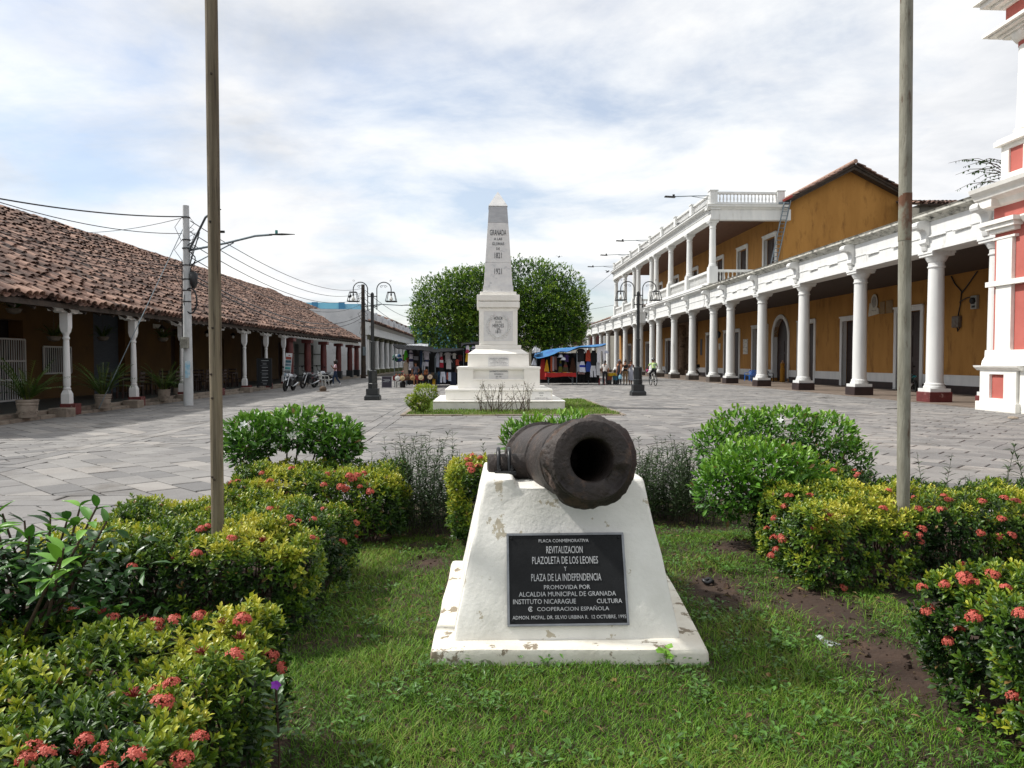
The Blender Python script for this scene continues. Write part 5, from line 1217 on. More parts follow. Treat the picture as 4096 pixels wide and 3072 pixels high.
for k, (z, z2, s) in enumerate(((6.6, 8.3, 1.0), (6.2, 7.9, 1.1), (5.8, 7.5, 1.2), (5.3, 6.9, 1.3))):
    wire(['topmost', 'second', 'third', 'fourth'][k]+' long wire from the concrete pole to the dark far pole', P1+Vector((.15, 0, z)), P2+Vector((-.1, 0, z2)), s, .016, 18)
for k, (z, z2, s) in enumerate(((4.7, 5.9, 1.3), (4.55, 5.6, 1.35))):
    wire(['thick upper', 'thick lower'][k]+' cable of the low bundle between both utility poles', P1+Vector((.15, 0, z)), P2+Vector((-.1, 0, z2)), s, .028, 18)
wire('guy wire slanting from the concrete pole down to the veranda kerb', P1+Vector((-.12, 0, 6.3)), (-11.9, 23.3, .12), 0, .014, 4, GREYMETAL)
wire('wire from the dark utility pole along the white parapet', P2+Vector((.1, 0, 7.4)), Vector((-9.8, 122, 7.4)), 1.2, .025)
wire('upper wire from the dark utility pole to the distant pole', P2+Vector((.1, 0, 8.2)), Vector((-9.8, 122, 8.6)), 1.0, .025)
wire('wire dropping from the balcony building to the far arcade roof', (XR-.5, 96.6, 13.1), (9.6, 120, 7.8), .3, .022)
wire('horizontal wire from the far arcade towards the tree', (XR, 97, 9.0), (8.2, 122, 9.0), .2, .022)
# ============================================================ FOLIAGE TOOLS
LEAFM = M('shrub_leaf', None, rough=.42, src='rgb', transl=.22, spec=.4)
GLOSSL = M('glossy_shrub_leaf', None, rough=.38, src='rgb', transl=.2, spec=.4)
GRASSM = M('grass_blade', None, rough=.55, src='rgb', transl=.3, spec=.3)
TWIG = M('brown_twig', C('#4d3c2c'), C('#3a2d22'), sc=20, rough=.9)
T8 = np.array([(0,0,0),(.3,-.30,.07),(.3,0,0),(.3,.30,.07),(.68,-.5,.05),(.68,0,-.01),(.68,.5,.05),(1,0,-.09)])
F8 = np.array([(0,1,2),(0,2,3),(1,4,5),(1,5,2),(2,5,6),(2,6,3),(4,7,5),(5,7,6)])
T5 = np.array([(0,0,0),(.5,-.5,.10),(.5,0,0),(.5,.5,.10),(1,0,-.12)]); F5 = np.array([(0,1,2),(0,2,3),(1,4,2),(2,4,3)])
TL = np.array([(0,0,0),(.35,-.5,.05),(.35,0,0),(.35,.5,.05),(.7,-.35,-.04),(.7,0,-.08),(.7,.35,-.04),(1,0,-.25)])
def unit(a): return a/np.maximum(np.linalg.norm(a, axis=-1, keepdims=True), 1e-9)
def leaf_geo(P, D, N, L, Wd, T=T8, F=F8):
    D = unit(D); S = unit(np.cross(D, N)); N2 = np.cross(S, D); n = len(P)
    V = P[:, None]+D[:, None]*(T[None, :, 0:1]*L[:, None, None])+S[:, None]*(T[None, :, 1:2]*Wd[:, None, None])+N2[:, None]*(T[None, :, 2:3]*L[:, None, None])
    Fs = F[None]+np.arange(n)[:, None, None]*len(T)
    return V.reshape(-1, 3), Fs.reshape(-1, F.shape[1]), len(T)
def rnd_dir(n):
    v = NR.normal(size=(n, 3)); return unit(v)
def vnoise(P, s, seed=0.0):
    return np.array([mn.noise(Vector((p[0]*s+seed, p[1]*s, p[2]*s))) for p in P])
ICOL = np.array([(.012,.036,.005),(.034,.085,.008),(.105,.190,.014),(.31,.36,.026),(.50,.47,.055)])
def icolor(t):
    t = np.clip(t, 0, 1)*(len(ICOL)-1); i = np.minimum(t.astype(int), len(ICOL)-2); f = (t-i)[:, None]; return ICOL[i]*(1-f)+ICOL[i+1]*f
def box_points(n, x0, x1, y0, y1, z0, z1, inset=0.0, rc=.16):
    """points on top and sides of a rounded clipped hedge"""
    w, d, h = x1-x0, y1-y0, z1-z0
    areas = np.array([w*d*1.25, w*h, w*h*.5, d*h, d*h]); f = NR.choice(5, n, p=areas/areas.sum())
    u, v = NR.random(n), NR.random(n); P = np.zeros((n, 3)); N = np.zeros((n, 3))
    for k in range(5):
        m = f == k
        if k == 0: P[m] = np.c_[x0+w*u[m], y0+d*v[m], np.full(m.sum(), z1)]; N[m] = (0, 0, 1)
        elif k == 1: P[m] = np.c_[x0+w*u[m], np.full(m.sum(), y0), z0+h*v[m]]; N[m] = (0, -1, 0)
        elif k == 2: P[m] = np.c_[x0+w*u[m], np.full(m.sum(), y1), z0+h*v[m]]; N[m] = (0, 1, 0)
        elif k == 3: P[m] = np.c_[np.full(m.sum(), x0), y0+d*u[m], z0+h*v[m]]; N[m] = (-1, 0, 0)
        else: P[m] = np.c_[np.full(m.sum(), x1), y0+d*u[m], z0+h*v[m]]; N[m] = (1, 0, 0)
    # round the edges: pull towards an inner box and push back out by rc
    lo_, hi_ = np.array([x0+rc, y0+rc, z0-1]), np.array([x1-rc, y1-rc, z1-rc])
    q = np.clip(P, lo_, hi_); dv = P-q; l = np.linalg.norm(dv, axis=1, keepdims=True); N = np.where(l > 1e-6, dv/np.maximum(l, 1e-6), N); P = q+N*rc
    return P, N
FLOW = {}
def flower_mesh(kind):
    if kind in FLOW: return FLOW[kind]
    r = random.Random(len(FLOW)+5); m = MB()
    n = {'full': 34, 'half': 20, 'bud': 26}[kind]
    for k in range(n):
        a = r.uniform(0, 2*pi); el = math.acos(1-r.random()*(.62 if kind != 'bud' else .45)); d = Vector((cos(a)*sin(el), sin(a)*sin(el), cos(el)))
        L = .034*r.uniform(.85, 1.1) if kind != 'bud' else .036*r.uniform(.6, 1.1); tip = d*L; tip.z = tip.z*.8
        m.tube([d*.004, tip], .0011 if kind != 'bud' else .0018, 4, mi=1)
        if kind == 'bud': continue
        s = d.cross(Vector((0, 0, 1))); s = s.normalized() if s.length > .01 else Vector((1, 0, 0)); t = d.cross(s); ph = r.uniform(0, pi/2)
        for j in range(4):
            b = ph+j*pi/2; u = s*cos(b)+t*sin(b); w = s*-sin(b)+t*cos(b); q = .0115*r.uniform(.85, 1.15)
            m.add([tip, tip+u*q*.55+w*q*.34, tip+u*q+d*.001, tip+u*q*.55-w*q*.34], [(0, 1, 2, 3)], 0)
    me = m.mesh('flower_head', [M('coral_petal', C('#cc6553'), C('#b84f41'), sc=60, rough=.6, transl=.25), M('dark_red_bud', C('#8a2a22'), C('#6e211d'), sc=60, rough=.6)])
    FLOW[kind] = me; return me
def hedge(name, label, box, n, seed, L=.042, yellow=.0, flowers=(), group='clipped flowering hedges', near=True, rc=.16, bumps=.05, cat='hedge', zlow=.10):
    x0, x1, y0, y1, h = box; z0 = soil_z((x0+x1)/2, (y0+y1)/2)
    root = thing(name, label, cat, ((x0+x1)/2, (y0+y1)/2, z0), group=group); O = np.array(root.location)
    P, N = box_points(n, x0, x1, y0, y1, z0+zlow, z0+h, rc=rc)
    P += N*(bumps*2.2*vnoise(P, 3.2, seed)[:, None]+.012*NR.normal(size=n)[:, None])
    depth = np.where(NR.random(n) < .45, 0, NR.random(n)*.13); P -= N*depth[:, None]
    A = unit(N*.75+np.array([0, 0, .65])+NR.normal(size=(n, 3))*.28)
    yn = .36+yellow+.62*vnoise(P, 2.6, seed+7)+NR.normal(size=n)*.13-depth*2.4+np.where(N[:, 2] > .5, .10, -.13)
    K = 9 if near else 7; pp, dd, nn, ll, ww, cc = [], [], [], [], [], []
    ref = unit(np.cross(A, rnd_dir(n))); ref2 = np.cross(A, ref); ph = NR.random(n)*6.28
    for k in range(K):
        tier = k/(K-1); ang = .35+1.05*tier+NR.normal(size=n)*.15; az = ph+k*2.4
        side = ref*np.cos(az)[:, None]+ref2*np.sin(az)[:, None]
        D = A*np.cos(ang)[:, None]+side*np.sin(ang)[:, None]; lf = L*NR.uniform(.75, 1.2, n)*(.75+.35*tier)
        pp.append(P-A*(.035*tier)[..., None] if False else P-A*(.038*tier)); dd.append(D); nn.append(A*np.sin(ang)[:, None]-side*np.cos(ang)[:, None]*.9+A*.15); ll.append(lf); ww.append(lf*NR.uniform(.36, .46, n))
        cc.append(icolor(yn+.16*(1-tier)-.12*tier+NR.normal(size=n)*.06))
    P_, D_, N_, L_, W_, C_ = (np.concatenate(q) for q in (pp, dd, nn, ll, ww, cc)); C_[NR.random(len(C_)) < .012] = (.22, .13, .045)
    V, F, kk = leaf_geo(P_, D_, N_, L_, W_, T8 if near else T5, F8 if near else F5)
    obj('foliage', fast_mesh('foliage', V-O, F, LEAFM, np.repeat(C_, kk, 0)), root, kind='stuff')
    # woody stems
    m = MB(); rr = random.Random(seed)
    for k in range(int((x1-x0)*(y1-y0)*26)):
        bx, by = rr.uniform(x0+.12, x1-.12), rr.uniform(y0+.1, y1-.12); p = Vector((bx, by, z0-.03))
        for q in range(3):
            e = p+Vector((rr.uniform(-.16, .16), rr.uniform(-.16, .16), h*rr.uniform(.6, .92))); m.tube([p, p.lerp(e, .5)+Vector((rr.uniform(-.03, .03), rr.uniform(-.03, .03), 0)), e], [.007, .005, .003], 4)
    m.build('stems', TWIG, root, kind='stuff')
    # flower heads placed on shoots closest to where the photo shows them
    if len(flowers):
        surf = depth < .01; Ps, As = P[surf], A[surf]; pr_ = np.array([proj(p) for p in Ps]); vd = unit(Ps-np.array([0, 0, CAMH])); face = -(vd*N[surf]).sum(1)
        used = set()
        for i, (fx, fy, kind) in enumerate(flowers):
            sc_ = np.hypot(pr_[:, 0]-fx, pr_[:, 1]-fy)+60*(face < .1)+pr_[:, 2]*1.5
            for j in np.argsort(sc_)[:40]:
                if j not in used and all(np.linalg.norm(Ps[j]-Ps[u]) > .03 for u in used): break
            used.add(j); a = Vector(As[j]); s = R.uniform(.68, 1.08)*(1.0 if near else 1.08)
            o = obj('flower_head', flower_mesh(kind), root, loc=Vector(Ps[j])+a*.012-root.location, scale=s)
            o.rotation_euler = a.lerp(Vector((0, -.25, 1)), .35).to_track_quat('Z', 'Y').to_euler()
        offp = [j for j in range(len(Ps)) if (pr_[j, 0] > 1034 or pr_[j, 0] < -10 or pr_[j, 2] < .3) and N[surf][j][2] > .3]
        for j in R.sample(offp, min(len(offp), 14)):
            a = Vector(As[j]); o = obj('flower_head', flower_mesh(R.choice(('full', 'half', 'bud'))), root, loc=Vector(Ps[j])+a*.012-root.location, scale=R.uniform(.7, 1.05)); o.rotation_euler = a.to_track_quat('Z', 'Y').to_euler()
    return root
def zf(pts, ox, oy, s):   # zoomed photo coordinates -> 1024 px
    return [((ox+x/s)/4, (oy+y/s)/4, k) for x, y, k in pts]
f_, h_, b_ = 'full', 'half', 'bud'
H1F = zf([(745,625,f_),(700,640,b_),(1045,560,f_),(1140,600,h_),(1300,635,f_),(1580,690,f_),(590,590,h_),(1060,780,b_),(1490,755,b_),(1565,830,b_),(1740,915,f_),(1290,925,b_),(1575,985,h_),(1835,1060,h_),(1130,1150,f_),(1030,1240,f_),(1090,1200,f_),(1010,1215,f_),(880,1220,b_),(1290,1510,f_),(1140,1620,f_),(1180,1600,b_),(240,1610,f_),(200,1630,f_),(680,1560,h_),(490,1540,b_),(560,1640,f_),(825,1590,h_),(730,1640,f_),(300,1620,h_),(960,630,b_)], 0, 2050, 1.623)
H2F = zf([(1295,265,f_),(1115,320,b_),(845,350,f_),(1310,130,f_),(1360,125,f_),(1510,185,f_),(1690,215,b_)], 0, 2050, 1.623)+zf([(1210,510,h_),(935,500,f_),(1300,545,h_),(1350,550,h_),(1415,545,f_),(1320,575,h_),(1465,500,h_),(1590,610,b_),(1635,575,f_),(1530,630,f_),(1415,640,f_),(1400,625,f_),(730,495,b_)], 0, 1600, 1.127)
H3F = zf([(1075,315,h_),(1050,370,h_),(1190,350,f_),(1225,372,h_),(1315,335,f_),(1475,390,f_),(1480,345,f_),(1510,345,f_),(1550,420,f_),(1560,410,f_),(1590,385,f_),(1600,350,f_),(1580,345,f_),(1525,470,h_),(1470,440,b_),(1380,345,h_),(1640,330,f_),(1610,400,f_),(1690,430,f_),(1650,360,f_)], 0, 1600, 1.127)
H6F = zf([(640,455,f_),(620,490,f_),(565,540,f_),(545,580,h_),(610,635,f_),(605,620,f_),(568,628,h_),(560,690,f_),(545,755,f_),(780,550,b_),(800,545,b_),(720,440,h_),(735,590,b_),(828,978,f_),(1160,600,h_),(1215,580,f_),(1230,650,f_),(1190,640,h_),(1075,410,h_),(1320,445,f_),(1350,470,f_),(1310,500,h_),(1200,510,f_),(1175,450,h_),(1055,510,f_),(1490,470,f_),(1600,460,f_),(1640,475,f_),(1585,560,f_),(1510,610,f_),(1560,625,h_),(1640,630,f_),(1265,495,h_)], 2600, 1600, 1.127)
H7F = zf([(1390,830,f_),(1420,835,f_),(1350,835,f_),(1525,800,f_),(1275,850,h_),(1600,850,f_),(1480,1005,f_),(1270,960,f_),(1400,1030,h_),(1350,1105,f_),(1655,970,f_),(1660,1360,f_),(1480,850,h_),(1420,750,b_)], 2600, 1600, 1.127)
H5F = zf([(825,320,f_),(930,320,h_),(925,355,h_),(940,340,h_)], 2600, 1600, 1.127)
I1F = zf([(400,350,f_),(465,343,f_),(435,420,f_),(395,380,f_),(380,360,h_),(420,355,h_),(450,400,h_)], 1600, 1600, 1.442)
hedge('flowering_hedge', 'nearest left hedge with coral flower heads at the lower left corner', (-2.75, -.80, 1.55, 3.10, .57), 5800, 1, flowers=H1F, L=.042, yellow=-.03)
hedge('flowering_hedge', 'clipped yellow-green hedge round the foot of the wooden pole', (-2.55, -.98, 4.05, 5.62, .56), 5200, 2, yellow=.04, flowers=H2F)
hedge('flowering_hedge', 'left rear hedge with many coral flowers below the white-flowered shrub', (-2.25, -.72, 6.25, 7.35, .60), 2900, 3, yellow=.10, flowers=H3F, near=False, L=.052)
hedge('flowering_hedge', 'right hedge with coral flowers round the foot of the metal pole', (2.12, 4.85, 4.72, 5.95, .60), 5600, 4, yellow=.03, flowers=H6F)
hedge('flowering_hedge', 'nearest right hedge with coral flowers at the lower right edge', (2.02, 3.5, 1.9, 3.38, .62), 4600, 5, yellow=.16, flowers=H7F, L=.043)
hedge('flowering_hedge', 'small flowering hedge clump behind the bright green shrub', (2.75, 3.62, 6.35, 7.1, .55), 1100, 6, flowers=H5F, near=False, L=.052)
hedge('flowering_hedge', 'small yellow-green flowering clump just left of the cannon', (-.30, .14, 6.1, 6.6, .68), 900, 8, yellow=.16, flowers=I1F, near=False, L=.052, rc=.12)

# ---------- looser shrubs
def shrub(name, label, cat, base, blobs, n, L, cols, T=T8, F=F8, mat=LEAFM, wl_=.42, stems=8, trunk=None, flowers=None, group=None, up=.4, shell=.55, sr=.012):
    root = thing(name, label, cat, base, group=group); O = np.array(base)
    wts = np.array([b[3]*b[4]*b[5] for b in blobs])**.66; k = NR.choice(len(blobs), n, p=wts/wts.sum()); B = np.array(blobs)[k]
    d = rnd_dir(n); rr = shell+(1-shell)*NR.random(n)**.6
    P = B[:, :3]+d*B[:, 3:6]*rr[:, None]*(1+.16*vnoise(d*2+B[:, :3], 1.4)[:, None]); P[:, 2] = np.maximum(P[:, 2], base[2]+.04)
    D = unit(d*.7+np.array([0, 0, up])+NR.normal(size=(n, 3))*.45); N = unit(d*.4+np.array([0, 0, 1.0])+NR.normal(size=(n, 3))*.35)
    lf = L*NR.uniform(.7, 1.25, n); cols = np.array(cols); t = np.clip(.5*(rr-shell)/(1-shell)+.25*d[:, 2]+.3*NR.random(n), 0, .999)*(len(cols)-1); i = t.astype(int); f = (t-i)[:, None]
    C_ = cols[i]*(1-f)+cols[i+1]*f; C_[NR.random(n) < .015] = (.20, .13, .05)
    V, Fc, kk = leaf_geo(P, D, N, lf, lf*wl_*NR.uniform(.85, 1.15, n), T, F)
    obj('foliage', fast_mesh('foliage', V-O, Fc, mat, np.repeat(C_, kk, 0)), root, kind='stuff')
    m = MB(); b0 = Vector(base)
    for q in range(stems):
        bl = blobs[R.randrange(len(blobs))]; e = Vector((bl[0]+R.uniform(-.6, .6)*bl[3], bl[1]+R.uniform(-.6, .6)*bl[4], bl[2]+R.uniform(-.2, .7)*bl[5]))
        s = b0+Vector((R.uniform(-.06, .06), R.uniform(-.06, .06), -.03))
        if trunk: s = b0+Vector((0, 0, trunk))
        m.tube([s, s.lerp(e, .4)+Vector((R.uniform(-.05, .05), R.uniform(-.05, .05), .05)), e], [sr, sr*.75, sr*.35], 5)
    if trunk: m.tube([b0-Vector((0, 0, .05)), b0+Vector((.01, 0, trunk*.5)), b0+Vector((0, 0, trunk+.03))], [.05, .04, .035], 8)
    m.build('stems', TWIG, root, smooth=60)
    if flowers:
        m = MB()
        for k in range(5):
            a = 2*pi*k/5; u = Vector((cos(a), sin(a), .12)); w = Vector((-sin(a), cos(a), 0)); m.add([Vector((0, 0, 0)), u*.02+w*.011, u*.036+w*.004, u*.02-w*.009], [(0, 1, 2, 3)])
        m.lathe([(.002, -.02), (.003, .0)], n=5); fm = m.mesh('white_flower', M('white_petal', C('#eef0ee'), rough=.6, transl=.2))
        pj = np.array([proj(p) for p in P]); vd = unit(P-np.array([0, 0, CAMH])); face = -(vd*d).sum(1)
        for fx, fy in flowers:
            j = np.argmin(np.hypot(pj[:, 0]-fx, pj[:, 1]-fy)+50*(face < .3)); o = obj('white_flower', fm, root, loc=Vector(P[j])-Vector(base)-Vector(vd[j])*.03, scale=R.uniform(.9, 1.3)); o.rotation_euler = (Vector(d[j])-Vector(vd[j])*.6).to_track_quat('Z', 'Y').to_euler()
    return root
GR = [(.014,.045,.008), (.035,.11,.013), (.09,.22,.020), (.20,.36,.04)]
GRB = [(.016,.055,.008), (.045,.14,.012), (.11,.26,.020), (.24,.40,.04)]
shrub('white_flowered_shrub', 'flat-topped shrub with white star flowers above the left rear hedge', 'shrub', (-1.92, 7.45, .02), [(-2.25,7.4,.86,.34,.34,.20), (-1.85,7.45,.92,.40,.36,.20), (-1.5,7.4,.84,.30,.32,.19), (-2.3,7.3,.72,.22,.25,.16), (-1.4,7.3,.74,.2,.25,.16)], 3300, .080, GR, mat=GLOSSL, stems=16, group=None, sr=.014,
      flowers=zf([(1085,125,0),(1100,115,0),(1310,160,0),(1325,165,0),(1345,150,0),(1230,200,0),(1250,215,0),(1430,215,0),(1525,120,0),(1420,75,0),(1575,180,0)], 0, 1600, 1.127) and [(a, b) for a, b, c in zf([(1085,125,0),(1100,115,0),(1310,160,0),(1325,165,0),(1345,150,0),(1230,200,0),(1250,215,0),(1430,215,0),(1525,120,0),(1420,75,0),(1575,180,0)], 0, 1600, 1.127)])
shrub('green_shrub', 'round bright green shrub on a short trunk right of the cannon', 'shrub', (2.24, 5.86, soil_z(2.24, 5.86)), [(2.20,5.95,.66,.42,.40,.30), (2.48,6.05,.62,.38,.36,.28), (2.0,6.0,.55,.28,.3,.25), (2.62,5.95,.5,.25,.25,.2)], 4200, .066, GRB, stems=12, trunk=.30)
shrub('green_shrub', 'taller open shrub with white buds behind the round green shrub', 'shrub', (2.95, 7.5, .02), [(2.65,7.5,.86,.38,.36,.24), (3.1,7.5,.90,.45,.4,.22), (3.5,7.45,.80,.34,.34,.26), (2.4,7.4,.7,.3,.3,.25), (3.65,7.35,.6,.28,.28,.22)], 3600, .072, GRB, stems=16, flowers=[(a, b) for a, b, c in zf([(585,95,0),(800,115,0),(830,120,0),(835,230,0)], 2600, 1600, 1.127)])
shrub('green_shrub', 'bright green leafy shrub standing directly behind the cannon', 'shrub', (.72, 8.0, .02), [(.50,8.0,.74,.34,.3,.24), (.95,8.0,.78,.36,.3,.25), (1.25,8.0,.66,.25,.25,.22)], 1500, .095, GRB, T=TL, F=F8, wl_=.30, stems=14, up=.9)
# narrow-leaved weeds
def weeds(name, label, boxes, n, H, cols, L=.125, w=.17):
    x0, x1, y0, y1 = boxes; base = ((x0+x1)/2, (y0+y1)/2, .02); root = thing(name, label, 'weeds', base, group='tall narrow-leaved weeds'); O = np.array(base)
    m = MB(); P, D, N, LL, CC = [], [], [], [], []
    for k in range(n):
        x, y = R.uniform(x0, x1), R.uniform(y0, y1); h = H*R.uniform(.55, 1.1); lean = Vector((R.gauss(0, .16), R.gauss(0, .12), 1)).normalized(); b = Vector((x, y, .0)); pts = [b+lean*(h*t)+Vector((.03*sin(t*5+k), .02*cos(t*4+k), 0))*t for t in (0, .25, .5, .75, 1)]
        m.tube(pts, [.004, .0035, .003, .0025, .0015], 4)
        nn = int(h*26)
        for q in range(nn):
            t = .18+.82*q/nn; i = min(3, int(t*4)); p = pts[i].lerp(pts[i+1], t*4-i); a = q*pi/2+(q//2)*.9+R.uniform(-.4, .4); el = R.uniform(.2, .9)
            for s in (0, pi) if R.random() < .7 else (0,):
                P.append(p); D.append((cos(a+s)*cos(el), sin(a+s)*cos(el), sin(el))); N.append((-cos(a+s)*sin(el), -sin(a+s)*sin(el), cos(el))); LL.append(L*R.uniform(.5, 1.2)*(1.15-.6*t)); c = R.random(); CC.append(np.array(cols[0])*(1-c)+np.array(cols[1])*c)
    m.build('stalks', M('weed_stalk', C('#39402a'), C('#2f3222'), sc=20, rough=.7), root, kind='stuff')
    P, D, N, LL, CC = map(np.array, (P, D, N, LL, CC)); V, F, kk = leaf_geo(P, D, N, LL, LL*w, TL, F8)
    obj('foliage', fast_mesh('foliage', V-O, F, LEAFM, np.repeat(CC, kk, 0)), root, kind='stuff')
WC = [(.022, .048, .014), (.055, .10, .028)]
weeds('weed_clump', 'dark narrow-leaved weeds between the left rear hedge and the cannon', (-.95, -.30, 6.6, 7.7), 85, .85, WC)
weeds('weed_clump', 'thin weeds left of the cannon behind the small flowering clump', (-.30, .45, 6.9, 7.8), 38, .72, WC)
weeds('weed_clump', 'dense dark weeds between the cannon and the round green shrub', (1.25, 2.25, 7.0, 7.9), 150, .80, WC)
weeds('weed_clump', 'dark weed sprigs sticking out above the right hedge', (3.45, 4.4, 5.35, 5.9), 16, .92, WC, .12)
weeds('weed_clump', 'few dark sprigs beside the metal pole foot', (2.98, 3.3, 4.76, 4.95), 4, .78, WC, .12)
for k, (px, py, lab) in enumerate(((276, 686, 'grey-green periwinkle stem with one violet flower at the near hedge edge'), (225, 672, 'pale grey-green seedling growing out of the nearest left hedge'))):
    p = W(px, py, 2.55 if k == 0 else 2.6); t = thing('seedling', lab, 'plant', (p.x, p.y, .03)); hz = p.z-.03
    m = MB(); m.tube([(0, 0, -.03), (.01, 0, hz*.5), (0, 0, hz)], .004, 5); m.build('stem', TWIG, t, world=False)
    n = 26; hh = NR.random(n); P = np.c_[np.zeros(n), np.zeros(n), hz*(.55+.45*hh)]; a = NR.random(n)*6.28; D = np.c_[np.cos(a), np.sin(a), .25+.5*hh]; V, F, kk = leaf_geo(P, D, np.tile((0, 0, 1.0), (n, 1)), np.full(n, .062), np.full(n, .028)); obj('foliage', fast_mesh('foliage', V, F, LEAFM, np.tile((.12, .21, .085), (len(V), 1))), t)
    if k == 0:
        m = MB()
        for j in range(5):
            b = 2*pi*j/5; u = Vector((cos(b), -.5, sin(b)*.9)); w = Vector((-sin(b), 0, cos(b))); m.add([Vector((0, 0, 0)), u*.011+w*.009, u*.02, u*.011-w*.009], [(0, 1, 2, 3)])
        obj('violet_flower', m.mesh('violet_flower', M('violet_petal', C('#a145c9'), rough=.6, transl=.2)), t, loc=(.01, -.03, hz+.02))
# large glossy leaves of the shrub in the lower left, each its own leaf
BL = thing('broad_leaf_shrub', 'dark glossy broad-leaved shrub at the left edge of the picture', 'shrub', (-1.85, 3.05, .02))
BLM = M('broad_glossy_leaf', None, rough=.38, src='obj', spec=.4, transl=.2, stops=[(0, (.015, .055, .010)), (.35, (.035, .115, .016)), (.65, (.085, .23, .025)), (1, (.19, .40, .04))])
bl = MB(); nseg = 7; L_ = .115; rw_ = []
for k in range(nseg+1):
    t = k/nseg; w = .022*(math.sin(pi*t**.85)**.8)+.0006; z = -.028*t*t; rw_.append([(-w, t*L_, z+.010*math.sin(pi*t)+.002*sin(t*22)), (-w*.5, t*L_, z+.004), (0, t*L_, z), (w*.5, t*L_, z+.004), (w, t*L_, z+.010*math.sin(pi*t)-.002*sin(t*22))])
bl.grid(rw_); BLE = bl.mesh('leaf', BLM, smooth=70)
m = MB(); stems_ = []
for k in range(34):
    e = Vector((-1.86+R.gauss(0, .20), 2.98+R.gauss(0, .15), R.uniform(.50, 1.03))); s = Vector((-1.88+R.uniform(-.08, .08), 3.05+R.uniform(-.08, .08), -.02)); md = s.lerp(e, .5)+Vector((R.uniform(-.06, .06), R.uniform(-.06, .06), .08)); m.tube([s, md, e], [.011, .008, .004], 5); stems_.append((md, e))
m.build('stems', TWIG, BL, smooth=60)
for i in range(290):
    md, e = stems_[i % len(stems_)]; t = R.uniform(.25, 1.0)**.6; p = md.lerp(e, t); a = R.uniform(0, 2*pi); el = R.uniform(-.25, .85) if t < .9 else R.uniform(.4, 1.2)
    d = Vector((cos(a)*cos(el), sin(a)*cos(el), sin(el))); o = obj('leaf', BLE, BL, loc=p-BL.location, scale=R.uniform(.55, .95))
    zax = Vector((0, 0, 1))-d*d.z; zax = zax.normalized() if zax.length > .05 else Vector((1, 0, 0)); xax = d.cross(zax); o.rotation_euler = Matrix((xax, d, zax)).transposed().to_euler()

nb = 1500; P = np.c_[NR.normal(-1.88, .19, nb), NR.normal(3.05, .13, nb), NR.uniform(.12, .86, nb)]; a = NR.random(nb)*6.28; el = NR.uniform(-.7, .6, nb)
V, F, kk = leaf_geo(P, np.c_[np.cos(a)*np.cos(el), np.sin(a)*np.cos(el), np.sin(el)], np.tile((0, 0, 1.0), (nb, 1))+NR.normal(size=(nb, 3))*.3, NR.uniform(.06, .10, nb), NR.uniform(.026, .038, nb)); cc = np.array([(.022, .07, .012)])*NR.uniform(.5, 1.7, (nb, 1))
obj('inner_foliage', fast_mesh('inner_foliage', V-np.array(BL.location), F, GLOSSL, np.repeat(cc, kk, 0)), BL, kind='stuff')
# ============================================================ LAWN
def bare(x, y):
    v = 0.0
    for cx, cy, rx, ry, s in ((1.60, 4.95, .24, .42, 1.0), (2.08, 4.45, .24, .55, 1.0), (2.05, 3.75, .28, .35, .75), (-.42, 5.75, .16, .22, 1.0), (2.1, 5.9, .35, .3, 1.0), (2.15, 3.45, .3, .35, .8), (-.6, 6.3, .3, .2, .6), (1.75, 2.9, .25, .25, .35)):
        v = max(v, s*math.exp(-((x-cx)/rx)**2-((y-cy)/ry)**2))
    return v
def grass(name, label_parent, pts, hmin, hmax, w, cols, seg=3, z=None, lean=.55):
    n = len(pts); az = NR.random(n)*2*pi; pn = np.array([mn.noise(Vector((x*1.7, y*1.7, 9))) for x, y in pts]); H = NR.uniform(hmin, hmax, n)*(1+.5*pn); ln = NR.random(n)*lean*H*1.6; ww = w*NR.uniform(.7, 1.3, n)
    c, s = np.cos(az), np.sin(az); sz = np.array([z(p[0], p[1]) for p in pts]) if z else np.full(n, .03)
    cam_side = np.c_[np.cos(az+1.57), np.sin(az+1.57)]
    V = np.zeros((n, 2*seg+1, 3))
    for k in range(seg):
        t = k/seg; px = pts[:, 0]+c*ln*t*t; py = pts[:, 1]+s*ln*t*t; pz = sz-.005+H*(t-.25*t*t); wd = ww*(1-.5*t)
        V[:, 2*k] = np.c_[px-cam_side[:, 0]*wd, py-cam_side[:, 1]*wd, pz]; V[:, 2*k+1] = np.c_[px+cam_side[:, 0]*wd, py+cam_side[:, 1]*wd, pz]
    V[:, -1] = np.c_[pts[:, 0]+c*ln, pts[:, 1]+s*ln, sz+H*.72]
    F = []
    for k in range(seg-1): F += [(2*k, 2*k+1, 2*k+3), (2*k, 2*k+3, 2*k+2)]
    F.append((2*seg-2, 2*seg-1, 2*seg)); F = np.array(F)[None]+np.arange(n)[:, None, None]*(2*seg+1)
    cols = np.array(cols); t = np.clip(NR.random(n)*.75+.14+.45*pn, 0, .999)*(len(cols)-1); i = t.astype(int); f = (t-i)[:, None]; cc = cols[i]*(1-f)+cols[np.minimum(i+1, len(cols)-1)]*f
    return tag(obj(name, fast_mesh(name, V.reshape(-1, 3), F.reshape(-1, 3), GRASSM, np.repeat(cc, 2*seg+1, 0)), kind='stuff'), label_parent, 'grass')
GC = [(.028,.082,.006), (.060,.155,.011), (.105,.235,.016), (.165,.30,.026), (.24,.26,.06)]
pts = []
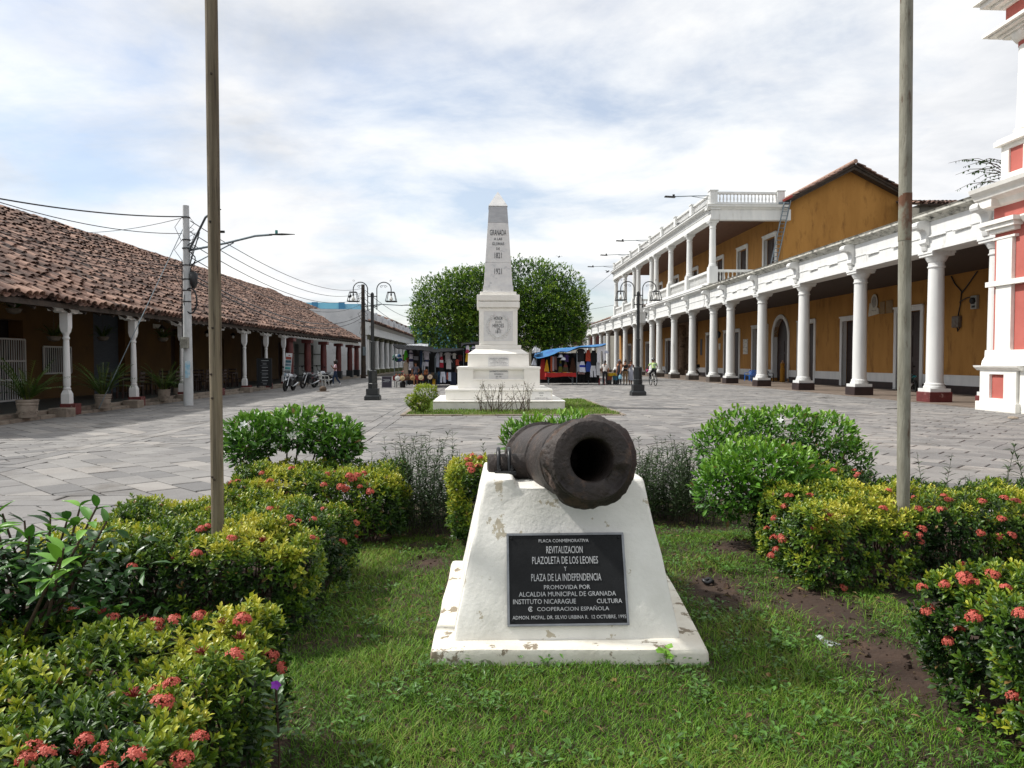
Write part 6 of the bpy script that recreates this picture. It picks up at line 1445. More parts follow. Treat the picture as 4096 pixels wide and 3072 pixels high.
def lawn_pts(n, x0, x1, y0, y1):
    q = np.c_[NR.uniform(x0, x1, n), NR.uniform(y0, y1, n)]; out = []
    for x, y in q:
        if -.27 < x < 1.2 and 3.82 < y < 5.5: continue
        if any(a+.1 < x < b-.1 and c+.1 < y < d-.05 for a, b, c, d in ((-2.75,-.7,1.5,3.12), (-2.55,-.98,4.05,5.62), (-2.25,-.72,6.25,7.35), (2.12,4.85,4.72,5.95), (2.02,3.5,1.9,3.38))): continue
        d = 1-bare(x, y)*1.25+.35*mn.noise(Vector((x*2.3, y*2.3, 1))); d = min(1, d)
        if R.random() < d: out.append((x, y))
    return out
pts = lawn_pts(85000, -1.3, 2.6, 2.2, 4.0)+lawn_pts(75000, -1.3, 2.6, 4.0, 6.6)+lawn_pts(9000, -1.5, 3.5, 6.6, 8.2)
grass('lawn', 'short uneven lawn round the cannon pedestal', np.array(pts), 0.020, 0.056, .0021, GC, z=soil_z, lean=.95)
# low broad-leaved weeds scattered through the lawn
wp_ = [p for p in lawn_pts(1500, -1.2, 2.4, 2.6, 6.8) if fbm(p[0]*1.2+4, p[1]*1.2) > .02 or p[0] > 1.2][:760]
P = []; D = []; 
for x, y in wp_:
    for k in range(6): a = R.uniform(0, 2*pi); P.append((x+.02*cos(a), y+.02*sin(a), soil_z(x, y)+R.uniform(.01, .05))); D.append((cos(a), sin(a), R.uniform(.1, .7)))
P, D = np.array(P), np.array(D); n = len(P); V, F, kk = leaf_geo(P, D, np.tile((0, 0, 1.0), (n, 1)), NR.uniform(.02, .045, n), NR.uniform(.012, .022, n))
cc = np.array([(.06, .14, .02)])*NR.uniform(.6, 1.6, (n, 1)); tag(obj('lawn_weeds', fast_mesh('lawn_weeds', V, F, LEAFM, np.repeat(cc, kk, 0)), kind='stuff'), 'low broad-leaved weeds scattered through the lawn', 'weeds')
# dry straw and crumbs of soil
n = 2600; q = np.array([p for p in np.c_[NR.uniform(-1, 2.6, n), NR.uniform(2.4, 7, n)] if bare(p[0], p[1]) > .25 or R.random() < .12])
m = MB()
for x, y in q[:1100]:
    s = R.uniform(.006, .016)*(2.2 if R.random() < .12 else 1); m.cbox((x, y, soil_z(x, y)+s*.2), (s, s*R.uniform(.7, 1.4), s*.8), rot=Matrix.Rotation(R.uniform(0, 3), 3, Vector((R.random(), R.random(), R.random())).normalized()))
tag(m.build('soil_crumbs', SOIL, kind='stuff'), 'loose crumbs of brown soil on the bare patches', 'soil')
n = 1500; q = np.array([p for p in np.c_[NR.uniform(-1, 2.6, n), NR.uniform(2.3, 7, n)] if not (-.3 < p[0] < 1.3 and 3.75 < p[1] < 5.6)]); n = len(q)
a = NR.random(n)*6.28; P = np.c_[q, [soil_z(x, y)+R.uniform(.008, .04) for x, y in q]]; V, F, kk = leaf_geo(P, np.c_[np.cos(a), np.sin(a), NR.normal(size=n)*.15], np.tile((0, 0, 1.0), (n, 1)), NR.uniform(.03, .08, n), np.full(n, .0028), T5, F5)
tag(obj('dry_straw', fast_mesh('dry_straw', V, F, GRASSM, np.repeat(np.array([(.32, .25, .13)])*NR.uniform(.5, 1.2, (n, 1)), kk, 0)), kind='stuff'), 'dry straw blades lying in the lawn', 'straw')
n = 160; q = [(x, y) for x, y in zip(NR.uniform(-1, 2.6, n*2), NR.uniform(2.4, 7, n*2)) if not (-.3 < x < 1.3 and 3.75 < y < 5.6)][:n]; n = len(q); a = NR.random(n)*6.28
V, F, kk = leaf_geo(np.array([(x, y, soil_z(x, y)+R.uniform(.012, .035)) for x, y in q]), np.c_[np.cos(a), np.sin(a), NR.normal(size=n)*.2], np.tile((0, 0, 1.0), (n, 1))+NR.normal(size=(n, 3))*.35, NR.uniform(.03, .055, n), NR.uniform(.014, .024, n))
tag(obj('leaf_litter', fast_mesh('leaf_litter', V, F, LEAFM, np.repeat(np.array([(.20, .12, .05)])*NR.uniform(.4, 1.4, (n, 1)), kk, 0)), kind='stuff'), 'dead brown leaves scattered over lawn and soil', 'leaves')
# grass round the monument
q = np.c_[NR.uniform(MLAWN[0], MLAWN[1], 16000), NR.uniform(MLAWN[2], MLAWN[3], 16000)]; q = q[~((abs(q[:, 0]-MX) < 2.12) & (abs(q[:, 1]-MY) < 2.12))]
grass('monument_grass', 'bright green grass strip round the monument base', q, .03, .10, .010, [(.06,.13,.015), (.11,.21,.025), (.17,.28,.035), (.20,.25,.06)], seg=2)
# clipped bush and dry shrub by the monument
shrub('topiary_bush', 'small clipped yellow-green bush at the left corner of the monument lawn', 'bush', (-1.86, 22.6, .02), [(-1.78,22.6,.62,.36,.33,.26), (-1.95,22.6,.28,.30,.3,.22), (-2.2,22.55,.40,.18,.2,.16)], 2200, .085, [(.05,.12,.012), (.14,.25,.02), (.30,.37,.03), (.42,.45,.05)], T=T5, F=F5, stems=10, shell=.7)
sp = thing('dry_shrub', 'thin straggly dry shrub in front of the monument steps', 'shrub', (.62, 22.9, .02)); m = MB(); P, D = [], []
for k in range(46):
    b = Vector((R.uniform(-.75, .8), R.uniform(-.2, .2), 0)); e = b+Vector((R.gauss(0, .22), R.gauss(0, .1), R.uniform(.35, .98))); md = b.lerp(e, .5)+Vector((R.gauss(0, .06), 0, .04)); m.tube([b, md, e], [.010, .007, .004], 4)
    for q_ in range(14): t = R.uniform(.3, 1); P.append(md.lerp(e, t)+Vector((R.gauss(0, .05), R.gauss(0, .05), R.gauss(0, .04)))); D.append((R.gauss(0, 1), R.gauss(0, 1), R.gauss(0, .6)))
m.build('stems', TWIG, sp, world=False, kind='stuff')
P, D = np.array([tuple(p) for p in P]), unit(np.array(D)); n = len(P); V, F, kk = leaf_geo(P, D, rnd_dir(n), np.full(n, .05), np.full(n, .022), T5, F5); obj('foliage', fast_mesh('foliage', V, F, LEAFM, np.repeat(np.array([(.14, .13, .06)])*NR.uniform(.5, 1.3, (n, 1)), kk, 0)), sp, kind='stuff')

# ============================================================ TREES
BARK = M('grey_bark', C('#5b5248'), C('#463e36'), sc=5, rough=.95, bump=.6, bsc=12, stretch=(1, 1, .3))
TREEM = M('tree_leaf', None, rough=.45, src='rgb', transl=.22, spec=.35)
def tree(label, base, blobs, n, L, cols, tr=.35, th=3.0, name='ficus_tree', group='clipped trees behind the monument'):
    root = thing(name, label, 'tree', base, group=group); O = np.array(base); B = np.array(blobs); b0 = Vector(base)
    w = (B[:, 3]*B[:, 4]*B[:, 5])**.66; k = NR.choice(len(B), n, p=w/w.sum()); b = B[k]; d = rnd_dir(n)
    nz = vnoise(d*1.3+b[:, :3]*.3, 2.1)*.20+vnoise(d*3.1+b[:, :3], 2.7)*.17
    rr = (1-.42*NR.random(n)**2.2)*(1+nz); P = b[:, :3]+d*b[:, 3:6]*rr[:, None]
    # sprigs: each sample is a sprig of leaves pointing out
    A = unit(d+np.array([0, 0, .45])+NR.normal(size=(n, 3))*.35); pp, dd, nn, ll, cc = [], [], [], [], []
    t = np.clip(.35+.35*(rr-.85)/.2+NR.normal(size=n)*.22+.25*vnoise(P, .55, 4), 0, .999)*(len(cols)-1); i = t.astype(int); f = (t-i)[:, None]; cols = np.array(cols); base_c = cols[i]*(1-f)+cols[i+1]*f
    for q in range(5):
        D = unit(A+rnd_dir(n)*.8); pp.append(P+A*(NR.random(n)[:, None]*L*1.2)); dd.append(D); nn.append(unit(A*.3+np.array([0, 0, .8])+NR.normal(size=(n, 3))*.5)); ll.append(L*NR.uniform(.6, 1.25, n)); cc.append(base_c*NR.uniform(.75, 1.25, (n, 1)))
    P_, D_, N_, L_, C_ = (np.concatenate(x) for x in (pp, dd, nn, ll, cc)); V, F, kk = leaf_geo(P_, D_, N_, L_, L_*.45, T5, F5)
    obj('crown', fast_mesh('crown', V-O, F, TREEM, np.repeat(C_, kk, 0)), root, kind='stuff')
    m = MB(); m.tube([b0-Vector((0, 0, .1)), b0+Vector((.05, .05, th*.5)), b0+Vector((0, 0, th))], [tr*1.25, tr, tr*.9], 12); m.build('trunk', BARK, root, smooth=50)
    for bl in blobs[:9]:
        m = MB(); e = Vector(bl[:3]); s = b0+Vector((0, 0, th*.95)); m.tube([s, s.lerp(e, .5)+Vector((0, 0, .3)), e, e+(e-s)*.35], [tr*.55, tr*.35, tr*.2, tr*.06], 7); m.build('limb', BARK, root, smooth=50)
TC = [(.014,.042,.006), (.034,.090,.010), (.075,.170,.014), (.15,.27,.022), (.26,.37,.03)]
tree('round clipped tree left of the obelisk behind the stalls', (-1.9, 62, 0), [(-2.2,62,6.4,3.7,3.8,2.6), (-3.9,62,5.2,2.2,3.0,2.4), (.5,62,6.8,3.0,3.5,2.7), (-1.0,61,7.2,2.6,2.8,2.0), (-2.6,61,4.3,3.1,3.2,1.9), (.4,61,4.6,2.6,2.6,2.2)], 17000, .17, TC)
tree('large rounded tree right of the obelisk behind the stalls', (5.2, 62.5, 0), [(3.4,62.5,7.2,3.3,3.6,3.0), (5.8,62.5,6.6,2.7,3.6,2.9), (6.7,62,5.4,2.1,2.8,2.3), (4.6,61.3,5.2,3.6,3.2,2.6), (6.0,62,3.9,2.6,2.6,1.5), (2.4,61.5,4.6,2.6,2.6,2.2)], 18000, .17, TC)
# hanging branch behind the red building
bt_ = thing('vine_tree', 'thin drooping leafy branches beyond the stained cornice corner', 'tree', (21.5, 27.5, 0)); m = MB(); m.tube([(0, 0, 0), (-.1, 0, 5), (-.6, 0, 8.0)], [.22, .18, .12], 8); m.build('trunk', BARK, bt_, smooth=50, world=False)
m = MB(); P = []; D = []
for k in range(16):
    tip = W(R.uniform(948, 1000), R.uniform(158, 197), 27.3)-bt_.location; s = Vector((-.6, 0, 8.0)); md = s.lerp(tip, .55)+Vector((0, 0, R.uniform(.2, .6))); m.tube([s, md, md.lerp(tip, .6)+Vector((0, 0, .12)), tip], [.03, .015, .01, .004], 4)
    for q_ in range(9):
        t = R.uniform(.15, 1); p = md.lerp(tip, t)+Vector((0, 0, .12*sin(pi*t))); P.append(tuple(p)); D.append((R.gauss(0, .5), R.gauss(0, .5), -1+R.gauss(0, .3)))
m.build('branches', TWIG, bt_, world=False, kind='stuff')
P, D = np.array(P), unit(np.array(D)); n = len(P); V, F, kk = leaf_geo(P, D, rnd_dir(n), NR.uniform(.07, .14, n), NR.uniform(.05, .09, n), T5, F5); obj('crown', fast_mesh('crown', V, F, TREEM, np.repeat(np.array([(.035, .075, .02)])*NR.uniform(.6, 1.6, (n, 1)), kk, 0)), bt_, kind='stuff')
# ============================================================ PEOPLE
SKINM = {'tan': M('tan_skin', C('#a3714f'), C('#94644a'), sc=9, rough=.55), 'brown': M('brown_skin', C('#7a4d35'), C('#6b422e'), sc=9, rough=.55)}
ORD = ['first', 'second', 'third', 'fourth', 'fifth', 'sixth', 'seventh', 'eighth', 'ninth', 'tenth', 'eleventh', 'twelfth', 'thirteenth', 'fourteenth']
HAIRM = M('black_hair', C('#17110f'), C('#221915'), sc=30, rough=.5)
CLOTH = {}
def cloth(h, c2=None, rough=.85):
    k = h+(c2 or '')
    if k not in CLOTH:
        c = C(h); CLOTH[k] = M('cloth_'+k.replace('#', ''), c, C(c2) if c2 else tuple(x*.8 for x in c), sc=14, rough=rough, bump=.2, bsc=30)
    return CLOTH[k]
SK = dict(pelvis=(0,0,.93), spine=(0,0,1.08), chest=(0,0,1.28), neck=(0,0,1.45), head0=(0,-.012,1.535), head1=(0,-.015,1.63),
          Lhip=(.095,0,.88), Lknee=(.10,-.01,.49), Lank=(.10,.02,.09), Ltoe=(.105,-.13,.03), Rhip=(-.095,0,.88), Rknee=(-.10,-.01,.49), Rank=(-.10,.02,.09), Rtoe=(-.105,-.13,.03),
          Lsh=(.18,0,1.38), Lel=(.24,.02,1.11), Lwr=(.25,-.03,.87), Lpm=(.25,-.045,.80), Rsh=(-.18,0,1.38), Rel=(-.24,.02,1.11), Rwr=(-.25,-.03,.87), Rpm=(-.25,-.045,.80))
RADI = dict(pelvis=(.155,.115), spine=(.128,.095), chest=(.15,.105), neck=(.05,.05), head0=(.07,.085), head1=(.078,.092), hip=(.09,.10), knee=(.06,.062), ank=(.042,.045), toe=(.042,.03), sh=(.062,.065), el=(.043,.043), wr=(.03,.026), pm=(.036,.02), f=(.010,.010))
BONES = [('pelvis','spine'),('spine','chest'),('chest','neck'),('neck','head0'),('head0','head1')]+[(a if a in ('pelvis','chest') else s+a, s+b) for s in 'LR' for a, b in (('pelvis','hip'),('hip','knee'),('knee','ank'),('ank','toe'),('chest','sh'),('sh','el'),('el','wr'),('wr','pm'))]
def person(label, loc, rz, pose, top, bottom, shoes, skin='tan', sleeve=.5, hair='pony', h=1.65, stout=1.0, group='people on the plaza', leg_skin=False):
    J = {k: Vector(v) for k, v in SK.items()}
    for k, v in pose.items(): J[k] = Vector(v)
    root = thing('person', label, 'person', loc, rz, group); names = list(J); idx = {k: i for i, k in enumerate(names)}
    verts = [tuple(J[k]) for k in names]; edges = [(idx[a], idx[b]) for a, b in BONES]; rads = []
    for k in names:
        key = k if k in RADI else k[1:]; r = RADI[key]; s = stout if key in ('pelvis', 'spine', 'chest', 'hip', 'knee', 'sh', 'el') else 1; rads.append((r[0]*s, r[1]*s))
    for s in 'LR':
        d = (J[s+'pm']-J[s+'wr']).normalized(); side = d.cross(Vector((1, 0, 0))); side = side.normalized() if side.length > .1 else Vector((0, 1, 0))
        for q, (o, l) in enumerate(((-.024,.055), (-.009,.075), (.006,.08), (.021,.07))):
            verts.append(tuple(J[s+'pm']+side*o+d*l)); edges.append((idx[s+'pm'], len(verts)-1)); rads.append(RADI['f'])
        verts.append(tuple(J[s+'wr'].lerp(J[s+'pm'], .5)-side*.05+d*.02)); edges.append((idx[s+'pm'], len(verts)-1)); rads.append((.011, .011))
    me = bpy.data.meshes.new('p'); me.from_pydata(verts, edges, []); o = bpy.data.objects.new('p', me); COL.objects.link(o)
    md = o.modifiers.new('s', 'SKIN'); md.use_smooth_shade = True
    for i, r in enumerate(rads): me.skin_vertices[0].data[i].radius = r
    for i in range(len(verts)): me.skin_vertices[0].data[i].use_root = (i == idx['pelvis'])
    o.modifiers.new('b', 'SUBSURF').levels = 1
    dg = bpy.context.evaluated_depsgraph_get(); dg.update(); bm = bpy.data.meshes.new_from_object(o.evaluated_get(dg)); bpy.data.objects.remove(o)
    for m in (SKINM[skin], top, bottom, shoes): bm.materials.append(m)
    segs = [(J[a], J[b], a, b) for a, b in BONES]
    for f in bm.polygons:
        c = Vector(f.center); best = None
        for a, b, na, nb in segs:
            ab = b-a; t = max(0, min(1, (c-a).dot(ab)/ab.length_squared)); d = (a+ab*t-c).length
            if best is None or d < best[0]: best = (d, na, nb, t)
        _, na, nb, t = best; mi = 0
        if na in ('pelvis', 'spine', 'chest') and nb in ('spine', 'chest', 'neck'): mi = 1 if (na != 'pelvis' or t > .25) else 2
        if nb == 'neck' and t > .62: mi = 0
        if nb[1:] == 'sh': mi = 1 if sleeve > 0 else (0 if t > .55 else 1)
        if nb[1:] == 'el': mi = 1 if t < sleeve*1.1 else 0
        if nb[1:] == 'wr': mi = 1 if sleeve >= 2 else 0
        if nb[1:] in ('hip',): mi = 2
        if nb[1:] in ('knee', 'ank'): mi = 2 if not leg_skin else (2 if (nb[1:] == 'knee' and t < .5) else 0)
        if nb[1:] == 'toe' or (nb[1:] == 'ank' and t > .9): mi = 3
        f.material_index = mi
    bm.name = 'body'; obj('body', bm, root)
    hc = J['head0'].lerp(J['head1'], .55); m = MB()
    if hair != 'helmet':
        rings = []
        for k in range(8):
            th = pi*k/8*.80; rings.append([(hc.x+.092*math.sin(th)*cos(a), hc.y+.022+.100*math.sin(th)*sin(a), hc.z+.03+.105*cos(th)+(.055 if (sin(a) < -.3 and k > 4) else 0)) for a in np.linspace(0, 2*pi, 14, endpoint=False)])
        m.loft(rings)
        if hair == 'pony': m.tube([hc+Vector((0, .10, .03)), hc+Vector((0, .16, -.06)), hc+Vector((0, .15, -.22)), hc+Vector((0, .13, -.34))], [.035, .04, .032, .01], 7)
        if hair == 'bun': m.lathe([(.01, -.05), (.05, -.02), (.055, .02), (.02, .06)], (hc.x, hc.y+.05, hc.z+.15), 9)
        if hair == 'afro': m.lathe([(.03, -.14), (.11, -.10), (.145, -.02), (.14, .06), (.08, .13), (.01, .15)], (hc.x, hc.y+.03, hc.z+.03), 12)
        m.build('hair', HAIRM, root, smooth=70, world=False)
    m = MB(); m.tube([hc+Vector((0, -.085, .0)), hc+Vector((0, -.108, -.018)), hc+Vector((0, -.09, -.028))], [.006, .012, .006], 6); m.build('nose', SKINM[skin], root, world=False, smooth=60)
    for s in (-1, 1):
        m = MB(); m.lathe([(.001, -.008), (.010, 0), (.001, .008)], (hc.x+s*.03, hc.y-.088, hc.z+.01), 6); m.build('eye', HAIRM, root, world=False)
        m = MB(); m.lathe([(.004, -.025), (.014, 0), (.004, .025)], (hc.x+s*.078, hc.y+.008, hc.z-.005), 6); m.build('ear', SKINM[skin], root, world=False, smooth=60)
    m = MB(); m.tube([hc+Vector((-.022, -.088, -.05)), hc+Vector((0, -.096, -.052)), hc+Vector((.022, -.088, -.05))], .005, 5); m.build('mouth', M('lip', C('#7d443b'), rough=.5), root, world=False)
    root.scale = (h/1.73,)*3; root['hc'] = tuple(hc); return root
BLK = cloth('#15151a'); NAVY = cloth('#1f2c44'); WHT = cloth('#dcdcde')
walk = dict(Lknee=(.09,-.16,.52), Lank=(.08,-.14,.10), Ltoe=(.08,-.28,.05), Rknee=(-.09,.10,.49), Rank=(-.09,.34,.16), Rtoe=(-.09,.28,.03))
p = G(335.5, 386); person('person in pink blouse and blue jeans walking past the veranda columns', (p.x, p.y, 0), rad(-75), dict(walk, Lel=(.22,-.10,1.14), Lwr=(.16,-.22,1.28), Lpm=(.14,-.26,1.34)), cloth('#c9a7ae'), cloth('#22334f'), WHT, 'brown', .6, 'afro', 1.66, 1.22)
p = G(605, 385.2); wA = person('person with black ponytail in white shirt and black trousers at the stall', (p.x, p.y, 0), rad(160), dict(Lel=(.25,-.04,1.12), Lwr=(.24,-.16,.92), Lpm=(.24,-.2,.87)), cloth('#cfc9c4'), BLK, cloth('#6b5348'), 'tan', .6, 'pony', 1.66, 1.08)
p = G(619.5, 385.3); wB = person('person in grey cap and black tank top carrying a light blue bag', (p.x, p.y, 0), rad(-55), dict(Lel=(.24,-.05,1.12), Lwr=(.25,-.14,.90), Lpm=(.25,-.18,.84)), BLK, BLK, cloth('#51545c'), 'tan', 0, 'pony', 1.70, 1.1)
p = G(625.3, 385); wC = person('person in black shirt and khaki trousers with hand raised to face', (p.x, p.y, 0), rad(-25), dict(Rel=(-.22,-.14,1.18), Rwr=(-.08,-.17,1.40), Rpm=(-.04,-.16,1.47), Lel=(.2,-.12,1.12), Lwr=(.02,-.2,1.14), Lpm=(-.04,-.2,1.15)), cloth('#1d1a1b'), cloth('#8a7150'), cloth('#2a2523'), 'tan', .6, 'bun', 1.66, 1.04)
p = G(630.8, 384.9); wD = person('person in long light grey strap dress standing by the lamp post', (p.x, p.y, 0), rad(10), dict(Lknee=(.05,-.02,.49), Lank=(.04,.02,.09), Ltoe=(.04,-.12,.03), Rel=(-.22,-.12,1.18), Rwr=(-.10,-.16,1.32), Rpm=(-.06,-.16,1.37)), cloth('#a9adba'), cloth('#a9adba'), cloth('#3c322c'), 'brown', 0, 'bun', 1.68, 1.0, leg_skin=True)
m = MB(); rings = []
for z, rx, ry in ((1.10, .135, .105), (.95, .17, .135), (.80, .18, .15), (.55, .185, .155), (.33, .195, .165)):
    rings.append([(rx*cos(a)*(1+.05*cos(a*7)*(1.1-z)), ry*sin(a)*(1+.05*cos(a*7)*(1.1-z)), z) for a in np.linspace(0, 2*pi, 28, endpoint=False)])
m.loft(rings, cap=False); m.build('skirt', cloth('#a9adba'), wD, world=False, smooth=60)
hc = Vector(wB['hc']); m = MB(); m.lathe([(.10, -.01), (.102, .04), (.08, .09), (.03, .115), (.002, .118)], (hc.x, hc.y+.01, hc.z+.05), 14); m.tube([hc+Vector((0, -.06, .05)), hc+Vector((0, -.14, .045)), hc+Vector((0, -.19, .03))], [.075, .07, .03], 8, flat=.12); m.build('cap', cloth('#76767c'), wB, world=False, smooth=60)
lw = wB.matrix_basis @ Vector((.25, -.18, .80)); t = thing('carrier_bag', 'light blue plastic bag hanging from the hand of the capped person', 'bag', lw)
m = MB(); m.loft([[(rx*cos(a), ry*sin(a), z) for a in np.linspace(0, 2*pi, 12, endpoint=False)] for rx, ry, z in ((.10,.05,-.36), (.12,.07,-.30), (.11,.06,-.18), (.05,.03,-.08))]); m.build('bag_body', cloth('#8fc3da'), t, world=False, smooth=60); m = MB(); m.tube([(-.03, 0, -.1), (-.015, 0, 0), (.015, 0, 0), (.03, 0, -.1)], .008, 5); m.build('handle', cloth('#8fc3da'), t, world=False)
# vendor seated behind the stall and one standing behind the hats
p = W(404, 372, 49.5); person('person in red shirt seated behind the left stall', (p.x, p.y, -.38), rad(150), dict(Lknee=(.12,-.40,.86), Lank=(.12,-.42,.45), Ltoe=(.12,-.55,.41), Rknee=(-.12,-.40,.86), Rank=(-.12,-.42,.45), Rtoe=(-.12,-.55,.41)), cloth('#7c1f2b'), BLK, BLK, 'brown', .6, 'short', 1.6, 1.05)
p = G(418, 386, 0); person('person in white trainers standing behind the hat table', (p.x, 46.0, 0), rad(0), dict(Lel=(.24,-.1,1.12), Lwr=(.2,-.24,1.05), Lpm=(.18,-.3,1.05)), cloth('#6b6c78'), cloth('#3c4350'), WHT, 'tan', .5, 'short', 1.55, leg_skin=True)
# seat for the seated vendor
def plastic_chair(label, loc, rz, mat, group='plastic chairs'):
    t = thing('plastic_chair', label, 'chair', loc, rz, group)
    m = MB(); m.grid([[(x, y, .43+.015*(x/.22)**2-.02*(1-abs(y)/.23)) for x in np.linspace(-.22, .22, 6)] for y in np.linspace(-.23, .21, 6)], th=.02); m.build('seat', mat, t, world=False, smooth=50)
    for sx in (-1, 1):
        for sy in (-1, 1): q = MB(); q.tube([(sx*.20, sy*.20, .43), (sx*.25, sy*.25, .0)], [.03, .025], 6, flat=.6); q.build('leg', mat, t, world=False)
        q = MB(); q.tube([(sx*.25, -.24, .0), (sx*.27, -.22, .45), (sx*.27, -.18, .63), (sx*.27, .0, .66), (sx*.25, .22, .64)], .025, 6, flat=.7); q.build('armrest', mat, t, world=False, smooth=50)
    for k in range(6): q = MB(); x = -.17+k*.068; q.tube([(x, .21, .44), (x, .25, .62), (x*1.05, .30, .78)], .02, 5, flat=.5); q.build('back_slat', mat, t, world=False, smooth=50)
    q = MB(); q.tube([(-.25, .22, .64), (-.23, .29, .78), (-.12, .32, .84), (.12, .32, .84), (.23, .29, .78), (.25, .22, .64)], .025, 6); q.build('back_rail', mat, t, world=False, smooth=50)
    return t
PBLUE = M('blue_plastic', C('#2f6fc0'), C('#2a62ab'), sc=5, rough=.35); PWHITE = M('white_plastic', C('#dcdcd6'), rough=.4); PGREEN = M('green_plastic', C('#2c5b50'), rough=.4)
p = W(404, 372, 49.5); plastic_chair('dark green plastic chair under the seated person in red', (p.x-.02, p.y+.05, 0), rad(150), PGREEN)
plastic_chair('bright blue plastic chair left of its twin by the black dress', (20.9, 57.6, .04), rad(-60), PBLUE); plastic_chair('bright blue plastic chair nearest the column by the black dress', (20.6, 55.6, .04), rad(-15), PBLUE)
plastic_chair('black plastic chair behind the column beside the blue chairs', (21.2, 54.4, .04), rad(20), BLACKPL)
p = G(327, 386); plastic_chair('white plastic chair beside the parked motorcycles', (p.x-.2, p.y, 0), rad(75), PWHITE)
p = G(313, 387); rk = thing('metal_lounge_chair', 'metal tube chair with maroon seat beside the dark motorcycle', 'chair', (p.x+.15, p.y, 0), rad(60))
for s in (-1, 1):
    m = MB(); m.tube([(s*.25, .3, .02), (s*.25, -.35, .02), (s*.25, -.28, .45), (s*.25, -.2, .62), (s*.25, .15, .62), (s*.25, .3, .42), (s*.25, .36, .85)], .02, 6); m.build('side_frame', STEEL, rk, world=False, smooth=50)
m = MB(); m.cbox((0, 0, .38), (.46, .5, .06), rot=Matrix.Rotation(.12, 3, 'X')); m.build('seat', cloth('#5a2026'), rk, world=False, bevel=.02); m = MB(); m.cbox((0, .33, .65), (.46, .05, .45), rot=Matrix.Rotation(-.15, 3, 'X')); m.build('backrest', cloth('#5a2026'), rk, world=False, bevel=.02)
# ---------- dark wooden dining furniture in the veranda
DW = M('dark_dining_wood', C('#3a241a'), C('#2b1a13'), sc=8, rough=.5)
def wood_chair(loc, rz, label):
    t = thing('dining_chair', label, 'chair', loc, rz, 'dark dining chairs in the veranda')
    m = MB(); m.box(-.21, .21, -.21, .21, .43, .47); m.build('seat', DW, t, world=False, bevel=.01)
    for sx in (-1, 1):
        q = MB(); q.box(sx*.19-.02, sx*.19+.02, -.21, -.17, 0, .43); q.build('leg', DW, t, world=False)
        q = MB(); q.tube([(sx*.19, .19, 0), (sx*.19, .19, .5), (sx*.19, .25, 1.0)], .024, 4); q.build('leg', DW, t, world=False)
    for z in (.60, .74, .90): q = MB(); q.box(-.19, .19, .20+.1*(z-.5), .225+.1*(z-.5), z, z+.07); q.build('back_slat', DW, t, world=False)
    return t
def wood_table(loc, label):
    t = thing('dining_table', label, 'table', loc, 0, 'dark dining tables in the veranda'); m = MB(); m.box(-.45, .45, -.45, .45, .72, .76); m.build('tabletop', DW, t, world=False, bevel=.01)
    for sx in (-1, 1):
        for sy in (-1, 1): q = MB(); q.box(sx*.4-.03, sx*.4+.03, sy*.4-.03, sy*.4+.03, 0, .72); q.build('leg', DW, t, world=False)
for k, y in enumerate((28.6, 31.9, 35.3, 37.6, 40.6)):
    w = ('right of the first palm pots', 'behind the concrete utility pole', 'left of the wooden pole', 'right of the wooden pole', 'behind the menu board')[k]
    wood_table((-13.9, y, .2), 'dark dining table '+w)
    wood_chair((-13.9, y-.62, .2), rad(180), 'dark dining chair on the near side of the table '+w); wood_chair((-13.2, y, .2), rad(-90), 'dark dining chair on the street side of the table '+w); wood_chair((-13.9, y+.62, .2), 0, 'dark dining chair on the far side of the table '+w)
# menu board and photo stand
p = W(264.5, 393, 39.6); mbd = thing('menu_board', 'tall black menu board with chalk lines standing on the veranda kerb', 'board', (p.x, 39.6, .2))
m = MB(); m.wall('x', -.40, .40, -.03, .03, .08, 1.55, [(-.36, .36, .12, 1.51)]); m.build('frame', BLACKPL, mbd, world=False); m = MB(); m.box(-.359, .359, -.01, .02, .121, 1.509); bf = m.build('slate', M('black_slate', C('#121619'), rough=.7), mbd, world=False)
CHALK = M('chalk_white', C('#a9adb0'), rough=.9)
for k in range(15):
    w = R.uniform(.12, .3); z = 1.42-k*.088; m = MB(); m.box(-w*(.9 if k % 2 else .5), w*.8, -.0125, -.0105, z-.012, z+.012); m.build('chalk_line', CHALK if k % 2 == 0 else M('chalk_grey', C('#5a5e62'), rough=.9), bf, world=False)
for s in (-1, 1): m = MB(); m.box(s*.33-.03, s*.33+.03, -.15, .15, 0, .08); m.build('foot', BLACKPL, mbd, world=False)
p = WX(288.8, 382, -11.75); phs = thing('photo_stand', 'narrow white stand with a column of landscape photographs', 'sign', (-11.75, 44.4, 0)); phs.rotation_euler = (rad(-6), rad(4), 0)
m = MB(); m.box(-.19, .19, -.015, .015, .25, 2.08); m.build('panel', M('white_card', C('#d5d9da'), rough=.5), phs, world=False)
PHC = ['#7a2f22', '#2c5561', '#5c6f7c', '#3d8483', '#565a5c', '#6d8598', '#34464f']
for k, c in enumerate(PHC): m = MB(); m.box(-.165, .165, -.02, -.0155, 1.70-k*.20, 1.86-k*.20); m.build('photograph', M('photo_'+c[1:], C(c), tuple(min(1, x*2.2+.05) for x in C(c)), sc=5, rough=.35, stretch=(1, 1, 2)), phs, world=False)
m = MB(); m.box(-.02, .08, -.02, -.0155, 1.93, 1.98); m.build('red_mark', M('red_mark', C('#b03a30'), rough=.5), phs, world=False)
for s in (-1, 1): m = MB(); m.tube([(s*.16, .02, .3), (s*.16, .30, -.02)], .012, 5); m.tube([(s*.16, 0, .3), (s*.16, -.06, -.01)], .012, 5); m.build('leg', STEEL, phs, world=False)
